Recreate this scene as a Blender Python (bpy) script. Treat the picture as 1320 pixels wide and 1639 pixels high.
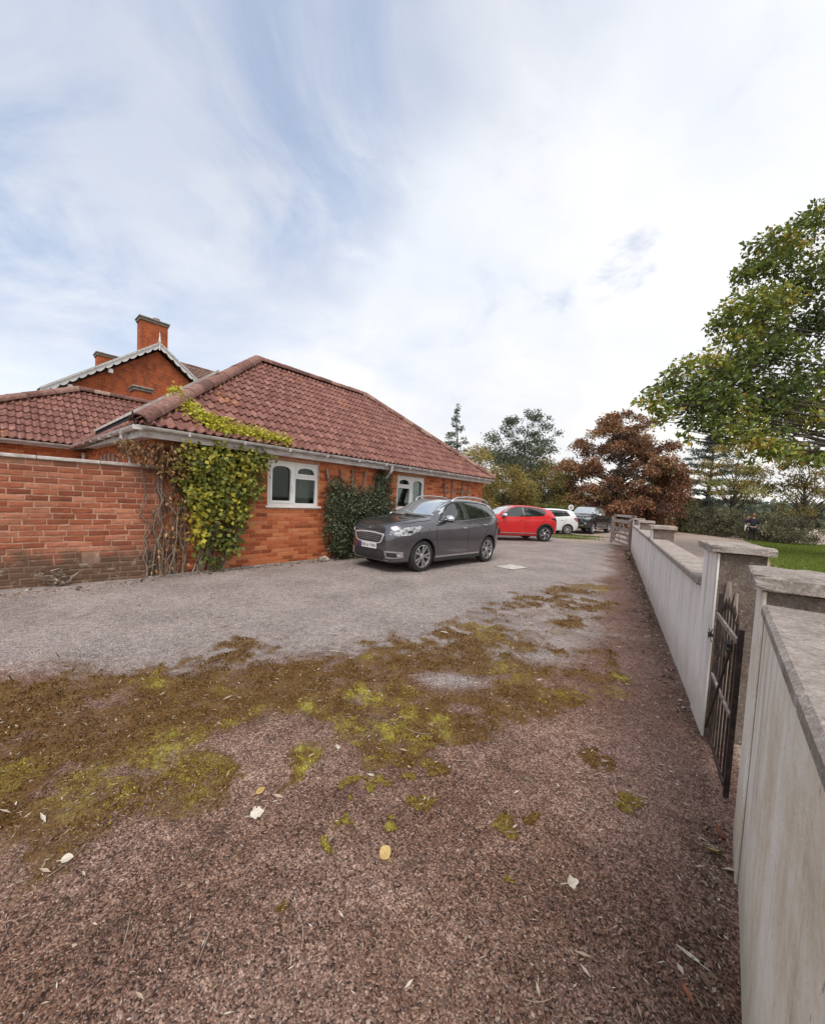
import bpy, bmesh, math, random
import numpy as np
from mathutils import Vector, Matrix
from mathutils.bvhtree import BVHTree

for _o in list(bpy.data.objects):
    bpy.data.objects.remove(_o)
scene = bpy.context.scene
COL = scene.collection
RNG = np.random.default_rng(7)
random.seed(7)

# ------------------------------------------------------------------ camera
EYE = 1.5
PITCH = math.radians(3.1)
ROLL = math.atan(0.047)
FPX, CX, CY, IW, IH = 588.0, 660.0, 835.0, 1320.0, 1639.0
_f = Vector((0, math.cos(PITCH), -math.sin(PITCH)))
_r0 = Vector((1, 0, 0))
_u0 = _r0.cross(_f)
_r = _r0 * math.cos(ROLL) + _u0 * math.sin(ROLL)
_u = _u0 * math.cos(ROLL) - _r0 * math.sin(ROLL)
cam = bpy.data.cameras.new('camera')
cam.sensor_fit = 'VERTICAL'
cam.sensor_height = 36.0
cam.sensor_width = 36.0
cam.lens = FPX / IH * 36.0
cam.shift_y = (CY - IH / 2) / IH
cam.clip_start = 0.02
cam.clip_end = 2000.0
camo = bpy.data.objects.new('camera', cam)
camo.matrix_world = Matrix(((_r.x, _u.x, -_f.x, 0), (_r.y, _u.y, -_f.y, 0), (_r.z, _u.z, -_f.z, EYE), (0, 0, 0, 1)))
COL.objects.link(camo)
scene.camera = camo

def ground_at(px, py, z=0.0):
    """point of the place at height z that the photograph shows at a pixel"""
    d = _f + _r * ((px - CX) / FPX) - _u * ((py - CY) / FPX)
    t = (z - EYE) / d.z
    return Vector((0, 0, EYE)) + d * t

# ------------------------------------------------------------------ light
SUN_EL, SUN_AZ = 56.0, 186.0          # azimuth clockwise from the +Y axis
world = bpy.data.worlds.new('World')
scene.world = world
world.use_nodes = True
wn, wl = world.node_tree.nodes, world.node_tree.links
wn.clear()
w_out = wn.new('ShaderNodeOutputWorld')
sky = wn.new('ShaderNodeTexSky')
sky.sky_type = 'NISHITA'
sky.sun_disc = False
sky.sun_elevation = math.radians(SUN_EL)
sky.sun_rotation = math.radians(SUN_AZ)
bg_sky = wn.new('ShaderNodeBackground')
bg_sky.inputs[1].default_value = 0.13
wl.new(sky.outputs[0], bg_sky.inputs[0])
geo = wn.new('ShaderNodeTexCoord')
sep = wn.new('ShaderNodeSeparateXYZ')
wl.new(geo.outputs['Generated'], sep.inputs[0])
def wmath(op, a, b=None, c=None, clamp=False):
    n = wn.new('ShaderNodeMath'); n.operation = op; n.use_clamp = clamp
    for i, v in enumerate((a, b, c)):
        if v is None: continue
        if isinstance(v, (int, float)): n.inputs[i].default_value = v
        else: wl.new(v, n.inputs[i])
    return n.outputs[0]
# cloud sheet: directions projected on a plane overhead, flattened near the horizon
den = wmath('ADD', wmath('MAXIMUM', sep.outputs[2], 0.0), 0.22)
comb = wn.new('ShaderNodeCombineXYZ')
wl.new(wmath('DIVIDE', sep.outputs[0], den), comb.inputs[0])
wl.new(wmath('DIVIDE', sep.outputs[1], den), comb.inputs[1])
comb.inputs[2].default_value = 3.7
def wnoise(scale, detail, rough, dist=0.0, off=(0, 0, 0)):
    mp = wn.new('ShaderNodeMapping'); mp.inputs['Location'].default_value = off
    wl.new(comb.outputs[0], mp.inputs[0])
    n = wn.new('ShaderNodeTexNoise')
    n.inputs['Scale'].default_value = scale; n.inputs['Detail'].default_value = detail
    n.inputs['Roughness'].default_value = rough; n.inputs['Distortion'].default_value = dist
    wl.new(mp.outputs[0], n.inputs['Vector'])
    return n.outputs[0]
n_big = wnoise(0.55, 4, 0.5, 0.5, (1.3, 0.4, 0))
n_fine = wnoise(1.7, 7, 0.55, 0.25, (4.2, 1.1, 0))
# thinner cloud towards the north-west and overhead, thicker to the east
lobe = wmath('ADD', wmath('MULTIPLY', sep.outputs[0], 0.30), wmath('MULTIPLY', sep.outputs[2], -0.32))
cover = wmath('ADD', wmath('ADD', wmath('MULTIPLY', n_big, 0.9), wmath('MULTIPLY', n_fine, 0.75)), lobe)
mr = wn.new('ShaderNodeMapRange'); mr.interpolation_type = 'SMOOTHSTEP'
mr.inputs[1].default_value = 0.40; mr.inputs[2].default_value = 0.80
mr.inputs[3].default_value = 0.58; mr.inputs[4].default_value = 1.0
wl.new(cover, mr.inputs[0])
cr = wn.new('ShaderNodeValToRGB')
cr.color_ramp.elements[0].position = 0.30; cr.color_ramp.elements[0].color = (0.545, 0.575, 0.635, 1)
cr.color_ramp.elements[1].position = 0.62; cr.color_ramp.elements[1].color = (0.665, 0.665, 0.67, 1)
wl.new(wnoise(1.1, 6, 0.55, 0.4, (7.7, 2.5, 0)), cr.inputs[0])
# warm pale glow low down, towards the east
def toward(px, py):
    return (_f + _r * ((px - CX) / FPX) - _u * ((py - CY) / FPX)).normalized()
def soft_spot(d, deg, lo, hi, scale, off):
    dot = wn.new('ShaderNodeVectorMath'); dot.operation = 'DOT_PRODUCT'; dot.inputs[1].default_value = d
    wl.new(geo.outputs['Generated'], dot.inputs[0])
    m = wn.new('ShaderNodeMapRange'); m.interpolation_type = 'SMOOTHSTEP'
    m.inputs[1].default_value = math.cos(math.radians(deg)); m.inputs[2].default_value = math.cos(math.radians(deg * .25))
    wl.new(dot.outputs['Value'], m.inputs[0])
    n = wn.new('ShaderNodeMapRange'); n.interpolation_type = 'SMOOTHSTEP'
    n.inputs[1].default_value = lo; n.inputs[2].default_value = hi
    wl.new(SPOT_N[0 if scale < 3 else 1], n.inputs[0])
    return wmath('MULTIPLY', m.outputs[0], n.outputs[0])
SPOT_N = [wnoise(1.8, 6, 0.62, 0.6, (3, 1, 0)), wnoise(5.0, 6, 0.62, 0.15, (2, 5, 0))]
gap = None
for d_, deg, lo, hi, sc_, off in ((toward(430, 170), 21, .34, .66, 1.7, (3, 1, 0)), (toward(600, 190), 7, .44, .70, 4.0, (1, 8, 0)), (toward(110, 220), 24, .34, .66, 1.5, (6, 2, 0)), (toward(1000, 425), 5.5, .50, .80, 5.0, (2, 5, 0)), (toward(880, 470), 3.8, .46, .86, 5.0, (9, 5, 0)), (toward(865, 270), 6, .46, .86, 4.0, (4, 4, 0)), (toward(800, 510), 3, .5, .9, 6.0, (5, 7, 0))):
    g_ = soft_spot(tuple(d_), deg, lo, hi, sc_, off)
    gap = g_ if gap is None else wmath('MAXIMUM', gap, g_)
gapm = wn.new('ShaderNodeMixRGB'); gapm.inputs[2].default_value = (0.27, 0.345, 0.49, 1)
warm = wn.new('ShaderNodeMixRGB'); warm.blend_type = 'MULTIPLY'
low = wmath('MULTIPLY', wmath('SUBTRACT', 1.0, wmath('MULTIPLY', wmath('ABSOLUTE', sep.outputs[2]), 2.6), clamp=True), wmath('ADD', wmath('MULTIPLY', sep.outputs[0], 0.5), 0.5), clamp=True)
wl.new(low, warm.inputs[0])
wisp = wn.new('ShaderNodeMapRange'); wisp.interpolation_type = 'SMOOTHSTEP'
wisp.inputs[1].default_value = 0.60; wisp.inputs[2].default_value = 0.72; wisp.inputs[3].default_value = 0.0; wisp.inputs[4].default_value = 0.35
wl.new(wnoise(2.3, 6, 0.6, 0.6, (2.9, 6.3, 0)), wisp.inputs[0])
wmx = wn.new('ShaderNodeMixRGB'); wmx.inputs[2].default_value = (0.44, 0.48, 0.57, 1)
wl.new(wisp.outputs[0], wmx.inputs[0]); wl.new(cr.outputs[0], wmx.inputs[1])
wl.new(wmath('MULTIPLY', gap, 0.75), gapm.inputs[0]); wl.new(wmx.outputs[0], gapm.inputs[1])
wl.new(gapm.outputs[0], warm.inputs[1])
warm.inputs[2].default_value = (1.07, 1.0, 0.88, 1)
bg_cl = wn.new('ShaderNodeBackground')
bg_cl.inputs[1].default_value = 1.0
wl.new(warm.outputs[0], bg_cl.inputs[0])
mixw = wn.new('ShaderNodeMixShader')
wl.new(mr.outputs[0], mixw.inputs[0]); wl.new(bg_sky.outputs[0], mixw.inputs[1]); wl.new(bg_cl.outputs[0], mixw.inputs[2])
wl.new(mixw.outputs[0], w_out.inputs[0])

sun = bpy.data.lights.new('sun', 'SUN')
sun.energy = 1.5
sun.angle = math.radians(28)
sun.color = (1.0, 0.95, 0.88)
suno = bpy.data.objects.new('sun', sun)
_e, _a = math.radians(SUN_EL), math.radians(SUN_AZ)
_sd = Vector((math.sin(_a) * math.cos(_e), math.cos(_a) * math.cos(_e), math.sin(_e)))
suno.rotation_euler = (-_sd).to_track_quat('-Z', 'Y').to_euler()
suno.location = _sd * 60
COL.objects.link(suno)

vs = scene.view_settings
vs.view_transform = 'Standard'; vs.look = 'None'; vs.gamma = 1.0; vs.use_curve_mapping = False
vs.exposure = 0.66

# ------------------------------------------------------------------ helpers: colour and materials
def lin(r, g, b):
    return tuple(((v / 255.0) / 12.92 if v / 255.0 <= 0.04045 else ((v / 255.0 + 0.055) / 1.055) ** 2.4) for v in (r, g, b)) + (1.0,)

class NT:
    def __init__(s, name):
        s.m = bpy.data.materials.new(name); s.m.use_nodes = True
        s.n, s.l = s.m.node_tree.nodes, s.m.node_tree.links
        s.n.clear()
        s.out = s.n.new('ShaderNodeOutputMaterial')
    def put(s, sock, v):
        if v is None: return
        if hasattr(v, 'links') or hasattr(v, 'is_output'): s.l.new(v, sock)
        else: sock.default_value = v
    def math(s, op, a, b=None, clamp=False):
        n = s.n.new('ShaderNodeMath'); n.operation = op; n.use_clamp = clamp
        s.put(n.inputs[0], a)
        if b is not None: s.put(n.inputs[1], b)
        return n.outputs[0]
    def pos(s, scale=(1, 1, 1), kind='pos', rot=(0, 0, 0), loc=(0, 0, 0)):
        if kind == 'pos': o = s.n.new('ShaderNodeNewGeometry').outputs['Position']
        else: o = s.n.new('ShaderNodeTexCoord').outputs['Object']
        mp = s.n.new('ShaderNodeMapping'); mp.inputs['Scale'].default_value = scale
        mp.inputs['Rotation'].default_value = rot; mp.inputs['Location'].default_value = loc
        s.l.new(o, mp.inputs[0]); return mp.outputs[0]
    def noise(s, vec, scale, detail=4, rough=0.55, dist=0.0):
        n = s.n.new('ShaderNodeTexNoise'); n.inputs['Scale'].default_value = scale
        n.inputs['Detail'].default_value = detail; n.inputs['Roughness'].default_value = rough
        n.inputs['Distortion'].default_value = dist
        s.l.new(vec, n.inputs['Vector']); return n.outputs[0]
    def voro(s, vec, scale, feature='F1', out='Distance'):
        n = s.n.new('ShaderNodeTexVoronoi'); n.inputs['Scale'].default_value = scale; n.feature = feature
        s.l.new(vec, n.inputs['Vector']); return n.outputs[out]
    def ramp(s, fac, stops, interp='LINEAR'):
        n = s.n.new('ShaderNodeValToRGB'); r = n.color_ramp; r.interpolation = interp
        r.elements[0].position, r.elements[0].color = stops[0][0], col4(stops[0][1])
        r.elements[1].position, r.elements[1].color = stops[-1][0], col4(stops[-1][1])
        for p, c in stops[1:-1]:
            e = r.elements.new(p); e.color = col4(c)
        s.put(n.inputs[0], fac); return n.outputs[0]
    def mix(s, fac, a, b, mode='MIX'):
        n = s.n.new('ShaderNodeMixRGB'); n.blend_type = mode
        s.put(n.inputs[0], fac); s.put(n.inputs[1], a if not isinstance(a, tuple) else col4(a)); s.put(n.inputs[2], b if not isinstance(b, tuple) else col4(b))
        return n.outputs[0]
    def step(s, v, lo, hi):
        n = s.n.new('ShaderNodeMapRange'); n.interpolation_type = 'SMOOTHSTEP'
        s.put(n.inputs[0], v); n.inputs[1].default_value = lo; n.inputs[2].default_value = hi
        return n.outputs[0]
    def rand(s):
        a = s.n.new('ShaderNodeObjectInfo').outputs['Random']
        b = s.n.new('ShaderNodeNewGeometry').outputs['Random Per Island']
        return s.math('FRACT', s.math('ADD', a, b))
    def attr(s, name):
        n = s.n.new('ShaderNodeAttribute'); n.attribute_name = name; return n.outputs['Fac']
    def bump(s, h, strength=0.3, dist=0.01):
        n = s.n.new('ShaderNodeBump'); n.inputs['Strength'].default_value = strength; n.inputs['Distance'].default_value = dist
        s.put(n.inputs['Height'], h); return n.outputs[0]
    def pbr(s, col, rough=0.8, metal=0.0, normal=None, coat=0.0, spec=0.5):
        p = s.n.new('ShaderNodeBsdfPrincipled')
        s.put(p.inputs['Base Color'], col4(col) if isinstance(col, tuple) else col)
        s.put(p.inputs['Roughness'], rough); s.put(p.inputs['Metallic'], metal)
        p.inputs['Coat Weight'].default_value = coat; p.inputs['Coat Roughness'].default_value = 0.03
        p.inputs['Specular IOR Level'].default_value = spec
        if normal is not None: s.l.new(normal, p.inputs['Normal'])
        s.l.new(p.outputs[0], s.out.inputs[0]); return p
def col4(c):
    return tuple(c) if len(c) == 4 else tuple(c) + (1.0,)

def m_simple(name, stops, rough=0.6, scale=8.0, stretch=(1, 1, 1), metal=0.0, bump=0.0, bscale=60.0, coat=0.0, rnd=0.0, detail=5, kind='pos', spec=0.5):
    t = NT(name)
    v = t.pos(stretch, kind)
    f = t.noise(v, scale, detail)
    if rnd:
        f = t.math('ADD', t.math('MULTIPLY', f, 1 - rnd), t.math('MULTIPLY', t.rand(), rnd))
    c = t.ramp(f, stops)
    nm = None
    if bump:
        nm = t.bump(t.noise(v, bscale, 4, 0.6), bump, 0.01)
    t.pbr(c, rough, metal, nm, coat, spec)
    return t.m

# ------------------------------------------------------------------ helpers: meshes
class MB:
    def __init__(s): s.v, s.f, s.mi = [], [], []
    def add(s, vs, fs, mi=0):
        b = len(s.v)
        s.v.extend([tuple(p) for p in vs])
        for f in fs:
            s.f.append(tuple(i + b for i in f)); s.mi.append(mi)
        return s
    def box(s, lo, hi, mi=0, R=None):
        x0, y0, z0 = lo; x1, y1, z1 = hi
        vs = [Vector(p) for p in ((x0, y0, z0), (x1, y0, z0), (x1, y1, z0), (x0, y1, z0), (x0, y0, z1), (x1, y0, z1), (x1, y1, z1), (x0, y1, z1))]
        if R is not None: vs = [R @ p for p in vs]
        return s.add(vs, [(0, 3, 2, 1), (4, 5, 6, 7), (0, 1, 5, 4), (1, 2, 6, 5), (2, 3, 7, 6), (3, 0, 4, 7)], mi)
    def cbox(s, lo, hi, b=0.01, mi=0):
        """box with chamfered edges"""
        bm = bmesh.new()
        bmesh.ops.create_cube(bm, size=1.0)
        for v in bm.verts:
            v.co = Vector([lo[i] + (v.co[i] + 0.5) * (hi[i] - lo[i]) for i in range(3)])
        bmesh.ops.bevel(bm, geom=bm.edges[:], offset=b, segments=1, affect='EDGES')
        bm.verts.index_update()
        s.add([v.co.copy() for v in bm.verts], [tuple(v.index for v in f.verts) for f in bm.faces], mi)
        bm.free(); return s
    def beam(s, p, q, w, h=None, mi=0, up=(0, 0, 1)):
        h = w if h is None else h
        p, q = Vector(p), Vector(q); d = (q - p).normalized()
        a = d.cross(Vector(up))
        if a.length < 1e-4: a = d.cross(Vector((1, 0, 0)))
        a.normalize(); b = a.cross(d).normalized()
        vs = []
        for o in (p, q):
            for x, y in ((-1, -1), (1, -1), (1, 1), (-1, 1)):
                vs.append(o + a * (x * w / 2) + b * (y * h / 2))
        return s.add(vs, [(0, 3, 2, 1), (4, 5, 6, 7), (0, 1, 5, 4), (1, 2, 6, 5), (2, 3, 7, 6), (3, 0, 4, 7)], mi)
    def tube(s, pts, r, n=8, mi=0, cap=True):
        pts = [Vector(p) for p in pts]
        rs = r if isinstance(r, (list, tuple)) else [r] * len(pts)
        vs, fs = [], []
        ref = Vector((0.31, 0.17, 0.93)).normalized()
        for i, p in enumerate(pts):
            d = (pts[min(i + 1, len(pts) - 1)] - pts[max(i - 1, 0)])
            d = d.normalized() if d.length > 1e-9 else Vector((0, 0, 1))
            a = d.cross(ref)
            if a.length < 0.05: a = d.cross(Vector((1, 0, 0)))
            a.normalize(); b = d.cross(a)
            for k in range(n):
                t = 2 * math.pi * k / n
                vs.append(p + (a * math.cos(t) + b * math.sin(t)) * rs[i])
        for i in range(len(pts) - 1):
            for k in range(n):
                k2 = (k + 1) % n
                fs.append((i * n + k, i * n + k2, (i + 1) * n + k2, (i + 1) * n + k))
        if cap:
            fs.append(tuple(range(n))[::-1]); fs.append(tuple((len(pts) - 1) * n + k for k in range(n)))
        return s.add(vs, fs, mi)
    def prism(s, poly, fn, d0, d1, mi=0):
        """2-D outline (counter-clockwise) swept from depth d0 to d1; fn(u, v, d) gives the point"""
        n = len(poly)
        vs = [fn(u, v, d0) for u, v in poly] + [fn(u, v, d1) for u, v in poly]
        fs = [tuple(range(n)), tuple(range(2 * n - 1, n - 1, -1))]
        for i in range(n):
            j = (i + 1) % n
            fs.append((i, i + n, j + n, j))
        return s.add(vs, fs, mi)
    def lathe(s, prof, axis_fn, n=24, mi=0):
        """profile [(radius, along)] turned about an axis; axis_fn(r*cos, r*sin, along) gives the point"""
        vs, fs = [], []
        m = len(prof)
        for k in range(n):
            t = 2 * math.pi * k / n
            for r, a in prof: vs.append(axis_fn(r * math.cos(t), r * math.sin(t), a))
        for k in range(n):
            k2 = (k + 1) % n
            for i in range(m - 1):
                fs.append((k * m + i, k2 * m + i, k2 * m + i + 1, k * m + i + 1))
        return s.add(vs, fs, mi)
    def mesh(s, name, mats, smooth=False):
        me = bpy.data.meshes.new(name)
        me.from_pydata(s.v, [], s.f)
        for m in (mats if isinstance(mats, (list, tuple)) else [mats]): me.materials.append(m)
        me.polygons.foreach_set('material_index', s.mi)
        if smooth:
            me.polygons.foreach_set('use_smooth', [True] * len(s.f))
            me.set_sharp_from_angle(angle=math.radians(38))
        me.update()
        return me
    def build(s, name, mats, parent=None, smooth=False):
        return link(name, s.mesh(name, mats, smooth), parent)

def link(name, me, parent=None, mw=None):
    o = bpy.data.objects.new(name, me)
    COL.objects.link(o)
    if parent is not None: o.parent = parent
    if mw is not None: o.matrix_local = mw
    return o
def tag(o, label=None, cat=None, group=None, kind=None):
    if label: o['label'] = label
    if cat: o['category'] = cat
    if group: o['group'] = group
    if kind: o['kind'] = kind
    return o
def thing(name, label, cat, loc=(0, 0, 0), rz=0.0, group=None):
    o = bpy.data.objects.new(name, None); COL.objects.link(o)
    o.location = loc; o.rotation_euler = (0, 0, rz); o.empty_display_size = 0.2
    return tag(o, label, cat, group)
def mesh_np(name, V, F, mats, attrs=None, mi=None, smooth=False):
    V = np.asarray(V, np.float32).reshape(-1, 3); F = np.asarray(F, np.int32)
    k = F.shape[1]; n = len(F)
    me = bpy.data.meshes.new(name)
    me.vertices.add(len(V)); me.vertices.foreach_set('co', V.ravel())
    me.loops.add(n * k); me.loops.foreach_set('vertex_index', F.ravel())
    me.polygons.add(n)
    me.polygons.foreach_set('loop_start', np.arange(0, n * k, k, dtype=np.int32))
    me.polygons.foreach_set('loop_total', np.full(n, k, np.int32))
    for m in (mats if isinstance(mats, (list, tuple)) else [mats]): me.materials.append(m)
    if mi is not None: me.polygons.foreach_set('material_index', np.asarray(mi, np.int32))
    me.polygons.foreach_set('use_smooth', np.full(n, smooth))
    for an, (dom, arr) in (attrs or {}).items():
        a = me.attributes.new(an, 'FLOAT', dom); a.data.foreach_set('value', np.asarray(arr, np.float32))
    me.update(calc_edges=True); me.validate()
    return me

# value noise on the plane
_TAB = np.random.default_rng(3).random((256, 256))
def vnoise(x, y, f, seed=0):
    x = x * f + seed * 17.31; y = y * f + seed * 9.77
    xi, yi = np.floor(x).astype(int), np.floor(y).astype(int)
    fx, fy = x - xi, y - yi
    fx, fy = fx * fx * (3 - 2 * fx), fy * fy * (3 - 2 * fy)
    g = lambda a, b: _TAB[a & 255, b & 255]
    return (g(xi, yi) * (1 - fx) + g(xi + 1, yi) * fx) * (1 - fy) + (g(xi, yi + 1) * (1 - fx) + g(xi + 1, yi + 1) * fx) * fy
def fbm(x, y, f, oct=4, seed=0):
    s, a, t = 0, 0.5, 0
    for i in range(oct):
        s = s + a * vnoise(x, y, f, seed + i); t += a; a *= 0.55; f *= 2.1
    return s / t
def sst(x, a, b):
    t = np.clip((x - a) / (b - a), 0, 1); return t * t * (3 - 2 * t)
def poly_sd(x, y, P):
    """signed distance to a polygon, positive inside"""
    P = np.asarray(P, float); n = len(P)
    d = np.full(x.shape, 1e9); ins = np.zeros(x.shape, bool)
    for i in range(n):
        a, b = P[i], P[(i + 1) % n]
        e = b - a; wx, wy = x - a[0], y - a[1]
        t = np.clip((wx * e[0] + wy * e[1]) / max(e @ e, 1e-9), 0, 1)
        d = np.minimum(d, np.hypot(wx - e[0] * t, wy - e[1] * t))
        c = ((a[1] > y) != (b[1] > y)) & (x < (b[0] - a[0]) * (y - a[1]) / ((b[1] - a[1]) if abs(b[1] - a[1]) > 1e-9 else 1e-9) + a[0])
        ins ^= c
    return np.where(ins, d, -d)

# ------------------------------------------------------------------ materials
def m_brick(name, stops, stain=None):
    t = NT(name)
    p = t.pos()
    r = t.rand()
    n1 = t.noise(p, 9, 5, 0.6)
    n2 = t.noise(p, 70, 4, 0.65)
    f = t.math('ADD', t.math('ADD', t.math('MULTIPLY', r, 0.55), t.math('MULTIPLY', n1, 0.35)), t.math('MULTIPLY', n2, 0.25))
    c = t.ramp(f, stops)
    c = t.mix(t.math('MULTIPLY', t.step(t.noise(p, 21, 6, 0.72), 0.52, 0.68), 0.50), c, tuple(v * .42 for v in stops[1][1]))
    sp = t.step(t.noise(p, 26, 5, 0.7), 0.60, 0.74)
    c = t.mix(t.math('MULTIPLY', sp, 0.55), c, (0.62, 0.38, 0.27))
    if stain:
        c = t.mix(t.math('MULTIPLY', t.step(t.noise(p, 1.5, 6, 0.65), 0.44, 0.66), 0.55), c, (0.19, 0.085, 0.055))
        z = t.n.new('ShaderNodeSeparateXYZ'); t.l.new(p, z.inputs[0])
        e = t.math('ADD', z.outputs[2], t.math('MULTIPLY', t.noise(p, 3.2, 5, 0.6), -0.75))
        k = t.math('SUBTRACT', 1.0, t.step(e, stain[0], stain[1]))
        c = t.mix(t.math('MULTIPLY', k, 0.85), c, stain[2])
        pb = t.math('MULTIPLY', k, t.step(t.noise(p, 8, 6, 0.7), 0.54, 0.66))
        c = t.mix(t.math('MULTIPLY', pb, 0.65), c, (0.40, 0.33, 0.25))
        k2 = t.step(t.math('ADD', z.outputs[2], t.math('MULTIPLY', t.noise(p, 4.5, 5, 0.6), 0.5)), 1.98, 2.12)
        c = t.mix(t.math('MULTIPLY', k2, 0.5), c, (0.10, 0.075, 0.055))
    t.pbr(c, 0.9, 0, t.bump(t.math('ADD', n2, t.noise(p, 160, 3, 0.6)), 0.55, 0.006), 0, 0.25)
    return t.m
BRK_HOUSE = m_brick('brick_orange', [(0.22, (0.20, 0.050, 0.022)), (0.42, (0.42, 0.105, 0.040)), (0.65, (0.56, 0.165, 0.065)), (0.9, (0.62, 0.24, 0.11))])
BRK_GARD = m_brick('brick_weathered', [(0.2, (0.15, 0.046, 0.026)), (0.42, (0.32, 0.098, 0.052)), (0.66, (0.43, 0.145, 0.078)), (0.9, (0.54, 0.25, 0.155))], (-0.06, 0.26, (0.105, 0.074, 0.050)))
MORTAR = m_simple('mortar_sandy', [(0.3, (0.42, 0.19, 0.10)), (0.7, (0.62, 0.36, 0.23))], 0.95, 14, bump=0.5, bscale=150)
def m_mortar_g():
    t = NT('mortar_pale'); p = t.pos()
    c = t.ramp(t.noise(p, 12, 6, 0.65), [(0.3, (0.34, 0.175, 0.115)), (0.5, (0.50, 0.29, 0.20)), (0.72, (0.68, 0.47, 0.36))])
    z = t.n.new('ShaderNodeSeparateXYZ'); t.l.new(p, z.inputs[0])
    e = t.math('ADD', z.outputs[2], t.math('MULTIPLY', t.noise(p, 3.2, 5, 0.6), -0.75))
    c = t.mix(t.math('MULTIPLY', t.math('SUBTRACT', 1.0, t.step(e, -0.06, 0.26)), 0.7), c, (0.15, 0.11, 0.08))
    t.pbr(c, 0.95, 0, t.bump(t.noise(p, 120, 4, 0.65), 0.6, 0.008), 0, 0.25); return t.m
MORTAR_G = m_mortar_g()

def m_tile():
    t = NT('roof_tile_red'); p = t.pos(); r = t.rand()
    f = t.math('ADD', t.math('MULTIPLY', r, 0.22), t.math('MULTIPLY', t.noise(p, 5, 6, 0.65), 0.8))
    c = t.ramp(f, [(0.27, (0.105, 0.043, 0.035)), (0.5, (0.205, 0.086, 0.068)), (0.74, (0.35, 0.175, 0.138))])
    l = t.step(t.noise(p, 17, 6, 0.7), 0.555, 0.67)
    c = t.mix(t.math('MULTIPLY', l, 0.55), c, (0.42, 0.26, 0.19))
    o = t.math('MULTIPLY', t.step(t.noise(p, 1.1, 3), 0.60, 0.70), t.step(t.noise(p, 9, 5, 0.6), 0.42, 0.62))
    c = t.mix(t.math('MULTIPLY', o, 0.55), c, (0.52, 0.23, 0.07))
    t.pbr(c, 0.78, 0, t.bump(t.noise(p, 130, 4, 0.65), 0.4, 0.004), 0, 0.35)
    return t.m
TILE = m_tile()
def m_hip():
    t = NT('hip_tile_lichened'); p = t.pos(); r = t.rand()
    f = t.math('ADD', t.math('MULTIPLY', r, 0.3), t.math('MULTIPLY', t.noise(p, 14, 7, 0.7), 0.75))
    c = t.ramp(f, [(0.3, (0.085, 0.05, 0.042)), (0.5, (0.22, 0.105, 0.085)), (0.66, (0.33, 0.20, 0.16)), (0.8, (0.46, 0.40, 0.32))])
    t.pbr(c, 0.88, 0, t.bump(t.noise(p, 90, 5, 0.7), 0.6, 0.006), 0, 0.3)
    return t.m
HIP = m_hip()
DECK = m_simple('roof_felt', [(0.3, (0.03, 0.02, 0.018)), (0.7, (0.05, 0.035, 0.03))], 0.9)
UPVC = m_simple('white_upvc', [(0.3, (0.72, 0.71, 0.69)), (0.7, (0.82, 0.81, 0.79))], 0.35, 3)
UPVC_D = m_simple('weathered_white_plastic', [(0.3, (0.36, 0.33, 0.31)), (0.5, (0.60, 0.57, 0.55)), (0.72, (0.72, 0.70, 0.68))], 0.5, 6, (1, 1, 2.5), bump=0.1, detail=7)
FASCIA = m_simple('fascia_paint', [(0.3, (0.33, 0.27, 0.25)), (0.5, (0.52, 0.46, 0.44)), (0.75, (0.64, 0.60, 0.58))], 0.6, 5, (1, 1, 2), detail=7)
CURTAIN = m_simple('curtain_cloth', [(0.3, (0.50, 0.48, 0.43)), (0.7, (0.62, 0.60, 0.55))], 0.9, 9, (1, 1, 0.2))
ROOM = m_simple('room_dark', [(0.3, (0.05, 0.045, 0.04)), (0.7, (0.08, 0.07, 0.06))], 0.9)
def m_glass():
    t = NT('window_glass')
    g = t.n.new('ShaderNodeBsdfGlossy'); g.inputs['Roughness'].default_value = 0.02; g.inputs['Color'].default_value = (0.9, 0.95, 0.95, 1)
    tr = t.n.new('ShaderNodeBsdfTransparent'); tr.inputs['Color'].default_value = (0.62, 0.68, 0.67, 1)
    fr = t.n.new('ShaderNodeFresnel'); fr.inputs[0].default_value = 1.5
    mx = t.n.new('ShaderNodeMixShader')
    t.l.new(t.math('ADD', t.math('MULTIPLY', fr.outputs[0], 0.40), 0.015), mx.inputs[0]); t.l.new(tr.outputs[0], mx.inputs[1]); t.l.new(g.outputs[0], mx.inputs[2])
    t.l.new(mx.outputs[0], t.out.inputs[0]); return t.m
GLASS = m_glass()
SOLAR_EDGE = m_simple('black_anodised', [(0.3, (0.010, 0.012, 0.018)), (0.7, (0.016, 0.018, 0.026))], 0.7, 6)
SOLAR = m_simple('solar_panel_glass', [(0.3, (0.012, 0.016, 0.03)), (0.7, (0.02, 0.028, 0.05))], 0.12, 6, coat=0.5)
ALU = m_simple('aluminium_frame', [(0.3, (0.42, 0.42, 0.42)), (0.7, (0.6, 0.6, 0.6))], 0.45, 6, metal=0.5)
STONE = m_simple('grey_stone', [(0.3, (0.10, 0.085, 0.07)), (0.5, (0.24, 0.21, 0.18)), (0.75, (0.42, 0.38, 0.33))], 0.9, 16, bump=0.6, bscale=60, detail=7)
PALE_STONE = m_simple('pale_coping', [(0.3, (0.34, 0.29, 0.26)), (0.55, (0.56, 0.51, 0.47)), (0.75, (0.68, 0.64, 0.60))], 0.85, 10, bump=0.35, bscale=80, detail=7)
WOOD_OLD = m_simple('weathered_wood', [(0.3, (0.13, 0.095, 0.075)), (0.5, (0.26, 0.205, 0.17)), (0.72, (0.42, 0.36, 0.31))], 0.85, 22, (1, 1, 0.12), bump=0.5, bscale=80, detail=6, rnd=0.25)
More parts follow.
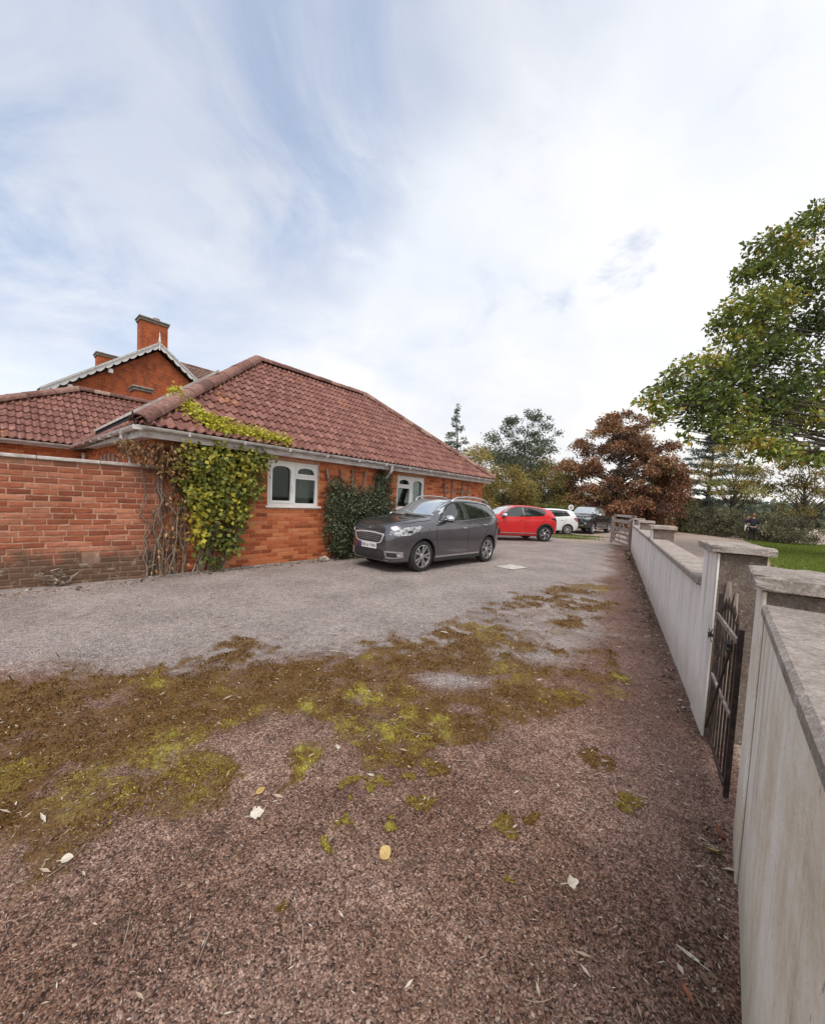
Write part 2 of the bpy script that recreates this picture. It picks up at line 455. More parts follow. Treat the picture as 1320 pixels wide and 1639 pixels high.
WOOD_GATE = m_simple('gate_timber', [(0.3, (0.17, 0.125, 0.10)), (0.5, (0.33, 0.27, 0.23)), (0.72, (0.48, 0.42, 0.38))], 0.85, 14, (1, 1, 0.4), bump=0.4, bscale=70, rnd=0.2)
IRON = m_simple('rusty_iron', [(0.35, (0.018, 0.014, 0.013)), (0.55, (0.045, 0.030, 0.024)), (0.75, (0.12, 0.062, 0.04))], 0.65, 18, metal=0.3, bump=0.4, bscale=120, detail=7)
IRON_W = m_simple('weathered_rail', [(0.3, (0.14, 0.10, 0.085)), (0.7, (0.40, 0.34, 0.31))], 0.7, 24, metal=0.15, bump=0.4, bscale=120, detail=7)
STEM = m_simple('vine_stem', [(0.3, (0.11, 0.075, 0.055)), (0.7, (0.34, 0.26, 0.20))], 0.9, 20, rnd=0.4, bump=0.4)
BARK = m_simple('tree_bark', [(0.3, (0.035, 0.028, 0.022)), (0.7, (0.12, 0.10, 0.08))], 0.95, 5, (1, 1, 0.3), bump=0.6, bscale=20)
BARK_G = m_simple('pale_bark', [(0.3, (0.10, 0.095, 0.085)), (0.7, (0.24, 0.23, 0.21))], 0.95, 5, (1, 1, 0.3), bump=0.6, bscale=20)

def m_leaf(name, stops, trans=0.3, rough=0.55, spec=0.35):
    t = NT(name)
    c = t.ramp(t.attr('tint'), stops)
    p = t.n.new('ShaderNodeBsdfPrincipled')
    t.l.new(c, p.inputs['Base Color']); p.inputs['Roughness'].default_value = rough
    p.inputs['Specular IOR Level'].default_value = spec
    tl = t.n.new('ShaderNodeBsdfTranslucent')
    t.l.new(t.mix(0.4, c, (0.25, 0.24, 0.05), 'MIX'), tl.inputs[0])
    mx = t.n.new('ShaderNodeMixShader'); mx.inputs[0].default_value = trans
    t.l.new(p.outputs[0], mx.inputs[1]); t.l.new(tl.outputs[0], mx.inputs[2]); t.l.new(mx.outputs[0], t.out.inputs[0])
    return t.m

def m_render(name, a, b, c_, dark, stain, wst=.34, wbl=.32):
    """painted cement render with vertical rain streaks"""
    t = NT(name); p = t.pos()
    st = t.noise(t.pos((1, 1, 0.035)), 5.0, 7, 0.66, 0.15)
    st2 = t.noise(t.pos((1, 1, 0.22)), 15, 7, 0.66, 0.5)
    bl = t.noise(p, 2.6, 7, 0.68); gr = t.noise(p, 48, 5, 0.72)
    f = t.math('ADD', t.math('ADD', t.math('MULTIPLY', st, wst), t.math('MULTIPLY', st2, 0.20)), t.math('ADD', t.math('MULTIPLY', bl, wbl), t.math('MULTIPLY', gr, 0.18)))
    c = t.ramp(f, [(0.30, dark), (0.38, a), (0.46, b), (0.55, c_)])
    z = t.n.new('ShaderNodeSeparateXYZ'); t.l.new(p, z.inputs[0])
    k = t.math('SUBTRACT', 1.0, t.step(t.math('ADD', z.outputs[2], t.math('MULTIPLY', t.noise(p, 5, 5, 0.65), -0.5)), -0.28, 0.22))
    c = t.mix(t.math('MULTIPLY', k, 0.6), c, stain)
    sp = t.step(t.noise(t.pos((1, 1, 0.3)), 60, 4, 0.7), 0.64, 0.72)
    c = t.mix(t.math('MULTIPLY', sp, 0.7), c, dark)
    dr = t.math('MULTIPLY', t.step(t.noise(t.pos((1, 1, 0.05)), 13, 5, 0.6, 0.2), 0.53, 0.68), t.step(t.math('ADD', z.outputs[2], t.math('MULTIPLY', t.noise(t.pos((1, 1, 0.02)), 9, 3), 0.7)), 0.45, 1.15))
    c = t.mix(t.math('MULTIPLY', dr, wst * 1.9), c, dark)
    t.pbr(c, 0.9, 0, t.bump(t.math('ADD', gr, t.math('MULTIPLY', t.noise(p, 120, 4, 0.7), 0.7)), 0.5, 0.008), 0, 0.25)
    return t.m
RENDER = m_render('whitewashed_render', (0.70, 0.635, 0.57), (0.84, 0.785, 0.725), (0.89, 0.855, 0.81), (0.24, 0.205, 0.18), (0.42, 0.36, 0.26))
RENDER_Y = m_render('stained_render', (0.54, 0.45, 0.335), (0.72, 0.635, 0.51), (0.85, 0.80, 0.72), (0.21, 0.165, 0.12), (0.35, 0.28, 0.19), .20, .44)
def m_concrete(name, stops, pale):
    """exposed-aggregate concrete: mottled, pitted, speckled with lichen"""
    t = NT(name); p = t.pos()
    f = t.math('ADD', t.math('MULTIPLY', t.noise(p, 9, 7, 0.72), 0.5), t.math('MULTIPLY', t.noise(p, 75, 6, 0.75), 0.55))
    c = t.ramp(f, stops)
    sp = t.step(t.noise(p, 42, 5, 0.7), 0.60, 0.67)
    c = t.mix(t.math('MULTIPLY', sp, 0.75), c, pale)
    pit = t.step(t.voro(p, 95), 0.0, 0.22)
    c = t.mix(t.math('MULTIPLY', t.math('SUBTRACT', 1.0, pit), 0.45), c, (0.05, 0.04, 0.033))
    t.pbr(c, 0.93, 0, t.bump(t.math('ADD', t.noise(p, 75, 6, 0.75), t.math('MULTIPLY', pit, 0.5)), 0.9, 0.010), 0, 0.25)
    return t.m
ROUGH = m_concrete('rough_concrete', [(0.34, (0.05, 0.038, 0.031)), (0.5, (0.155, 0.118, 0.096)), (0.64, (0.27, 0.215, 0.18))], (0.45, 0.40, 0.35))
CAPC = m_concrete('concrete_cap', [(0.34, (0.10, 0.08, 0.066)), (0.5, (0.33, 0.275, 0.24)), (0.64, (0.52, 0.455, 0.41))], (0.66, 0.61, 0.56))

# ------------------------------------------------------------------ the ground
# outlines measured on the driveway (metres, camera foot at the origin)
MOSS = [(-3.6, 2.5), (-2.92, 2.91), (-2.45, 2.81), (-2.08, 3.07), (-1.83, 3.29), (-1.84, 3.85), (-1.51, 3.84), (-1.37, 3.28), (-0.79, 3.48), (-0.35, 3.95), (0.27, 4.03), (0.37, 4.46), (0.96, 5.22), (1.78, 6.27), (3.05, 7.26), (4.64, 8.23), (3.57, 6.18), (2.85, 5.21), (2.29, 4.29), (1.99, 2.98), (1.51, 2.75), (1.05, 2.55), (0.63, 2.31), (0.18, 2.19), (-0.01, 1.99), (-0.21, 1.95), (-0.38, 2.12), (-0.58, 1.93), (-0.67, 1.81), (-0.72, 2.02), (-0.68, 2.34), (-0.9, 2.39), (-1.1, 2.12), (-0.83, 1.8), (-0.89, 1.68), (-1.2, 1.53), (-1.24, 1.39), (-1.29, 1.27), (-1.45, 1.15), (-3.4, 1.3)]
BRIGHT = [(-0.29, 2.68, .16, 1), (-0.66, 2.57, .14, .7), (1.8, 3.01, .17, 1), (-0.65, 2.13, .12, .8), (-1.33, 2.05, .2, .75), (-0.33, 2.24, .15, .6), (2.94, 5.23, .16, 1), (-1.2, 1.36, .06, 1), (-1.91, 2.72, .1, .9), (0.19, 2.45, .1, .7), (-0.15, 2.05, .16, .5), (1.83, 4.44, .2, .5), (-1.1, 1.75, .2, .4), (0.0, 2.6, .12, .6), (-0.55, 1.95, .1, .8), (2.0, 3.3, .1, .8), (3.6, 6.9, .25, .7), (0.9, 4.4, .3, .5)]
TUFTS = [(0.11, 1.76, .065, .7), (1.17, 1.8, .075, .6), (-0.03, 1.61, .03, .8), (-0.25, 1.61, .04, .6), (-0.32, 1.5, .025, .7), (0.47, 1.38, .025, .7), (0.52, 1.65, .06, .5), (0.65, 1.66, .04, .4), (1.16, 2.14, .09, .1), (-0.13, 1.87, .06, .7), (-0.27, 1.85, .05, .6), (0.02, 1.92, .04, .6), (0.2, 2.0, .06, .5), (-0.42, 1.24, .04, .25), (-0.22, 1.9, .03, .7)]
GAPS = [(0.38, 3.04, .34, .15), (1.88, 4.04, .28, .20), (-1.05, 2.14, .14, .12), (-.62, 2.22, .12, .10), (.45, 2.6, .16, .07)]
LAWN = [tuple(ground_at(px, py)[:2]) for px, py in ((1198, 866), (1216, 873), (1240, 889), (1262, 930), (1500, 960), (1500, 885), (1290, 872))]
WALL_A, WALL_B = np.array([2.1, 2.52]), np.array([8.09, 13.45])
WDIR = (WALL_B - WALL_A) / np.linalg.norm(WALL_B - WALL_A)

def ground_fields(x, y):
    r = np.hypot(x, y)
    near = r < 14
    w1 = fbm(x, y, 2.3, 4, 1) - 0.5; w2 = fbm(x, y, 2.3, 4, 9) - 0.5
    xx, yy = x + w1 * 0.28, y + w2 * 0.28
    sd = np.full(x.shape, -5.0); sd[near] = poly_sd(xx[near], yy[near], MOSS)
    fine = fbm(x, y, 9, 4, 5); fine2 = fbm(x, y, 24, 4, 6)
    w3 = fbm(x, y, 11, 3, 14) - 0.5; w4 = fbm(x, y, 11, 3, 19) - 0.5
    lowedge = sst(y - 0.62 * x, 2.4, 3.6)                       # the far edge of the moss fades out, the near edge is crisp
    wd = 0.03 + 0.42 * lowedge + 0.22 * sst(-x, 0.9, 1.6) * (1 - lowedge)
    moss = sst(sd + (fine - 0.5) * (0.10 + 0.5 * lowedge), -wd, wd)
    patchy = sst(fbm(x, y, 1.7, 4, 21), 0.33, 0.60)
    moss = moss * (0.62 + 0.38 * patchy) * (0.55 + 0.45 * sst(fbm(x, y, 6.5, 4, 27), .34, .54))
    moss = moss * (1 - 0.55 * sst(x, .5, 1.6) * sst(fbm(x, y, 2.6, 4, 24), .42, .60))
    for gx, gy, sx, sy in GAPS:
        moss = moss * (1 - 0.85 * np.exp(-(((xx - gx) / sx) ** 2 + ((yy - gy) / sy) ** 2) ** 1.5))
    green = np.zeros_like(x)
    for gx, gy, s, a in BRIGHT + [(-.1, 2.35, .22, .75), (-.5, 2.25, .2, .7), (1.55, 2.95, .16, .8), (.15, 2.3, .16, .6), (-1.5, 1.75, .22, .6)]:
        green = np.maximum(green, a * np.exp(-((xx + w3 * .1 - gx) ** 2 + (yy + w4 * .1 - gy) ** 2) / (s * s)) * np.clip(2.4 * fine2 - .35, 0, 1.4))
    green = np.maximum(green, 0.42 * sst(fbm(x, y, 3.1, 4, 33), 0.54, 0.72) * sst(moss, 0.45, 0.8))
    for gx, gy, s, a in TUFTS:
        m = sst(np.exp(-((x + w3 * .14 - gx) ** 2 + (y + w4 * .14 - gy) ** 2) / (s * s * 1.3)) * (2.2 * fine2 - .15), 0.34, 0.62)
        moss = np.maximum(moss, m); green = np.maximum(green, m * a * (0.4 + fine))
    wd_ = (x - WALL_A[0]) * WDIR[1] - (y - WALL_A[1]) * WDIR[0]  # distance right of the wall line
    along = (x - WALL_A[0]) * WDIR[0] + (y - WALL_A[1]) * WDIR[1]
    sand = sst(wd_, 0.05, 0.25) * sst(along, -2.2, -0.4)
    farsand = sst(along + (fbm(x, y, .5, 4, 44) - .5) * 4, 11.5, 14.5) * sst(y, 15.5, 17.5) * (1 - sst(-wd_, 1.5, 4.0))
    dirt = sst(wd_ + (fbm(x, y, 1.3, 4, 50) - 0.5) * 0.9, -1.15, -0.15) * (1 - sand) * sst(along, -4, 1.5)
    # grey tarmac beyond the moss, worn pink and brown close by
    grey = sst((y - 0.05 * x) + (fbm(x, y, 0.8, 4, 60) - 0.5) * 1.4 - 0.55 * np.maximum(x - 1.0, 0), 2.75, 3.7) * (1 - dirt) * (1 - sand)
    for gx, gy, sx, sy in GAPS[:2]:
        grey = np.maximum(grey, 0.9 * np.exp(-(((x - gx) / sx) ** 2 + ((y - gy) / sy) ** 2)))
    lawn = np.full(x.shape, -9.0); fr = r > 10
    lawn[fr] = poly_sd((x + w1 * 1.2)[fr], (y + w2 * 1.2)[fr], LAWN)
    grass = sst(lawn, -0.3, 0.3)
    for gx, gy, sx, sy, a in ((8.3, 19.0, 1.2, .55, .9), (9.6, 20.6, 1.2, .45, .6), (7.2, 20.6, 1.6, .5, .8), (10.2, 19.0, .9, .3, .3)):
        grass = np.maximum(grass, a * sst(np.exp(-(((x - gx) / sx) ** 2 + ((y - gy) / sy) ** 2)) * (0.5 + fbm(x, y, 1.1, 4, 70)), 0.3, 0.8))
    sand = np.maximum(sand, farsand * 0.9)
    return dict(moss=moss, green=np.clip(green, 0, 1), grey=grey, sand=sand, dirt=dirt, grass=grass)

def m_ground():
    t = NT('driveway_surface'); p = t.pos()
    chip = t.n.new('ShaderNodeTexVoronoi'); chip.inputs['Scale'].default_value = 165; t.l.new(p, chip.inputs['Vector'])
    cs = t.n.new('ShaderNodeSeparateColor'); t.l.new(chip.outputs['Color'], cs.inputs[0])
    chip2 = t.n.new('ShaderNodeTexVoronoi'); chip2.inputs['Scale'].default_value = 78; t.l.new(p, chip2.inputs['Vector'])
    cs2 = t.n.new('ShaderNodeSeparateColor'); t.l.new(chip2.outputs['Color'], cs2.inputs[0])
    mid = t.noise(p, 12, 6, 0.7); big = t.noise(p, 1.3, 5, 0.6)
    f = t.math('ADD', t.math('ADD', t.math('MULTIPLY', cs.outputs[0], 0.42), t.math('MULTIPLY', cs2.outputs[0], 0.14)), t.math('ADD', t.math('MULTIPLY', mid, 0.40), t.math('MULTIPLY', t.math('SUBTRACT', big, 0.5), 0.42)))
    pink = t.ramp(f, [(0.26, (0.030, 0.016, 0.011)), (0.43, (0.160, 0.085, 0.059)), (0.59, (0.305, 0.180, 0.134)), (0.77, (0.60, 0.43, 0.345))])
    blot = t.step(t.noise(p, 5.5, 6, 0.68, 0.3), 0.53, 0.70)
    brownp = t.ramp(f, [(0.26, (0.025, 0.013, 0.008)), (0.44, (0.122, 0.058, 0.036)), (0.61, (0.225, 0.122, 0.079)), (0.79, (0.50, 0.33, 0.24))])
    pink = t.mix(t.step(t.noise(p, 0.8, 4, 0.6), 0.40, 0.60), pink, brownp)
    pink = t.mix(t.math('MULTIPLY', blot, 0.62), pink, (0.062, 0.036, 0.024))
    gblot = t.step(t.noise(p, 2.6, 6, 0.66, 0.3), 0.50, 0.72)
    grey = t.ramp(f, [(0.20, (0.085, 0.073, 0.069)), (0.42, (0.255, 0.212, 0.195)), (0.60, (0.43, 0.365, 0.338)), (0.78, (0.64, 0.565, 0.53))])
    grey = t.mix(t.math('MULTIPLY', gblot, 0.45), grey, (0.13, 0.095, 0.078))
    sand = t.ramp(f, [(0.2, (0.17, 0.115, 0.088)), (0.5, (0.43, 0.325, 0.265)), (0.8, (0.62, 0.51, 0.44))])
    dirt = t.ramp(f, [(0.2, (0.045, 0.023, 0.016)), (0.48, (0.165, 0.088, 0.066)), (0.8, (0.36, 0.24, 0.195))])
    mossn = t.math('ADD', t.math('MULTIPLY', t.noise(p, 80, 5, 0.8), 0.75), t.math('MULTIPLY', t.noise(p, 7, 5, 0.65), 0.35))
    mossc = t.ramp(mossn, [(0.34, (0.036, 0.018, 0.006)), (0.50, (0.135, 0.062, 0.017)), (0.62, (0.225, 0.125, 0.034)), (0.74, (0.38, 0.26, 0.11))])
    greenc = t.ramp(mossn, [(0.34, (0.08, 0.052, 0.010)), (0.52, (0.28, 0.225, 0.034)), (0.68, (0.54, 0.48, 0.09))])
    grass = t.ramp(t.noise(p, 30, 4, 0.7), [(0.3, (0.07, 0.10, 0.015)), (0.7, (0.22, 0.26, 0.05))])
    br = t.math('MULTIPLY', t.math('SUBTRACT', mid, 0.5), 0.9)
    def mk(name, lo=0.32, hi=0.68): return t.step(t.math('ADD', t.attr(name), br), lo, hi)
    c = t.mix(t.math('MULTIPLY', mk('grey', 0.15, 0.85), 0.92), pink, grey)
    c = t.mix(t.math('MULTIPLY', mk('dirt', 0.1, 0.9), 0.85), c, dirt)
    c = t.mix(mk('sand', 0.2, 0.8), c, sand)
    mf = mk('moss', 0.25, 0.72)
    c = t.mix(t.math('MULTIPLY', mf, 0.93), c, t.mix(t.math('MULTIPLY', t.step(t.math('ADD', t.attr('green'), t.math('MULTIPLY', t.math('SUBTRACT', mossn, 0.55), 1.6)), 0.12, 0.95), 0.85), mossc, greenc))
    c = t.mix(mk('grass', 0.3, 0.6), c, grass)
    h = t.math('ADD', t.math('MULTIPLY', t.math('SUBTRACT', 1.0, chip.outputs['Distance']), 0.6), t.math('ADD', t.math('MULTIPLY', cs.outputs[0], 0.4), t.math('MULTIPLY', mid, 1.6)))
    h = t.math('ADD', h, t.math('MULTIPLY', t.math('MULTIPLY', mossn, mf), 4.0))
    t.pbr(c, 0.86, 0, t.bump(h, 0.75, 0.009), 0, 0.3)
    return t.m
GROUND = m_ground()

def build_ground():
    na, nr = 440, 640
    ang = np.radians(np.linspace(-62, 62, na))
    rad = np.concatenate([np.linspace(0.25, 0.6, 30, endpoint=False), np.exp(np.linspace(math.log(0.6), math.log(24.0), nr - 90, endpoint=False)), np.exp(np.linspace(math.log(24.0), math.log(190), 60))])
    A, R = np.meshgrid(ang, rad)
    x, y = (np.sin(A) * R).ravel(), (np.cos(A) * R).ravel()
    F = ground_fields(x, y)
    fade = 1 - sst(np.hypot(x, y), 8, 16)
    z = (fbm(x, y, 0.5, 3, 80) - 0.5) * 0.03 * fade + (fbm(x, y, 6, 4, 81) - 0.5) * 0.012 * fade + sst(F['moss'], 0.35, 0.8) * (0.002 + 0.014 * fbm(x, y, 14, 4, 82)) * fade
    nr = len(rad)
    i = np.arange(nr - 1)[:, None] * na + np.arange(na - 1)[None, :]
    Q = np.stack([i, i + 1, i + 1 + na, i + na], -1).reshape(-1, 4)[:, ::-1]
    me = mesh_np('driveway', np.stack([x, y, z], 1), Q, GROUND, {k: ('POINT', v) for k, v in F.items()}, smooth=True)
    tag(link('driveway', me), kind='structure')
    mb = MB(); mb.add([(-400, -400, -0.06), (400, -400, -0.06), (400, 600, -0.06), (-400, 600, -0.06)], [(0, 1, 2, 3)])
    tag(mb.build('terrain', m_simple('field_earth', [(0.3, (0.09, 0.075, 0.04)), (0.7, (0.16, 0.14, 0.07))], 0.95, 0.2)), kind='structure')
build_ground()

def gz(x, y):
    """height of the driveway surface"""
    x, y = np.asarray(x, float), np.asarray(y, float)
    F = ground_fields(x, y)
    fade = 1 - sst(np.hypot(x, y), 8, 16)
    return (fbm(x, y, 0.5, 3, 80) - 0.5) * 0.03 * fade + (fbm(x, y, 6, 4, 81) - 0.5) * 0.012 * fade + sst(F['moss'], 0.35, 0.8) * (0.002 + 0.014 * fbm(x, y, 14, 4, 82)) * fade, F

# ------------------------------------------------------------------ leaves
def unit(v): return v / np.maximum(np.linalg.norm(v, axis=-1, keepdims=True), 1e-9)
def leaf_geo(C, length, width, D, N, fold=0.18):
    """diamond leaf with a folded midrib: base, side, tip, side"""
    S = unit(np.cross(D, N)); N2 = np.cross(S, D)
    L = np.asarray(length)[:, None]; W = np.asarray(width)[:, None]
    b = C; t = C + D * L
    m = C + D * L * 0.45
    l = m - S * W * 0.5 + N2 * W * fold; r = m + S * W * 0.5 + N2 * W * fold
    V = np.stack([b, r, t, l], 1).reshape(-1, 3)
    F = np.arange(len(C) * 4).reshape(-1, 4)
    return V, F
def leaf_mesh(name, C, size, mat, tint, D=None, N=None, ratio=0.55, parent=None, fold=0.18, rng=RNG):
    n = len(C)
    if D is None: D = unit(rng.normal(size=(n, 3)))
    if N is None: N = unit(rng.normal(size=(n, 3)) + np.array([0, 0, 0.9]))
    size = np.asarray(size) * rng.uniform(0.7, 1.25, n)
    V, F = leaf_geo(np.asarray(C, float), size, size * ratio * rng.uniform(0.8, 1.2, n), D, N, fold)
    me = mesh_np(name, V, F, mat, {'tint': ('FACE', np.clip(tint, 0, 1))})
    return tag(link(name, me, parent), kind='stuff')

# ------------------------------------------------------------------ bricks and tiles
BL, BH_, CO, JT = 0.243, 0.0755, 0.0865, 0.011
def brick_variant(k, mat, worn=0.0):
    g = random.Random(k)
    j = lambda a: g.uniform(-a, a) * (1 + 1.6 * worn)
    c = 0.006 + 0.006 * worn; h1, h2 = -0.002, -0.006
    back = [(0, 0, 0), (BL, 0, 0), (BL, 0, BH_), (0, 0, BH_)]
    mid = [(0 + j(.0015), h1, j(.002)), (BL + j(.0015), h1, j(.002)), (BL + j(.0015), h1, BH_ + j(.002)), (j(.0015), h1, BH_ + j(.002))]
    fr = [(c + j(.003), h2 + j(.0012), c + j(.002)), (BL - c + j(.003), h2 + j(.0012), c + j(.002)), (BL - c + j(.003), h2 + j(.0012), BH_ - c + j(.002)), (c + j(.003), h2 + j(.0012), BH_ - c + j(.002))]
    V = back + mid + fr
    Fq = []
    for a in (0, 4):
        for i in range(4):
            i2 = (i + 1) % 4
            Fq.append((a + i, a + i2, a + 4 + i2, a + 4 + i))
    Fq.append((8, 9, 10, 11))
    me = bpy.data.meshes.new('brick'); me.from_pydata(V, [], Fq); me.materials.append(mat); me.update()
    return me, np.array(V), np.array(Fq)

def lay_bricks(parent, mat, x0, x1, z0, z1, holes, place, n_parts, score, wob=0.0, worn=0.0):
    """stretcher bond on a wall face; place = matrix of the wall face in the parent; holes = (x0,x1,z0,z1)"""
    var = [brick_variant(k + int(z1 * 1000), mat, worn) for k in range(7)]
    items = []
    rows = int((z1 - z0 - BH_) / CO + 1.02)
    for r in range(rows):
        z = z0 + r * CO
        x = x0 - (0.5 * (BL + JT) if r % 2 else 0.0)
        while x < x1 - 0.01:
            bl_ = BL * (1 + worn * random.uniform(-.10, .07)); a, b = max(x, x0), min(x + bl_, x1)
            segs = [(a, b)]
            for hx0, hx1, hz0, hz1 in holes:
                if z + BH_ > hz0 + 0.005 and z < hz1 - 0.005:
                    ns = []
                    for sa, sb in segs:
                        if sb <= hx0 or sa >= hx1: ns.append((sa, sb)); continue
                        if sa < hx0 - 0.03: ns.append((sa, hx0 - 0.004))
                        if sb > hx1 + 0.03: ns.append((hx1 + 0.004, sb))
                    segs = ns
            for sa, sb in segs:
                if sb - sa > 0.03: items.append((sa, sb, z))
            x += bl_ + JT * (1 + worn * random.uniform(-.3, .6))
    items.sort(key=score, reverse=True)
    VV, FF, base = [], [], 0
    for i, (sa, sb, z) in enumerate(items):
        me, V, Fq = var[random.randrange(7)]
        m = Matrix.Translation((sa, random.uniform(-0.002, 0.001) - .001, z + random.uniform(-wob, wob))) @ Matrix.Rotation(random.uniform(-wob, wob) * 1.5, 4, 'Y') @ Matrix.Diagonal(((sb - sa) / BL - worn * .02, 1, 1 - worn * .06, 1))
        m = place @ m
        if i < n_parts:
            link('brick', me, parent, m)
        else:
            M = np.array(m)
            VV.append(V @ M[:3, :3].T + M[:3, 3]); FF.append(Fq + base); base += len(V)
    if VV:
        tag(link('brickwork', mesh_np('brickwork', np.concatenate(VV), np.concatenate(FF), mat), parent), kind='stuff')

TW, TG, TLN = 0.30, 0.335, 0.40          # cover width, gauge, length
def tile_geo():
    xs = np.linspace(0, TW, 13)
    prof = 0.036 * np.clip(np.sin(2 * np.pi * (xs / (TW / 2)) - 0.6), -0.35, 1)
    V, Fq = [], []
    n = len(xs)
    for y, lift in ((0.0, 0.044), (TLN, 0.004)):
        for x, p in zip(xs, prof): V.append((x, y, p + lift))
    for x, p in zip(xs, prof): V.append((x, 0.004, p + 0.044 - 0.034))
    for i in range(n - 1):
        Fq.append((i, i + 1, n + i + 1, n + i))
        Fq.append((2 * n + i, 2 * n + i + 1, i + 1, i))
    return np.array(V), np.array(Fq)
TV, TF = tile_geo()
TILE_ME = mesh_np('roof_tile', TV, TF, TILE, smooth=False)
for _p in TILE_ME.polygons: _p.use_smooth = True
TILE_ME.set_sharp_from_angle(angle=math.radians(50))

def lay_tiles(parent, O, u, v, width, clip, height, budget, score):
    """courses of double-roll tiles; (O, u, v): eave corner, eave direction, up-slope direction; clip: outline in (u, v)"""
    O, u, v = Vector(O), Vector(u).normalized(), Vector(v).normalized()
    n = u.cross(v)
    M0 = Matrix(((u.x, v.x, n.x, O.x), (u.y, v.y, n.y, O.y), (u.z, v.z, n.z, O.z), (0, 0, 0, 1)))
    whole, cut = [], []
    P = np.array(clip)
    for r in range(int(height / TG) + 1):
        for c in range(-1, int(width / TW) + 2):
            x, y = c * TW, r * TG
            cx = np.array([x, x + TW, x + TW, x]); cy = np.array([y + .02, y + .02, y + TLN - .07, y + TLN - .07])
            sd = poly_sd(cx, cy, P)
            if sd.min() > -0.03: whole.append((x, y))
            elif sd.max() > -0.16: cut.append((x, y))
    whole.sort(key=lambda q: score(M0 @ Vector((q[0], q[1], 0))), reverse=True)
    VV, FF, base = [], [], 0
    for i, (x, y) in enumerate(whole):
        m = M0 @ Matrix.Translation((x + random.uniform(-.002, .002), y + random.uniform(-.004, .004), random.uniform(0, .004)))
        if i < budget: link('roof_tile', TILE_ME, parent, m)
        else:
            M = np.array(m); VV.append(TV @ M[:3, :3].T + M[:3, 3]); FF.append(TF + base); base += len(TV)
    if VV:
        me = mesh_np('tile_courses', np.concatenate(VV), np.concatenate(FF), TILE, smooth=True)
        me.set_sharp_from_angle(angle=math.radians(50))
        tag(link('tile_courses', me, parent), kind='stuff')
    if cut:
        bm = bmesh.new()
        for x, y in cut:
            b = bmesh.new(); b.from_mesh(TILE_ME)
            bmesh.ops.translate(b, verts=b.verts, vec=(x, y, 0))
            for i in range(len(P)):
                a, e = P[i], P[(i + 1) % len(P)]
                d = e - a
                if abs(d[1]) < 1e-6: continue
                nn = Vector((d[1], -d[0], 0))
                if b.verts: bmesh.ops.bisect_plane(b, geom=b.verts[:] + b.edges[:] + b.faces[:], plane_co=(a[0], a[1], 0), plane_no=nn, clear_outer=True)
            me_ = bpy.data.meshes.new('t'); b.to_mesh(me_); b.free(); bm.from_mesh(me_); bpy.data.meshes.remove(me_)
        me = bpy.data.meshes.new('cut_tiles'); bm.transform(M0); bm.to_mesh(me); bm.free()
        me.materials.append(TILE)
        tag(link('cut_tiles', me, parent), kind='stuff')
    return min(len(whole), budget)

def ridge_tiles(parent, p, q, name, r=0.145, step=0.42):
    p, q = Vector(p), Vector(q); d = (q - p); L = d.length; d.normalize()
    side = d.cross(Vector((0, 0, 1))).normalized(); up = side.cross(d)
    mb = MB(); n = 9
    vs, fs = [], []
    for y, rr in ((0.0, r * 1.05), (step + 0.03, r)):
        for k in range(n):
            a = math.pi * (k / (n - 1)) * 1.1 - 0.05 * math.pi
            vs.append((rr * math.cos(a), y, rr * 0.85 * math.sin(a)))
    for k in range(n):
        a = math.pi * (k / (n - 1)) * 1.1 - 0.05 * math.pi
        vs.append((r * 0.82 * math.cos(a), 0.004, r * 0.7 * math.sin(a)))
    for k in range(n - 1):
        fs.append((k, n + k, n + k + 1, k + 1)); fs.append((2 * n + k, k, k + 1, 2 * n + k + 1))
    mb.add(vs, fs)
    me = mb.mesh(name, HIP, True)
    k = int(L / step) + 1
    for i in range(k):
        o = p + d * (i * L / k)
        m = Matrix(((side.x, d.x, up.x, o.x), (side.y, d.y, up.y, o.y), (side.z, d.z, up.z, o.z), (0, 0, 0, 1)))
        link(name, me, parent, m @ Matrix.Translation((random.uniform(-.006, .006), 0, random.uniform(-.004, .004))))

# ------------------------------------------------------------------ the bungalow
HC = Vector((-4.42, 6.28, 0)); HRZ = math.radians(49.0)
house = thing('bungalow', 'orange brick bungalow with hipped red tile roof and white arched windows', 'house', HC, HRZ)
HM = Matrix.Translation(HC) @ Matrix.Rotation(HRZ, 4, 'Z')
HEYE = HM.inverted() @ Vector((0, 0, EYE))
near_s = lambda p: -((p - HEYE).length)
HL, HD, HZ = 10.8, 6.6, 2.46
W1 = (2.02, 3.28, 1.28, 2.26)
W2 = (5.98, 7.25, 1.28, 2.26)
# wall: a mortar-coloured core with the window openings left out, the bricks proud of it
wall = MB()
TH = 0.22
cuts = sorted([0, HL, W1[0], W1[1], W2[0], W2[1]])
for a, b in zip(cuts[:-1], cuts[1:]):
    hole = [w for w in (W1, W2) if abs(w[0] - a) < 1e-6]
    if hole:
        w = hole[0]
        wall.box((a, 0, -0.05), (b, TH, w[2] - .001)); wall.box((a, 0, w[3] + .001), (b, TH, HZ))
    else:
        wall.box((a, 0, -0.05), (b, TH, HZ))
wall.box((0, TH, -0.05), (TH, 9.6, HZ + .10)); wall.box((HL - TH, TH, -0.05), (HL, HD, HZ))
wall.box((TH, HD - TH, -0.05), (HL - TH, HD, HZ))
wall.box((-3.4, 6.9, -0.05), (-.001, 6.9 + TH, HZ + .10))
wall.box((-3.4, 6.9 + TH, -0.05), (-3.4 + TH, 12.0, HZ))
wall.build('wall', MORTAR, house)
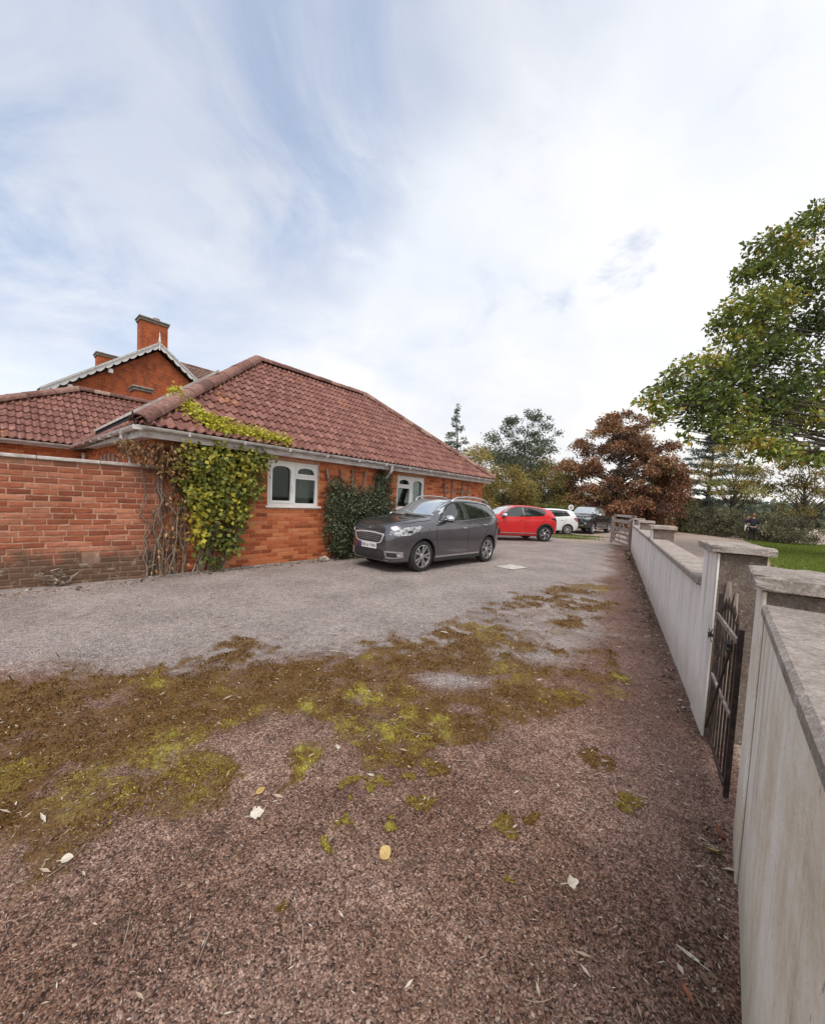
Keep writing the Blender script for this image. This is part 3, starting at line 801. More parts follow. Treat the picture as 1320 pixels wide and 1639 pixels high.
inner = MB(); inner.box((0.3, 3.0, 0), (HL - .3, 3.1, HZ)); inner.box((0.3, .3, -.02), (HL - .3, 3.0, .02)); inner.box((0.3, .3, HZ - .03), (HL - .3, 3.0, HZ - .01)); inner.box((4.4, .3, .02), (4.5, 3.0, HZ - .03))
inner.build('inner_wall', ROOM, house)
FACE = Matrix.Identity(4)
holes = [W1, W2]
def brick_score(it):
    a, b, z = it
    p = Vector(((a + b) / 2, 0, z))
    hid = (0.35 < p.x < 1.65 and z > 0.35) or (3.5 < p.x < 5.4 and z < 1.9)
    return near_s(p) - (6 if hid else 0)
lay_bricks(house, BRK_HOUSE, 0, HL, 0.0, HZ, holes, FACE, 300, brick_score, 0.0012)
# end wall (x = 0 looks towards -x), from above the garden wall
E_FACE = Matrix.Translation((0, 6.9, 0)) @ Matrix.Rotation(math.radians(-90), 4, 'Z')
ARCH = (1.85, 4.65, 1.4, 2.32)       # measured along the wall from the inner corner
lay_bricks(house, BRK_HOUSE, 0, 6.9, 1.35, HZ + .09, [], E_FACE, 0, lambda it: 0, 0.0012)
lay_bricks(house, BRK_HOUSE, 0, 3.4, 1.35, HZ + .09, [], Matrix.Translation((-3.4, 6.9, 0)), 0, lambda it: 0, 0.0012)
lay_bricks(house, BRK_HOUSE, 0, HD, 0, HZ, [], Matrix.Translation((HL, 0, 0)) @ Matrix.Rotation(math.radians(90), 4, 'Z'), 0, lambda it: 0, 0.0012)
# blind arch of upright bricks in the end wall
NA = 19
PALE_BRK = m_simple('pale_brick', [(0.3, (0.30, 0.15, 0.10)), (0.7, (0.50, 0.30, 0.22))], 0.9, 12, bump=0.4, bscale=90)
for k in range(NA):
    y = 6.9 - ARCH[0] - (k + .5) * (ARCH[1] - ARCH[0]) / NA
    q = abs((k + .5) / NA - .5) * 2
    top = 1.86 + 0.44 * math.sqrt(max(0.0, 1 - q * q * 0.96))
    b = MB(); b.cbox((-0.055, y - .046, 1.40), (-0.008, y + .030, top), 0.006)
    b.build('arch_brick', [PALE_BRK if k % 3 else BRK_GARD], house)

# roof: dark deck under real tiles
EV, AP = 0.30, 3.6
zE, PIT = 2.53, 0.79
zA = zE + PIT * AP
x0, x1, y0, y1 = -EV, HL + EV, -EV, HD + EV
yr = (y0 + y1) / 2
xa, xb = x0 + AP, x1 - AP
A = (xa, yr, zA); B = (xb, yr, zA)
dk = -0.035
deck = MB()
deck.add([(x0 + .04, y0 + .04, zE + dk), (x1 - .04, y0 + .04, zE + dk), (x1 - .04, y1, zE + dk), (x0 + .04, y1, zE + dk), (xa, yr, zA + dk), (xb, yr, zA + dk)],
         [(0, 1, 5, 4), (1, 2, 5), (2, 3, 4, 5), (3, 0, 4), (0, 3, 2, 1)])
deck.build('roof_deck', DECK, house)
SL = math.hypot(AP, PIT * AP)
vs_ = (0, AP, PIT * AP)
fw = x1 - x0
n_used = lay_tiles(house, (x0, y0 - .03, zE - .025), (1, 0, 0), vs_, fw, [(0, -.1), (fw, -.1), (fw, 0), (fw - AP, SL), (AP, SL), (0, 0)], SL, 190, near_s)
fe = y1 - y0
n_used += lay_tiles(house, (x0 - .03, y1, zE - .025), (0, -1, 0), (AP, 0, PIT * AP), fe, [(0, -.1), (fe, -.1), (fe, 0), (fe / 2, SL), (0, 0)], SL, 20, near_s)
lay_tiles(house, (x1 + .03, y0, zE - .025), (0, 1, 0), (-AP, 0, PIT * AP), fe, [(0, -.1), (fe, -.1), (fe, 0), (fe / 2, SL), (0, 0)], SL, 0, near_s)
# rear wing: same pitch, set back from the end wall
wy0 = 6.9 - EV; wh = 2.5; LIFT = 0.13; zW = zE + LIFT
wx0 = -3.4 - EV
w_ap = (0.10, wy0 + wh, zW + PIT * wh)
wlen = 6.5
deck2 = MB()
deck2.add([(wx0, wy0 + .04, zW + dk), (wlen, wy0 + .04, zW + dk), (wlen, wy0 + wh, w_ap[2] + dk), (w_ap[0], w_ap[1], w_ap[2] + dk), (wx0, wy0 + 2 * wh, zW + dk), (wlen, wy0 + 2 * wh, zW + dk)],
          [(0, 1, 2, 3), (0, 3, 4), (4, 3, 2, 5), (0, 4, 5, 1)])
deck2.build('roof_deck', DECK, house)
wsl = math.hypot(wh, PIT * wh)
n_used += lay_tiles(house, (wx0, wy0 - .03, zW - .025), (1, 0, 0), (0, wh, PIT * wh), wlen - wx0, [(0, -.1), (wlen - wx0, -.1), (wlen - wx0, wsl), (w_ap[0] - wx0, wsl), (0, 0)], wsl, 88, near_s)
# left hip slope of the wing
hx = w_ap[0] - wx0
ll = math.hypot(hx, w_ap[2] - zW)
lay_tiles(house, (wx0 - .03, wy0 + 2 * wh, zW - .025), (0, -1, 0), (hx, 0, w_ap[2] - zW), 2 * wh, [(0, -.1), (2 * wh, -.1), (2 * wh, 0), (wh, ll), (0, 0)], ll, 0, near_s)
up = Vector((0, 0, 0.035))
for p, q in (((x0, y0, zE), A), ((x1, y0, zE), B), ((x0, y1, zE), A), ((wx0, wy0, zW), w_ap), ((wx0, wy0 + 2 * wh, zW), w_ap)):
    ridge_tiles(house, Vector(p) + up, Vector(q) + up, 'hip_tile')
ridge_tiles(house, Vector(A) + up, Vector(B) + up, 'ridge_tile')
ridge_tiles(house, Vector(w_ap) + up, Vector((wlen, w_ap[1], w_ap[2])) + up, 'ridge_tile')
hi = MB(); hi.tube([(x0 - .05, y0 - .05, zE - .02), (x0 - .09, y0 - .09, zE + .05), (x0 - .09, y0 - .09, zE + .17)], .012, 6); hi.build('hip_iron', IRON, house)
vt = MB(); vt.cbox((-1.3, wy0 + 1.1, zE + .88), (-1.14, wy0 + 1.28, zE + 1.0), .02); vt.build('roof_vent', PALE_STONE, house)

# fascia, soffit, gutters
fz0, fz1 = zE - .19, zE - .03
fa = MB()
fa.box((x0 + .06, y0 + .06, fz0), (x1 - .06, y0 + .085, fz1))
fa.add([(x, y, z + (LIFT if y > 1 else 0)) for y in (y0 + .085, wy0 + .06) for x in (x0 + .06, x0 + .085) for z in (fz0 + (.05 if y > 1 else 0), fz1)], [(0, 1, 3, 2), (4, 6, 7, 5), (0, 4, 5, 1), (2, 3, 7, 6), (0, 2, 6, 4), (1, 5, 7, 3)])
fa.box((x1 - .085, y0 + .085, fz0), (x1 - .06, y1 - .06, fz1))
fa.box((wx0 + .06, wy0 + .0605, fz0 + LIFT + .05), (x0 + .0855, wy0 + .085, fz1 + LIFT))
fa.build('fascia', FASCIA, house)
so = MB(); so.box((x0 + .085, y0 + .085, fz0 + .01), (x1 - .085, -.001, fz0 + .02)); so.add([(x0 + .0855, 0, fz0 + .03), (-.001, 0, fz0 + .03), (-.001, wy0 + .06, fz0 + .06 + LIFT), (x0 + .0855, wy0 + .06, fz0 + .06 + LIFT)], [(0, 1, 2, 3)]); so.box((wx0, wy0 + .0855, fz0 + .06 + LIFT), (-.3, 6.899, fz0 + .07 + LIFT))
so.build('soffit', FASCIA, house)
def gutter(pts):
    """half-round gutter, open at the top, as a swept half ring"""
    mb = MB(); pts = [Vector(p) for p in pts]
    for p, q in zip(pts[:-1], pts[1:]):
        d = (q - p).normalized(); s_ = d.cross(Vector((0, 0, 1))).normalized()
        ring = []
        for k in range(9):
            a = math.pi + math.pi * k / 8
            ring.append((math.cos(a) * .06, math.sin(a) * .055))
        ring += [(x * .9, y * .9 + .002) for x, y in ring[::-1]]
        vs, n = [], len(ring)
        for o in (p, q):
            for x, y in ring: vs.append(o + s_ * x + Vector((0, 0, y)))
        mb.add(vs, [(k, (k + 1) % n, n + (k + 1) % n, n + k) for k in range(n)] + [tuple(range(n))[::-1], tuple(range(n, 2 * n))])
    return mb
gzt = zE - .035
gx, gy = x0 - .003, y0 - .003
gutter([(gx, gy, gzt + .01), (x1, gy, gzt)]).build('gutter', UPVC_D, house, True)
gutter([(gx, gy, gzt + .01), (gx, wy0 - .05, gzt + LIFT)]).build('gutter', UPVC_D, house, True)
gutter([(gx, wy0 - .003, gzt + LIFT), (wx0, wy0 - .003, gzt + LIFT)]).build('gutter', UPVC_D, house, True)
gm = MB(); gm.tube([(gx, gy, gzt - .062), (gx, gy, gzt + .012)], .068, 12); gm.build('gutter_corner', UPVC_D, house, True)
for x in np.arange(0.4, HL, 0.95):
    b = MB(); b.box((x, gy - .066, gzt - .064), (x + .03, gy + .066, gzt - .03)); b.box((x, gy - .068, gzt - .05), (x + .03, gy - .060, gzt + .012)); b.build('gutter_bracket', UPVC_D, house)
for y in np.arange(0.6, 6.2, 0.95):
    b = MB(); b.box((gx - .066, y, gzt - .064 + LIFT * y / 6.6), (gx + .06, y + .03, gzt - .03 + LIFT * y / 6.6)); b.build('gutter_bracket', UPVC_D, house)
dp = MB(); dp.tube([(5.42, gy, gzt - .05), (5.42, gy, gzt - .17), (5.42, gy + .06, gzt - .25), (5.26, -.11, gzt - .47), (5.20, -.07, gzt - .56), (5.20, -.07, 0.05)], .036, 10)
dp.tube([(5.42, gy, gzt - .03), (5.42, gy, gzt - .12)], .047, 10)
dp.build('downpipe', UPVC_D, house, True)
dp = MB(); dp.tube([(gx, .75, gzt - .05), (gx, .75, gzt - .18), (gx + .04, .8, gzt - .24), (-.09, 1.22, gzt - .34), (-.07, 1.28, gzt - .42), (-.07, 1.28, 0.05)], .036, 10)
dp.build('downpipe', UPVC_D, house, True)
dp = MB(); dp.tube([(-.08, 6.55, HZ - .02), (-.08, 6.55, 0.05)], .05, 10); dp.build('downpipe', UPVC_D, house, True)
wr = MB(); wr.tube([(3.22, -.02, 2.42), (3.24, -.03, 2.36), (3.235, -.025, 2.30), (3.26, -.02, 2.0)], .006, 5); wr.tube([(2.85, gy - .02, gzt - .06), (3.0, -.1, 2.33), (3.22, -.02, 2.42)], .005, 5)
wr.build('cable', UPVC_D, house)

# windows
def arch_head(mb, xa_, xb_, ztop, rise, y0_, y1_):
    """white spandrel between a straight head and a segmental arch"""
    n = 10
    for i in range(n):
        u0, u1 = i / n, (i + 1) / n
        f = lambda u: ztop - rise * (1 - math.sqrt(max(0, 1 - (2 * u - 1) ** 2))) - .004
        a, b = xa_ + (xb_ - xa_) * u0, xa_ + (xb_ - xa_) * u1
        mb.prism([(a, f(u0)), (b, f(u1)), (b, ztop + .001), (a, ztop + .001)], lambda u, v, d: (u, d, v), y0_, y1_)
def make_window(w, flip, curtain):
    a, b, z0, z1 = w
    f = MB(); ft = .065; yf, yb = .035, .10
    mx = (a + b) / 2
    f.box((a + .003, yf, z0), (a + ft, yb, z1)); f.box((b - ft, yf, z0), (b - .003, yb, z1))
    f.box((a + ft, yf, z0), (b - ft, yb, z0 + ft)); f.box((a + ft, yf, z1 - ft), (b - ft, yb, z1))
    f.box((mx - .04, yf - .004, z0 + ft), (mx + .04, yb, z1 - ft))
    fl, fr = (a + ft, mx - .04), (mx + .04, b - ft)      # full light, split light
    if flip: fl, fr = fr, fl
    zt = z0 + (z1 - z0) * .66
    f.box((fr[0], yf - .002, zt - .035), (fr[1], yb - .002, zt + .035))
    # sashes stand proud of the frame
    sw = .045
    def sash(xa_, xb_, za_, zb_):
        f.box((xa_, yf - .018, za_), (xa_ + sw, yf + .03, zb_)); f.box((xb_ - sw, yf - .018, za_), (xb_, yf + .03, zb_))
        f.box((xa_ + sw, yf - .018, za_), (xb_ - sw, yf + .03, za_ + sw)); f.box((xa_ + sw, yf - .018, zb_ - sw), (xb_ - sw, yf + .03, zb_))
    sash(fl[0], fl[1], z0 + ft, z1 - ft)
    sash(fr[0], fr[1], zt + .035, z1 - ft)
    arch_head(f, fl[0] + sw, fl[1] - sw, z1 - ft - sw, .085, yf - .014, yf + .026)
    arch_head(f, fr[0] + sw, fr[1] - sw, z1 - ft - sw, .085, yf - .014, yf + .026)
    fo = f.build('window', UPVC, house)
    for xa_, xb_, za_, zb_ in ((fl[0], fl[1], z0 + ft, z1 - ft), (fr[0], fr[1], z0 + ft, zt - .035), (fr[0], fr[1], zt + .035, z1 - ft)):
        g = MB(); g.box((xa_ + .01, yf + .034, za_ + .01), (xb_ - .01, yf + .040, zb_ - .01)); g.build('pane', GLASS, fo)
    s = MB(); s.cbox((a - .06, -.055, z0 - .045), (b + .06, .10, z0 - .002), .008); s.build('sill', UPVC, fo)
    hx_ = fl[1] - sw / 2 if not flip else fl[0] + sw / 2
    h = MB(); h.box((hx_ - .012, yf - .045, z0 + .32), (hx_ + .012, yf - .019, z0 + .36)); h.beam((hx_, yf - .04, z0 + .33), (hx_, yf - .04, z0 + .46), .02, .014); h.build('handle', UPVC, fo)
    for xa_, xb_ in curtain:
        n = 40; V, F2 = [], []
        for i in range(n + 1):
            u = i / n; x = xa_ + (xb_ - xa_) * u
            y = .30 + .025 * math.sin(u * (xb_ - xa_) * 75) + .01 * math.sin(u * 31)
            V += [(x, y, z0 - .1), (x, y * .98, z1 + .02)]
        for i in range(n): F2.append((2 * i, 2 * i + 2, 2 * i + 3, 2 * i + 1))
        c = MB(); c.add(V, F2); c.build('curtain', CURTAIN, fo, True)
make_window(W1, False, [(2.76, 3.22)])
make_window(W2, True, [(6.85, 7.3)])

# solar panel on the end slope, tilted a little flatter than the tiles
sp = MB()
R_ = Matrix.Identity(3)
def onslope(s_, t_, h): return Vector((x0 + s_, t_, zE + PIT * s_ + h))
def slab(s0, s1, t0, t1, h0, h1, lift0, lift1, mb, mi=0):
    P = [onslope(s0, t0, h0 + lift0), onslope(s1, t0, h0 + lift1), onslope(s1, t1, h0 + lift1), onslope(s0, t1, h0 + lift0)]
    Q = [p + Vector((0, 0, h1 - h0)) for p in P]
    mb.add(P + Q, [(0, 3, 2, 1), (4, 5, 6, 7), (0, 1, 5, 4), (1, 2, 6, 5), (2, 3, 7, 6), (3, 0, 4, 7)], mi)
for k in range(3):
    b = MB(); t0 = 1.55 + k * 1.56
    slab(.42, 1.86, t0, t0 + 1.54, .06, .225, 0, 0, b, 1); b.mi[1] = 0
    po = b.build('solar_panel', [SOLAR, SOLAR_EDGE], house)
    fr_ = MB()
    slab(.385, .42, t0 - .01, t0 + 1.55, .20, .262, 0, 0, fr_); slab(1.86, 1.895, t0 - .01, t0 + 1.55, .20, .262, 0, 0, fr_)
    slab(.4205, 1.8595, t0 - .03, t0, .20, .26, 0, 0, fr_); slab(.4205, 1.8595, t0 + 1.5405, t0 + 1.5495, .20, .26, 0, 0, fr_)
    fr_.build('panel_frame', PALE_STONE, po)
# low edging of pale stone along the foot of the wall
ed = MB()
for i in range(14):
    ed.cbox((-.1 + i * .78, -.10, -.05), (-.1 + i * .78 + .765, -.012, .028 + random.uniform(-.004, .006)), .01)
ed.build('plinth', STONE, house)

# ------------------------------------------------------------------ garden wall
gd = Vector((-1.02, -0.90, 0)).normalized()
GL = 4.2
grz = math.atan2(-gd.y, -gd.x)
g0 = HC + gd * GL + Vector((0.02, -0.02, 0))
gw = thing('garden_wall', 'weathered red brick garden wall with pale coping and stained foot, joining the bungalow', 'wall', g0, grz)
b = MB(); b.box((0, 0, -.05), (GL + .1, .22, 1.86)); b.build('wall_core', MORTAR_G, gw)
GMi = (Matrix.Translation(g0) @ Matrix.Rotation(grz, 4, 'Z')).inverted() @ Vector((0, 0, EYE))
lay_bricks(gw, BRK_GARD, 0, GL + .1, -0.035, 1.862, [(3.28, 3.48, .355, .42)], Matrix.Identity(4), 300, lambda it: -((Vector(((it[0] + it[1]) / 2, 0, it[2])) - GMi).length), 0.0048, 1.0)
for k in range(6):
    c = MB(); a = k * .70; c.cbox((a, -.03, 1.862), (min(a + .694, GL + .05), .25, 1.912), .008); c.build('coping_stone', PALE_STONE, gw)

# ------------------------------------------------------------------ rendered boundary walls
def pier(parent, s0, s1, y0_, y1_, ztop, mat_face, ov=.05, capz=.085, seed=0):
    b = MB(); b.box((s0 + .012, y0_ + .014, -.05), (s1 - .002, y1_, ztop)); po = b.build('pier', ROUGH, parent)
    f = MB(); f.cbox((s0, y0_, -.05), (s1, y0_ + .013, ztop - .002), .004); f.build('render_face', mat_face, po)
    c = MB()
    bm = bmesh.new(); bmesh.ops.create_cube(bm, size=1)
    bmesh.ops.subdivide_edges(bm, edges=bm.edges[:], cuts=5, use_grid_fill=True)
    g = random.Random(seed)
    lo, hi = (s0 - ov, y0_ - ov, ztop), (s1 + ov, y1_ + ov, ztop + capz)
    for v in bm.verts:
        p = [lo[i] + (v.co[i] + .5) * (hi[i] - lo[i]) for i in range(3)]
        e = sum(abs(abs(v.co[i]) - .5) < 1e-4 for i in range(3))
        if e >= 2:
            for i in range(3):
                if abs(abs(v.co[i]) - .5) < 1e-4: p[i] -= math.copysign(g.uniform(.001, .012), v.co[i])
        v.co = Vector(p)
    bm.verts.index_update()
    c.add([v.co.copy() for v in bm.verts], [tuple(v.index for v in f_.verts) for f_ in bm.faces]); bm.free()
    c.build('pier_cap', CAPC, po)
    return po
def bay(parent, s0, s1, ztop, mat_face, y0_=0.0, th=.19, cap=.075, ov=.045, step=.92):
    b = MB(); n = max(2, int((s1 - s0) / .25)); 
    b.box((s0, y0_, -.05), (s1, y0_ + th, ztop)); b.build('wall_panel', mat_face, parent)
    x = s0 + .002
    while x < s1 - .05:
        e = min(x + step, s1 - .002)
        if s1 - e < .25: e = s1 - .002
        c = MB(); c.cbox((x, y0_ - ov, ztop + .001 + random.uniform(0, .004)), (e - .006, y0_ + th + ov, ztop + cap + random.uniform(-.003, .003)), .012)
        c.build('coping_stone', CAPC, parent); x = e
wrz = math.atan2(WDIR[1], WDIR[0])
fw_ = thing('concrete_wall', 'long whitewashed concrete wall with brown coping and capped piers beside the drive', 'wall', (WALL_A[0], WALL_A[1], 0), wrz)
# local y points to the drive for this heading, so the wall body lies at negative y: mirror by building with a flipped frame
def flip_y(root):
    for ch in root.children: 
        ch.matrix_local = Matrix.Diagonal((1, -1, 1, 1)) @ ch.matrix_local
PS = [(-.10, .33), (4.74, 5.16), (8.80, 9.22), (12.64, 13.06)]
for i, (a, b_) in enumerate(PS): pier(fw_, a, b_, -.012, .24 if i == 0 else .32, 1.255 if i == 0 else 1.21, RENDER, .04, .058 if i == 0 else .07, seed=i)
for (a, b_), (c_, d_) in zip(PS[:-1], PS[1:]): bay(fw_, b_ + .001, c_ - .001, .955, RENDER)
flip_y(fw_)
N0 = Vector((1.60, 1.68, 0)); ND = Vector((-.648, -.762, 0)).normalized()
nw_ = thing('concrete_wall', 'near end of concrete boundary wall with yellow-brown rain stains, right of the iron gate', 'wall', N0, math.atan2(ND.y, ND.x))
pier(nw_, 0, .33, 0, .30, 1.215, RENDER_Y, .035, .068, 9)
bay(nw_, .331, 2.05, 1.112, RENDER_Y, y0_=.012, th=.17, step=.95, cap=.056, ov=.013)

# iron gate between the two piers
ga, gb = Vector((2.02, 2.36, 0)), Vector((1.685, 1.825, 0))
gdv = (gb - ga); gl = gdv.length
ig = thing('iron_gate', 'rusty iron pedestrian gate with upright bars between concrete piers', 'gate', ga, math.atan2(gdv.y, gdv.x))
gzb, gzt_ = .045, .86
def ibar(x, z0, z1, w, name='bar', m=IRON):
    b = MB(); b.box((x - w / 2, -w / 2, z0), (x + w / 2, w / 2, z1)); return b.build(name, m, ig)
ibar(.012, gzb, 1.0, .022, 'stile'); ibar(gl - .012, gzb, .93, .022, 'stile')
for i in range(6):
    x = .095 + i * (gl - .16) / 5.6
    o = ibar(x, gzb + .02, .90 + .06 * math.sin(i * .6), .009)
    tp = MB(); zt = .90 + .06 * math.sin(i * .6)
    tp.tube([(x, 0, zt), (x, 0, zt + .03), (x, 0, zt + .075)], [.007, .010, .001], 6); tp.build('spear_tip', IRON, o)
for z, m, w in ((.865, IRON_W, .026), (.47, IRON_W, .018), (.10, IRON, .014)):
    b = MB(); b.box((.024, -.018, z - w / 2), (gl - .024, -.0055, z + w / 2)); b.build('rail', m, ig)
b = MB(); b.beam((.05, -.024, .12), (gl - .05, -.024, .84), .010, .010); b.build('brace', IRON, ig)
for k in range(2):
    cx_ = .2 + k * .22; b = MB()
    b.tube([(cx_ + .05 * math.cos(t) * (1 - t / 9), -.02, .66 + .075 * math.sin(t) * (1 - t / 9)) for t in np.linspace(0, 6.5, 22)], .006, 5); b.build('scroll', IRON, ig)
b = MB(); b.box((gl - .09, -.05, .80), (gl - .015, -.026, .845)); b.tube([(gl - .09, -.045, .82), (gl + .03, -.045, .82)], .009, 6); b.build('latch', IRON, ig)
b = MB()
for k in range(3):
    b.tube([(.0 + random.uniform(-.02, .02), -.03 + random.uniform(-.02, .01), .72 + .012 * math.sin(t * 3 + k)) for t in np.linspace(0, 6, 14)], .003, 4)
    a_ = k * 2.1
    b.tube([(-.05 * math.cos(a_), -.03, .72 + .05 * math.sin(a_)), (.05 * math.cos(a_), -.04, .72 - .04 * math.sin(a_))], .0028, 4)
b.build('wire_tie', IRON, ig)
# weathered stakes leaning in the gateway
for k, (p, q, w, lab) in enumerate((((2.085, 2.36, 0.0), (2.10, 2.40, 1.07), .045, 'split grey timber stake upright against the far pier of the iron gateway'), ((2.03, 2.33, .0), (2.14, 2.38, 1.0), .03, 'thin grey stick leaning across the far pier behind the iron gate'))):
    m = MB(); n = 8; p, q = Vector(p), Vector(q)
    m.tube([p.lerp(q, i / n) + Vector((random.uniform(-.006, .006), random.uniform(-.006, .006), 0)) for i in range(n + 1)], [w * (0.55 + .1 * random.random()) * (1 if i < n else .5) for i in range(n + 1)], 6)
    tag(m.build('timber_stake', WOOD_OLD), lab, 'stake')

# five-bar gate at the end of the wall
fa_, fb_ = Vector((8.42, 14.15, 0)), Vector((9.28, 17.1, 0))
fd = fb_ - fa_; FL = fd.length
fg = thing('five_bar_gate', 'open weathered timber five-bar gate hung at the end of the concrete wall', 'gate', fa_, math.atan2(fd.y, fd.x))
def gpart(name, p, q, w, h, m=WOOD_GATE):
    b = MB(); b.beam(p, q, w, h); return b.build(name, m, fg)
gpart('stile', (.05, 0, .10), (.05, 0, 1.22), .075, .09); gpart('stile', (FL - .05, 0, .05), (FL - .05, 0, 1.28), .075, .09)
for z in (.18, .36, .56, .79, 1.08): gpart('gate_bar', (.0875, 0, z), (FL - .0875, 0, z), .03, .085 if z < 1 else .10)
gpart('brace', (.12, -.035, .16), (FL * .5, -.035, 1.07), .025, .075); gpart('brace', (FL - .12, -.035, .16), (FL * .5 + .02, -.036, 1.07), .025, .075)
gpart('brace', (FL * .5, .035, .16), (FL * .5, .035, 1.07), .025, .075)
gp_ = MB(); gp_.cbox((-.10, -.08, -.05), (.006, .08, 1.18), .012); tag(link('gate_post', gp_.mesh('gate_post', WOOD_OLD)), 'dark square timber post carrying the five-bar gate', 'post').matrix_world = Matrix.Translation(fa_) @ Matrix.Rotation(math.atan2(fd.y, fd.x), 4, 'Z')
ra, rb = Vector((9.35, 15.6, 0)), Vector((10.2, 18.6, 0)); rd = rb - ra
rf = thing('rail_fence', 'pale two-rail timber fence just beyond the open five-bar gate', 'fence', ra, math.atan2(rd.y, rd.x))
for x in (.05, rd.length - .05):
    b = MB(); b.cbox((x - .05, -.05, -.05), (x + .05, .05, 1.36), .01); b.build('post', WOOD_OLD, rf)
for z in (1.30, 1.08, .62):
    b = MB(); b.box((-.08, -.085, z - .05), (rd.length + .08, -.052, z + .05)); b.build('rail', WOOD_GATE if z < 1.2 else PALE_STONE, rf)

# ------------------------------------------------------------------ the taller house behind
def m_farbrick(name, rot):
    t = NT(name)
    v = t.pos((1, 1, 1), 'obj', rot)
    b = t.n.new('ShaderNodeTexBrick'); t.l.new(v, b.inputs['Vector'])
    b.inputs['Color1'].default_value = (0.50, 0.11, 0.035, 1); b.inputs['Color2'].default_value = (0.36, 0.075, 0.028, 1); b.inputs['Mortar'].default_value = (0.45, 0.20, 0.10, 1)
    b.inputs['Scale'].default_value = 1.0; b.inputs['Mortar Size'].default_value = 0.008; b.inputs['Brick Width'].default_value = 0.225; b.inputs['Row Height'].default_value = 0.075
    n = t.noise(t.pos(), 3.5, 6, 0.65)
    c = t.mix(t.math('MULTIPLY', t.step(n, 0.42, 0.66), 0.7), b.outputs[0], (0.17, 0.06, 0.035))
    t.pbr(c, 0.9, 0, t.bump(b.outputs[1], -0.4, 0.01), 0, 0.25); return t.m
FB_X = m_farbrick('far_brick_front', (math.radians(90), 0, 0))
FB_Y = m_farbrick('far_brick_side', (math.radians(90), 0, math.radians(90)))
vh = thing('brick_house', 'taller red brick house with white scalloped bargeboard gable and two chimneys behind the bungalow', 'house', HC, HRZ)
GT, GA, GZ, GS = 13.0, 3.29, 8.05, 0.78
ge0, ge1 = -0.55, 7.13
ez = GZ - GS * (GA - ge0)
w = MB()
w.prism([(ge0 + .35, -.05), (ge1 - .35, -.05), (ge1 - .35, ez + .1), (GA, GZ - .18), (ge0 + .35, ez + .1)], lambda u, v, d: (u, d, v), GT, GT + .3)
w.build('gable_wall', FB_X, vh)
w = MB(); w.box((ge0 + .35, GT + .301, -.05), (ge0 + .65, 24, ez + .1)); w.box((ge1 - .65, GT + .301, -.05), (ge1 - .35, 24, ez + .1)); w.build('side_wall', FB_Y, vh)
def m_slope_tiles(name):
    t = NT(name); v = t.pos((1, 1, 1), 'obj')
    b = t.n.new('ShaderNodeTexBrick'); t.l.new(v, b.inputs['Vector'])
    b.inputs['Color1'].default_value = (0.17, 0.085, 0.06, 1); b.inputs['Color2'].default_value = (0.24, 0.13, 0.10, 1); b.inputs['Mortar'].default_value = (0.05, 0.03, 0.025, 1)
    b.inputs['Scale'].default_value = 1.0; b.inputs['Mortar Size'].default_value = 0.02; b.inputs['Brick Width'].default_value = 0.24; b.inputs['Row Height'].default_value = 0.22
    n = t.noise(t.pos(), 6, 6, 0.65)
    t.pbr(t.mix(t.math('MULTIPLY', t.step(n, .5, .7), .5), b.outputs[0], (0.30, 0.26, 0.17)), 0.85, 0, t.bump(b.outputs[1], -0.8, 0.03)); return t.m
FT = m_slope_tiles('far_roof_tile')
def roof_slab(p, q, up_, h, parent, thick=.07):
    """one tiled slope: p-q is the eave, up_ the direction to the ridge"""
    p, q, up_ = Vector(p), Vector(q), Vector(up_)
    n = (q - p).cross(up_).normalized()
    x = (q - p); L = x.length; x.normalize(); y = up_.normalized()
    mb = MB(); mb.box((0, 0, 0), (L, up_.length, thick))
    for r in range(int(up_.length / .22)):                       # each course is a step
        mb.box((0, r * .22, thick + .0005), (L, r * .22 + .12, thick + .018))
    o = mb.build('roof', FT, parent)
    o.matrix_local = Matrix(((x.x, y.x, n.x, p.x), (x.y, y.y, n.y, p.y), (x.z, y.z, n.z, p.z), (0, 0, 0, 1)))
    return o
roof_slab((ge1 + .02, GT - .28, ez), (ge1 + .02, 24, ez), (GA - ge1 - .02, 0, GZ - ez), 0, vh)
roof_slab((ge0 - .02, 24, ez), (ge0 - .02, GT - .28, ez), (GA - ge0 + .02, 0, GZ - ez), 0, vh)
roof_slab((4.2, 12.6, 5.7), (12.5, 12.6, 5.7), (0, 3.4, 2.75), 0, vh)
roof_slab((12.5, 19.4, 5.7), (4.2, 19.4, 5.7), (0, -3.4, 2.75), 0, vh)
b = MB(); b.box((4.3, 13.31, -.05), (12.3, 13.6, 6.2)); b.build('side_wall', FB_X, vh)
b = MB(); b.prism([(13.3, -.05), (19.2, -.05), (19.2, 5.7), (16, 8.3), (13.3, 6.1)], lambda u, v, d: (d, u, v), 12.02, 12.3); b.build('gable_wall', FB_Y, vh)
rt = MB()
for k in range(28):
    rt.tube([(4.3 + k * .29, 16, 8.50), (4.3 + k * .29 + .27, 16, 8.50)], .09, 8)
rt.build('ridge', HIP, vh)
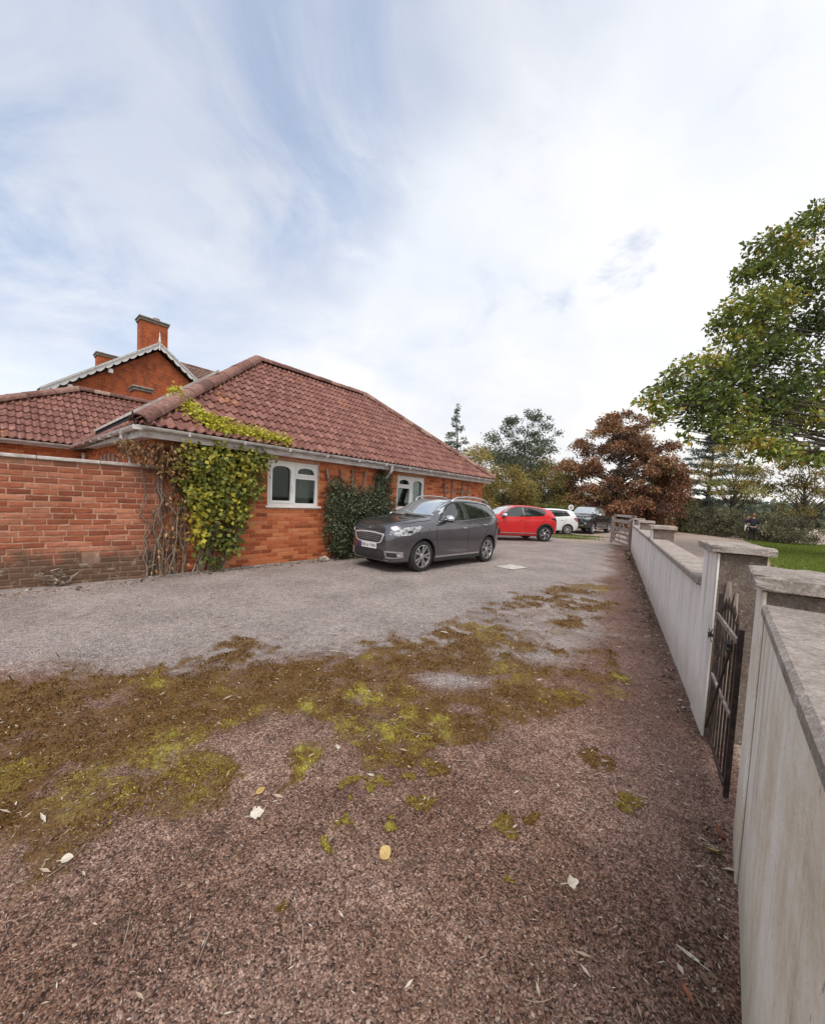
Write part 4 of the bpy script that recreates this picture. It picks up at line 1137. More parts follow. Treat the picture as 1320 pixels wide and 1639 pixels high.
# scalloped bargeboards, soffit and finial
for sgn, ex in ((-1, ge0), (1, ge1)):
    L = math.hypot(GA - ex, GZ - ez)
    n = 14
    poly_top, low = [], []
    N = n * 8
    ux, uz = (GA - ex) / L, (GZ - ez) / L
    bb = MB()
    for i in range(N):
        l0, l1 = L * i / N, L * (i + 1) / N
        f = lambda l: .13 + .095 * abs(math.sin(math.pi * l / L * n)) ** .6
        P = lambda l, d: (ex + ux * l + 0 * d, ez + uz * l + .10 - d)
        a0, a1 = P(l0, 0), P(l1, 0); c0, c1 = P(l0, f(l0)), P(l1, f(l1))
        q = [c0, c1, a1, a0] if sgn < 0 else [c1, c0, a0, a1]
        bb.prism(q, lambda u, v, d: (u, d, v), GT - .30, GT - .26)
    bb.build('bargeboard', UPVC, vh)
    t_ = MB(); t_.beam((ex, GT - .29, ez + .11), (GA, GT - .29, GZ + .11), .10, .07); t_.build('barge_cap', UPVC_D, vh)
    sf = MB(); sf.add([(ex, GT - .259, ez + .02), (GA, GT - .259, GZ + .02), (GA, GT - .001, GZ + .02), (ex, GT - .001, ez + .02)], [(0, 1, 2, 3)]); sf.build('soffit', UPVC, vh)
    for fr_ in (.22, .55):
        bx_ = ex + (GA - ex) * fr_; bz_ = ez + (GZ - ez) * fr_ - .2
        k = MB(); k.cbox((bx_ - .08, GT - .24, bz_ - .16), (bx_ + .08, GT - .002, bz_ + .02), .02); k.build('purlin_end', UPVC, vh)
fi = MB(); fi.lathe([(.03, -.35), (.045, -.1), (.03, 0), (.055, .08), (.03, .16), (.012, .42), (0, .5)], lambda x, y, a: (GA + x, GT - .30 + y, GZ + .14 + a), 10); fi.build('finial', UPVC, vh, True)
def chimney(x0_, x1_, y0_, y1_, z0_, z1_, pots):
    b = MB(); b.box((x0_, y0_, z0_), (x1_, y1_, z1_)); c = b.build('chimney', FB_X, vh)
    k = MB(); k.cbox((x0_ - .05, y0_ - .05, z1_), (x1_ + .05, y1_ + .05, z1_ + .10), .02); k.cbox((x0_ - .09, y0_ - .09, z1_ + .1005), (x1_ + .09, y1_ + .09, z1_ + .19), .03); k.build('chimney_cap', STONE, c)
    for px_, ph in pots:
        k = MB(); k.lathe([(.12, 0), (.12, ph * .8), (.15, ph * .82), (.15, ph), (.10, ph), (.10, .05)], lambda x, y, a: (px_ + x, (y0_ + y1_) / 2 + y, z1_ + .19 + a), 12); k.build('chimney_pot', PALE_STONE, c, True)
chimney(2.86, 3.95, 14.0, 14.65, 6.0, 9.42, [(3.25, .10), (3.55, .18)])
chimney(1.9, 3.2, 18.0, 18.7, 6.0, 8.35, [])
chimney(2.15, 2.75, 11.7, 12.3, 4.0, 5.62, [])

# ------------------------------------------------------------------ climbing plants
def scatter_poly(P, n, rng=RNG):
    P = np.array(P); lo, hi = P.min(0), P.max(0); out = []
    while sum(len(o) for o in out) < n:
        q = rng.uniform(lo, hi, (n * 3, 2)); out.append(q[poly_sd(q[:, 0], q[:, 1], P) > 0])
    return np.concatenate(out)[:n]
LEAF_VINE = m_leaf('vine_leaf', [(0.0, (0.040, 0.032, 0.014)), (0.25, (0.063, 0.075, 0.018)), (0.5, (0.138, 0.161, 0.032)), (0.75, (0.287, 0.299, 0.052)), (1.0, (0.506, 0.414, 0.046))], 0.25)
LEAF_GOLD = m_leaf('golden_leaf', [(0.0, (0.20, 0.10, 0.03)), (0.4, (0.38, 0.33, 0.03)), (0.8, (0.60, 0.56, 0.06)), (1.0, (0.66, 0.62, 0.16))], 0.3)
LEAF_DRY = m_leaf('dry_leaf', [(0.0, (0.07, 0.035, 0.02)), (0.5, (0.22, 0.11, 0.055)), (0.8, (0.38, 0.22, 0.10)), (1.0, (0.50, 0.34, 0.16))], 0.2)
LEAF_IVY = m_leaf('ivy_leaf', [(0.0, (0.018, 0.024, 0.012)), (0.35, (0.055, 0.072, 0.030)), (0.65, (0.115, 0.135, 0.065)), (0.9, (0.24, 0.25, 0.14)), (1.0, (0.42, 0.41, 0.27))], 0.12, 0.35, 0.6)

vine = thing('climbing_vine', 'green and yellow vine climbing the bungalow corner over the gutter onto the roof', 'vine', HC, HRZ)
VP_ = [(.10, 2.30), (1.88, 2.40), (1.84, 1.9), (1.60, 1.14), (1.28, .50), (1.0, .10), (.55, .12), (.60, .7), (.55, 1.02), (.40, 1.6), (.25, 1.9)]
cl = scatter_poly(VP_, 105)
cl = np.concatenate([cl, scatter_poly([(.45, 1.2), (1.7, 1.4), (1.85, 2.38), (.6, 2.38)], 62)])
C, T_ = [], []
for sx, sz in cl:
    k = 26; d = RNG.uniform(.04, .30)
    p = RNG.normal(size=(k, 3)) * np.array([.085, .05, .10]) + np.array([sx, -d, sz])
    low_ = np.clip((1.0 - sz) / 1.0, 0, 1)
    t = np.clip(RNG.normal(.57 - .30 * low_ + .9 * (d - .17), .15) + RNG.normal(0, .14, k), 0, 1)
    if .45 < sx < .75 and .7 < sz < 1.2: t = np.clip(t + .4, 0, 1)
    C.append(p); T_.append(t)
C = np.concatenate(C); T_ = np.concatenate(T_); m_ = C[:, 1] < -.012; C, T_ = C[m_], T_[m_]
D = unit(RNG.normal(size=(len(C), 3)) * .6 + np.array([0, -.35, -.8])); N_ = unit(RNG.normal(size=(len(C), 3)) * .5 + np.array([0, -1, .35]))
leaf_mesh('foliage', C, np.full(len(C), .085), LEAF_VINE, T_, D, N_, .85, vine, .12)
# dry brown shoots at the corner and down the stems
C = np.concatenate([scatter_poly([(-.55, 2.28), (.55, 2.33), (.45, 1.75), (.1, 1.7), (-.15, 1.86), (-.5, 2.02)], 900), scatter_poly([(.1, 1.9), (.5, 1.9), (.5, .1), (-.1, .1), (.1, .9)], 260), scatter_poly([(1.3, 2.38), (2.0, 2.38), (1.95, 1.7), (1.6, 1.3)], 160)])
C = np.stack([C[:, 0], -RNG.uniform(.02, .3, len(C)), C[:, 1]], 1)
D = unit(RNG.normal(size=(len(C), 3)) * .5 + np.array([0, -.2, -.9]))
leaf_mesh('dry_foliage', C, np.full(len(C), .075), LEAF_DRY, RNG.uniform(0, 1, len(C)), D, None, .5, vine)
# golden shoots on the tiles and gutter
def on_roof(s_, v): return np.array([s_, y0 + v * AP / SL, zE + v * PIT * AP / SL + .05])
path = [(.50, 1.25), (.53, .95), (.60, .62), (.72, .34), (.85, .18), (1.2, .12), (1.6, .16), (2.0, .10), (2.35, .04)]
C, T_ = [], []
for (a0, v0), (a1, v1) in zip(path[:-1], path[1:]):
    L_ = math.hypot(a1 - a0, v1 - v0); k = int(L_ * 620)
    for _ in range(k):
        u = random.random(); wdt = .085 if v0 > .1 else .06
        C.append(on_roof(a0 + (a1 - a0) * u + random.gauss(0, wdt), v0 + (v1 - v0) * u + random.gauss(0, wdt)) + np.array([0, 0, abs(random.gauss(0, .06))]))
        T_.append(random.gauss(.72, .2))
for _ in range(260):
    C.append(on_roof(.95 + random.gauss(0, .2), .42 + random.gauss(0, .09) - 0) + np.array([0, 0, abs(random.gauss(0, .05))])); T_.append(random.gauss(.7, .2))
C = np.array(C)
leaf_mesh('golden_foliage', C, np.full(len(C), .072), LEAF_GOLD, np.array(T_), None, unit(RNG.normal(size=(len(C), 3)) * .6 + np.array([0, -.5, 1])), .75, vine)
def wander(p, q, n=9, w=.03):
    p, q = Vector(p), Vector(q); o = []
    for i in range(n + 1):
        u = i / n; e = math.sin(math.pi * u)
        o.append(p.lerp(q, u) + Vector((random.gauss(0, w), random.gauss(0, w * .5), random.gauss(0, w * .3))) * e)
    return o
for k in range(26):
    a = random.uniform(-.12, .45); e = a + random.uniform(-.15, .35)
    m = MB(); r0_ = random.uniform(.008, .02)
    pts = wander((a, random.uniform(-.08, -.03), 0), (e, random.uniform(-.14, -.03), random.uniform(1.2, 2.35)), 10, .05)
    m.tube(pts, [r0_ * (1 - .6 * i / 10) for i in range(11)], 5); m.build('stem', STEM, vine, True)
for k in range(12):
    a = random.uniform(.55, 1.15)
    m = MB(); pts = wander((a, -.07, 0), (random.uniform(.6, 1.6), -.1, random.uniform(1.0, 2.3)), 10, .05)
    m.tube(pts, [.022 * (1 - .6 * i / 10) for i in range(11)], 5); m.build('stem', STEM, vine, True)
for k in range(16):
    a = random.uniform(-.1, .5); z = random.uniform(.05, 1.9)
    m = MB(); pts = wander((a, -.05, z), (a + random.uniform(-.35, .35), random.uniform(-.25, -.06), z + random.uniform(-.1, .5)), 6, .03)
    m.tube(pts, [.006 * (1 - .7 * i / 6) for i in range(7)], 4); m.build('twig', STEM, vine)

# dead stump at the foot of the garden wall
st = thing('vine_stump', 'bare gnarled vine stump at the foot of the garden wall', 'stump', Vector((-5.25, 5.46, 0)), grz)
for k in range(9):
    a = random.uniform(-.1, .1); m = MB()
    pts = wander((a * .6, -.05, -.01), (a + random.uniform(-.16, .16), -.06 - random.uniform(0, .12), random.uniform(.14, .36)), 7, .05)
    m.tube(pts, [.03 * (1 - .65 * i / 7) for i in range(8)], 6); m.build('branch', STEM, st, True)

# trellises
def trellis(label, stakes, rails, foot):
    t = thing('trellis', label, 'trellis', HC, HRZ)
    for (a, za), (b_, zb) in stakes:
        m = MB(); m.beam((a, -.045, za), (b_, -.045, zb), .045, .02, up=(0, 1, 0)); m.build('stake', WOOD_OLD, t)
    for (a, za), (b_, zb) in rails:
        m = MB(); m.beam((a, -.024, za), (b_, -.024, zb), .035, .018, up=(0, 1, 0)); m.build('crossbar', WOOD_OLD, t)
    return t
trellis('wooden fan trellis rising out of the dark green shrub between the windows', [((4.05, .1), (3.46, 2.2)), ((4.15, .1), (3.88, 2.22)), ((4.25, .1), (4.28, 2.26)), ((4.35, .1), (4.72, 2.26)), ((4.45, .1), (5.10, 2.2))], [((3.72, 1.3), (4.8, 1.3)), ((3.9, .7), (4.65, .7))], 0)
trellis('small wooden trellis on the brick wall behind the grey car', [((8.55, .3), (8.22, 2.26)), ((8.78, .3), (8.72, 2.3)), ((9.1, .3), (9.40, 2.3)), ((9.3, .3), (9.82, 2.26))], [((8.2, 1.92), (9.95, 1.92)), ((8.4, 1.2), (9.6, 1.2))], 0)

shrub = thing('wall_shrub', 'dark green small-leaved shrub trained up the brick wall beside the grey car', 'shrub', HC, HRZ)
SP_ = [(3.62, .02), (3.46, .5), (3.38, 1.0), (3.46, 1.5), (3.52, 1.88), (3.72, 2.0), (3.95, 1.84), (4.15, 1.92), (4.4, 1.70), (4.62, 1.74), (4.85, 1.62), (5.02, 1.9), (5.12, 2.26), (5.34, 2.36), (5.5, 2.1), (5.46, 1.7), (5.62, 1.3), (5.4, .9), (5.3, .4), (4.9, .02)]
cl = scatter_poly(SP_, 720); C, T_ = [], []
for sx, sz in cl:
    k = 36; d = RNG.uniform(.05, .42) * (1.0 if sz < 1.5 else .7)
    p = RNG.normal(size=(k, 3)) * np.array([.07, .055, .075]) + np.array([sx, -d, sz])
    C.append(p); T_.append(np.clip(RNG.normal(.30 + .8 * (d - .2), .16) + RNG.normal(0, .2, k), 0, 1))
C = np.concatenate(C); T_ = np.concatenate(T_); m_ = C[:, 1] < -.02
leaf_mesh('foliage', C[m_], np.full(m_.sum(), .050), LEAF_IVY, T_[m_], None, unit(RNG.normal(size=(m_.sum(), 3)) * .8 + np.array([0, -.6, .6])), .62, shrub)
for k in range(7):
    a = random.uniform(3.9, 4.6); m = MB(); pts = wander((a, -.08, 0), (random.uniform(3.5, 5.4), -.12, random.uniform(1.2, 1.9)), 8, .06); m.tube(pts, [.025 * (1 - .7 * i / 8) for i in range(9)], 5); m.build('stem', STEM, shrub, True)
for k, (sx, sy, sz) in enumerate(((3.25, -.28, .07), (3.38, -.22, .06))):
    bm = bmesh.new(); bmesh.ops.create_icosphere(bm, subdivisions=2, radius=1)
    for v in bm.verts: v.co = Vector((v.co.x * .11, v.co.y * .08, v.co.z * .075)) * random.uniform(.8, 1.15)
    me = bpy.data.meshes.new('broken_brick'); bm.to_mesh(me); bm.free(); me.materials.append(PALE_STONE if k else STONE)
    o = tag(link('loose_stone', me), ('pale broken stone' if k else 'grey broken stone') + ' lying at the wall foot left of the dark shrub', 'stone'); o.location = HM @ Vector((sx, sy, sz - .02))

# ------------------------------------------------------------------ trees and shrubs
def tree(name, label, cat, base, H, trunk_r, clumps, leaf, n_leaf, mat, bark, group=None, limb=.4, flat=.6, droop=.2, tint=(.5, .18, .14), trunk_top=.85, ratio=.55, lean=(0, 0), seed=1, trunk_from=0.0, hollow=.0):
    """trunk, limbs reaching every leaf clump, and a crown of separate leaves; clumps: local (x, y, z, r)"""
    g = np.random.default_rng(seed); rr = random.Random(seed)
    root = thing(name, label, cat, base, 0, group)
    tr = MB(); n = 8
    pts = [Vector((lean[0] * (i / n) ** 1.4 + rr.gauss(0, .012) * H * (i > 0), lean[1] * (i / n) ** 1.4 + rr.gauss(0, .012) * H * (i > 0), H * trunk_top * i / n - .1 * (i == 0))) for i in range(n + 1)]
    tr.tube(pts, [trunk_r * (1.25 if i == 0 else 1 - .88 * i / n) for i in range(n + 1)], 8); tr.build('trunk', bark, root, True)
    lb = MB()
    for (cx, cy, cz, cr) in clumps:
        zt = max(H * .10, min(H * trunk_top * .97, cz - limb * math.hypot(cx, cy) - .3))
        f = zt / (H * trunk_top) * n; i = min(int(f), n - 1); s = pts[i].lerp(pts[i + 1], f - i)
        e = Vector((cx, cy, cz)); L = (e - s).length
        m = s.lerp(e, .5) + Vector((rr.gauss(0, .05) * L, rr.gauss(0, .05) * L, .06 * L))
        r0_ = max(.018, trunk_r * (1 - .85 * f / n) * .38)
        q = s.lerp(m, .5) + Vector((rr.gauss(0, .03) * L, rr.gauss(0, .03) * L, .04 * L))
        lb.tube([s, q, m, m.lerp(e, .5) + Vector((0, 0, .02 * L)), e], [r0_, r0_ * .75, r0_ * .5, r0_ * .32, .008], 5, cap=False)
        for _ in range(3):
            e2 = e + Vector((rr.uniform(-1, 1), rr.uniform(-1, 1), rr.uniform(-flat, flat))) * cr * .75
            lb.tube([m.lerp(e, .6), m.lerp(e2, .8), e2], [r0_ * .3, r0_ * .2, .006], 4, cap=False)
    lb.build('limbs', bark, root, True)
    cl = np.array(clumps); vol = cl[:, 3] ** 2.2; cnt = np.maximum(8, (n_leaf * vol / vol.sum())).astype(int)
    C, T_ = [], []
    for (cx, cy, cz, cr), k in zip(clumps, cnt):
        u = unit(g.normal(size=(k, 3))) * (g.random((k, 1)) ** (.45 - hollow)) * cr * np.array([1, 1, flat])
        u *= (1 + .35 * np.sin(u[:, :1] * 5 / max(cr, .3) + cx) * np.cos(u[:, 1:2] * 6 / max(cr, .3) + cy))
        u[:, 2] -= droop * (u[:, 0] ** 2 + u[:, 1] ** 2) / max(cr, .2)
        C.append(u + np.array([cx, cy, cz])); T_.append(g.normal(tint[0], tint[1]) + g.normal(0, tint[2], k))
    C = np.concatenate(C); T_ = np.concatenate(T_)
    D = unit(g.normal(size=(len(C), 3)) * .8 + unit(C - np.array([0, 0, H * .55])) * .5 + np.array([0, 0, -droop]))
    leaf_mesh('crown', C, np.full(len(C), leaf), mat, T_, D, None, ratio, root, .15, g)
    return root
def envelope(n, H, z0, fr, seed, rmin, rmax, squash=1.0, shell=.35):
    """clump centres filling the outline radius = fr(height 0..1)"""
    g = np.random.default_rng(seed); out = []
    while len(out) < n:
        h = g.random(); R = fr(h)
        if g.random() > R / max(fr(t) for t in (.1, .3, .5, .7, .9)) + .15: continue
        a = g.random() * 2 * math.pi; q = R * g.random() ** shell
        out.append((math.cos(a) * q, math.sin(a) * q * squash, z0 + (H - z0) * h, g.uniform(rmin, rmax) * (.75 + .5 * R / max(fr(.4), .1))))
    return out
LEAF_RED = m_leaf('copper_leaf', [(0.0, (0.072, 0.046, 0.035)), (0.3, (0.195, 0.083, 0.053)), (0.55, (0.351, 0.146, 0.082)), (0.75, (0.442, 0.275, 0.133)), (0.92, (0.221, 0.225, 0.094)), (1.0, (0.650, 0.566, 0.343))], 0.25)
LEAF_OLIVE = m_leaf('olive_leaf', [(0.0, (0.054, 0.054, 0.020)), (0.35, (0.149, 0.135, 0.041)), (0.6, (0.284, 0.203, 0.061)), (0.85, (0.446, 0.297, 0.095)), (1.0, (0.324, 0.351, 0.095))], 0.3)
LEAF_GREY = m_leaf('grey_green_leaf', [(0.0, (0.046, 0.058, 0.046)), (0.5, (0.111, 0.137, 0.098)), (0.85, (0.195, 0.221, 0.143)), (1.0, (0.312, 0.325, 0.195))], 0.3)
LEAF_GREEN = m_leaf('summer_leaf', [(0.0, (0.032, 0.051, 0.017)), (0.4, (0.080, 0.123, 0.029)), (0.65, (0.160, 0.217, 0.043)), (0.85, (0.348, 0.362, 0.058)), (1.0, (0.522, 0.348, 0.087))], 0.32)
LEAF_CEDAR = m_leaf('conifer_needle', [(0.0, (0.024, 0.038, 0.032)), (0.6, (0.064, 0.096, 0.080)), (1.0, (0.160, 0.208, 0.176))], 0.1)
LEAF_HEDGE = m_leaf('laurel_leaf', [(0.0, (0.045, 0.042, 0.024)), (0.5, (0.135, 0.130, 0.070)), (0.85, (0.29, 0.275, 0.16)), (1.0, (0.46, 0.43, 0.28))], 0.18)
LEAF_CLIP = m_leaf('clipped_leaf', [(0.0, (0.06, 0.08, 0.02)), (0.5, (0.15, 0.17, 0.04)), (1.0, (0.32, 0.33, 0.10))], 0.25)

con = [(math.cos(a) * q, math.sin(a) * q, z, r) for a, q, z, r in [(random.uniform(0, 6.28), random.uniform(.15, 1) * (13.7 - h) * .30 + .05, h - random.uniform(0, .3), .22 + (13.7 - h) * .06) for h in np.concatenate([np.linspace(4.0, 9, 50), np.linspace(9, 13.5, 36)])]]
tree('conifer_tree', 'slender spire-topped grey-green conifer rising behind the bungalow roof end', 'tree', (4.82, 45, 0), 13.6, .22, con, .28, 5200, LEAF_GREY, BARK_G, None, -.1, .35, .3, (.42, .12, .16), .99, .42, seed=3)
tree('ash_tree', 'tall sparse grey-green tree with pale trunk standing behind the parked cars', 'tree', (14.2, 48, 0), 14.0, .34, envelope(92, 13.9, 4.6, lambda h: 5.2 * math.sin(math.pi * (h * .80 + .17)) ** .7, 5, .55, 1.15, 1, .42), .30, 13500, LEAF_GREY, BARK_G, None, .75, .6, .1, (.40, .14, .18), .82, .5, seed=5)
tree('young_tree', 'yellow-green leafy tree just clearing the far hip of the bungalow', 'tree', (6.9, 40, 0), 8.0, .16, envelope(44, 7.8, 2.0, lambda h: 2.5 * math.sin(math.pi * (h * .85 + .12)) ** .8, 6, .5, .9), .24, 6500, LEAF_OLIVE, BARK, None, .5, .7, .1, (.80, .14, .15), .8, seed=6)
tree('young_tree', 'dull olive tree behind the white car, below the tall grey-green one', 'tree', (12.6, 36, 0), 6.2, .16, envelope(46, 6.0, 1.2, lambda h: 3.1 * math.sin(math.pi * (h * .8 + .16)) ** .8, 16, .6, 1.0), .24, 7500, LEAF_OLIVE, BARK, None, .5, .7, .1, (.34, .14, .15), .8, seed=16)
tree('autumn_bush', 'tall orange and olive autumn bush at the end of the bungalow behind the red car', 'bush', (6.3, 26, 0), 4.5, .1, envelope(70, 4.5, .3, lambda h: 2.3 * math.sin(math.pi * (h * .62 + .34)) ** .7, 7, .35, .7), .15, 14500, LEAF_OLIVE, BARK, None, .4, .8, .1, (.60, .17, .16), .7, seed=7)
tree('autumn_bush', 'green and brown bush between the orange autumn bush and the copper tree', 'bush', (11.2, 31, 0), 4.6, .1, envelope(70, 4.5, .2, lambda h: 2.9 * math.sin(math.pi * (h * .62 + .34)) ** .7, 8, .4, .8), .18, 13000, LEAF_OLIVE, BARK, None, .4, .8, .1, (.40, .16, .16), .7, seed=8)
be = envelope(150, 9.9, .4, lambda h: 5.4 * math.sin(math.pi * (h * .66 + .30)) ** .75, 9, .5, 1.15, 1, .40)
tree('copper_beech', 'large russet copper tree with layered foliage behind the black pickup', 'tree', (17.6, 32, 0), 9.9, .32, be, .21, 58000, LEAF_RED, BARK, None, .35, .42, .35, (.46, .19, .17), .85, seed=9)
tree('copper_beech', 'low green-brown shoulder tree growing against the right of the copper tree', 'tree', (22.2, 33, 0), 5.0, .14, envelope(50, 4.9, .3, lambda h: 2.3 * math.sin(math.pi * (h * .66 + .30)) ** .75, 10, .4, .9), .18, 8500, LEAF_OLIVE, BARK, None, .35, .5, .3, (.28, .13, .15), .8, seed=10)
cd = []
for z, R in ((9.6, .5), (9.0, 1.1), (8.3, 1.7), (7.6, 2.5), (6.7, 2.0), (6.0, 3.1), (5.0, 3.6), (4.0, 2.6), (3.2, 3.8), (2.4, 3.4)):
    a0_ = random.uniform(0, 6.28)
    for k in range(5):
        a = a0_ + k * 1.26 + random.uniform(-.3, .3)
        for q in (.45, .8, 1.0): cd.append((math.cos(a) * R * q, math.sin(a) * R * q, z + random.uniform(-.15, .1), .42 * (1.25 - .4 * q) + R * .07))
tree('cedar_tree', 'dark cedar with flat layered branches right of the copper tree', 'tree', (30.3, 38, 0), 10.0, .28, cd, .24, 15000, LEAF_CEDAR, BARK, None, .05, .22, .25, (.45, .18, .18), .98, .3, seed=11)
tree('young_tree', 'thin yellow-green tree with bare forking limbs beside the cedar', 'tree', (26.0, 30, 0), 8.2, .17, envelope(52, 8.0, 3.0, lambda h: 2.9 * math.sin(math.pi * (h * .75 + .18)) ** .8, 12, .35, .8, 1, .6), .17, 5200, LEAF_OLIVE, BARK, None, .9, .5, .15, (.82, .16, .15), .75, seed=12)
tree('young_tree', 'loose brown-green tree at the right edge behind the person', 'tree', (29.6, 28, 0), 7.5, .18, envelope(60, 7.4, 1.5, lambda h: 3.3 * math.sin(math.pi * (h * .72 + .22)) ** .8, 13, .4, .9, 1, .6), .17, 7500, LEAF_OLIVE, BARK, None, .8, .5, .15, (.42, .2, .18), .75, seed=13)

# the big tree at the right: clumps placed where its boughs are
def along_ray(px, py, Y):
    d = _f + _r * ((px - CX) / FPX) - _u * ((py - CY) / FPX)
    return Vector((0, 0, EYE)) + d * (Y / d.y)
big = []
base_ = Vector((19.0, 13.4, 0))
for px, py, Y, r in ((1052, 628, 12.2, .55), (1075, 612, 12.4, .6), (1098, 590, 12.6, .7), (1130, 575, 12.8, .75), (1070, 650, 12.0, .5), (1100, 640, 12.2, .7), (1128, 618, 12.4, .8), (1160, 600, 12.8, .85), (1110, 668, 12.0, .5), (1140, 655, 12.2, .65), (1170, 640, 12.3, .8), (1200, 615, 12.8, .9), (1185, 575, 13.2, .9), (1215, 560, 13.4, .95), (1150, 520, 13.6, .45), (1172, 500, 13.6, .7), (1196, 480, 13.6, .85), (1180, 535, 13.4, .8), (1215, 510, 13.6, .95), (1240, 480, 13.8, 1.0), (1190, 435, 14, .5), (1215, 430, 14, .8), (1240, 420, 14.2, .9), (1215, 390, 14.2, .5), (1240, 380, 14.4, .65), (1262, 395, 14.4, .9), (1225, 650, 12.4, .8), (1250, 620, 12.8, 1.0), (1250, 560, 13.2, 1.0), (1205, 672, 12.0, .55), (1240, 690, 12.0, .6), (1095, 690, 11.8, .28), (1106, 702, 11.8, .2), (1180, 668, 12, .45), (1290, 360, 14.6, .9), (1300, 440, 14.4, 1.1), (1300, 520, 14, 1.1), (1295, 600, 13.4, 1.1), (1290, 670, 12.6, .9), (1262, 715, 12.0, .5), (1300, 730, 12.2, .6), (1330, 640, 13, 1.1), (1330, 500, 14, 1.2), (1350, 400, 14.6, 1.2), (1380, 560, 13.6, 1.2), (1400, 460, 14.4, 1.2), (1390, 660, 13, 1.1), (1440, 600, 13.4, 1.2), (1330, 330, 15, .9), (1390, 370, 15, 1.0), (1165, 682, 11.6, .55), (1190, 694, 11.5, .65), (1215, 705, 11.4, .7), (1245, 718, 11.3, .75), (1140, 680, 11.7, .42),  (1120, 640, 14.2, .8), (1170, 590, 14.8, .9), (1220, 530, 15.2, 1.0), (1250, 650, 14.4, .9), (1270, 470, 15.4, 1.0), (1040, 640, 12.0, .4), (1062, 668, 12.0, .35)):
    p = along_ray(px, py, Y) - base_; big.append((p.x, p.y, p.z, r * 1.08))
tree('walnut_tree', 'large overhanging green tree with yellowing leaves filling the right edge', 'tree', base_, 12.5, .30, big, .20, 21000, LEAF_GREEN, BARK, None, .12, .50, .30, (.52, .20, .17), .92, .5, seed=14)

# shrubs along the far side of the yard
for k, (px, pyb, H_, w_, lab, tn) in enumerate(((1052, 846, 1.9, 2.0, 'leftmost grey-green laurel in the shrub border, against the copper tree', .50), (1085, 849, 2.3, 2.2, 'rounded pale laurel in the shrub border beyond the yard, below the cedar', .62), (1118, 853, 2.2, 2.0, 'dull green laurel in the shrub border beneath the cedar trunk', .45), (1150, 857, 2.3, 1.9, 'dark laurel in the shrub border under the thin yellow-green tree', .36), (1183, 861, 2.2, 1.7, 'brown-green laurel in the shrub border just left of the person', .42), (1222, 866, 2.2, 1.8, 'laurel in the shrub border just right of the person', .38), (1262, 871, 2.4, 1.8, 'rightmost laurel in the shrub border, by the bright lawn', .5))):
    b_ = ground_at(px, pyb)
    sc_ = b_.y / 30.0
    tree('laurel_shrub', lab, 'shrub', (b_.x, b_.y, 0), H_ * sc_, .06, envelope(42, H_ * sc_, .12, lambda h: w_ * sc_ * math.sin(math.pi * (h * .58 + .36)) ** .6, 30 + k, .28 * sc_, .55 * sc_), .13 * sc_, 6500, LEAF_HEDGE, BARK, 'laurel shrubs along the far side of the yard', .4, .75, .1, (tn, .14, .17), .7, seed=30 + k)
for k, (px, py, Y, H_, w_, lab) in enumerate(((1110, 815, 40, 3.2, 3.2, 'dark bushy mass under the left boughs of the cedar'),)):
    p = along_ray(px, py, Y)
    tree('evergreen_bush', lab, 'bush', (p.x, p.y, 0), H_, .08, envelope(46, H_, .2, lambda h: w_ * math.sin(math.pi * (h * .58 + .36)) ** .6, 50 + k, .5, .9), .2, 7000, LEAF_CEDAR if k == 0 else LEAF_HEDGE, BARK, None, .4, .7, .1, (.35, .15, .17), .7, seed=50 + k)

# clipped hedge behind the white car
hg = thing('clipped_hedge', 'bright green flat-topped clipped hedge behind the red and white cars', 'hedge', (0, 0, 0))
h0, h1 = Vector((7.4, 27.0, 0)), Vector((11.0, 25.6, 0)); hd_ = (h1 - h0).normalized(); hn = Vector((-hd_.y, hd_.x, 0))
m = MB(); m.add([h0 + hn * -.4, h1 + hn * -.4, h1 + hn * .5, h0 + hn * .5] + [p + Vector((0, 0, z)) for p, z in ((h0 + hn * -.35, 1.72), (h1 + hn * -.35, 1.42), (h1 + hn * .45, 1.45), (h0 + hn * .45, 1.75))], [(0, 3, 2, 1), (4, 5, 6, 7), (0, 1, 5, 4), (1, 2, 6, 5), (2, 3, 7, 6), (3, 0, 4, 7)])
m.build('twiggy_core', BARK, hg)
k = 16000; u = RNG.random(k); hh = 1.78 - .30 * u; w_ = RNG.uniform(-.5, .55, k); zz = RNG.random(k) * hh
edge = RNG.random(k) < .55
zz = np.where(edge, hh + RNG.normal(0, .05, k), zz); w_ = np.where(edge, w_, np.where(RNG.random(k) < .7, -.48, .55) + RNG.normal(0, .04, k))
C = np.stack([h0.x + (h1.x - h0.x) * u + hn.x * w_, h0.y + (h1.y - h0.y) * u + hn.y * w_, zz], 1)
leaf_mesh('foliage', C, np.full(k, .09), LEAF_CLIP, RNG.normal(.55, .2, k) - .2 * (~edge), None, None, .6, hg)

# far wood closing the view
fwm = []
g = np.random.default_rng(77)
k = 15000; az = g.uniform(-.2, 1.15, k); dist = g.uniform(95, 125, k); top = 2.6 + 3.4 * fbm(az * 60, az * 0, .35, 4, 3)
zz = g.random(k) ** .7 * top
C = np.stack([np.sin(az) * dist, np.cos(az) * dist, zz], 1)
leaf_mesh('far_wood', C, np.full(k, 1.3), LEAF_GREY, g.normal(.5, .2, k), None, None, .8)

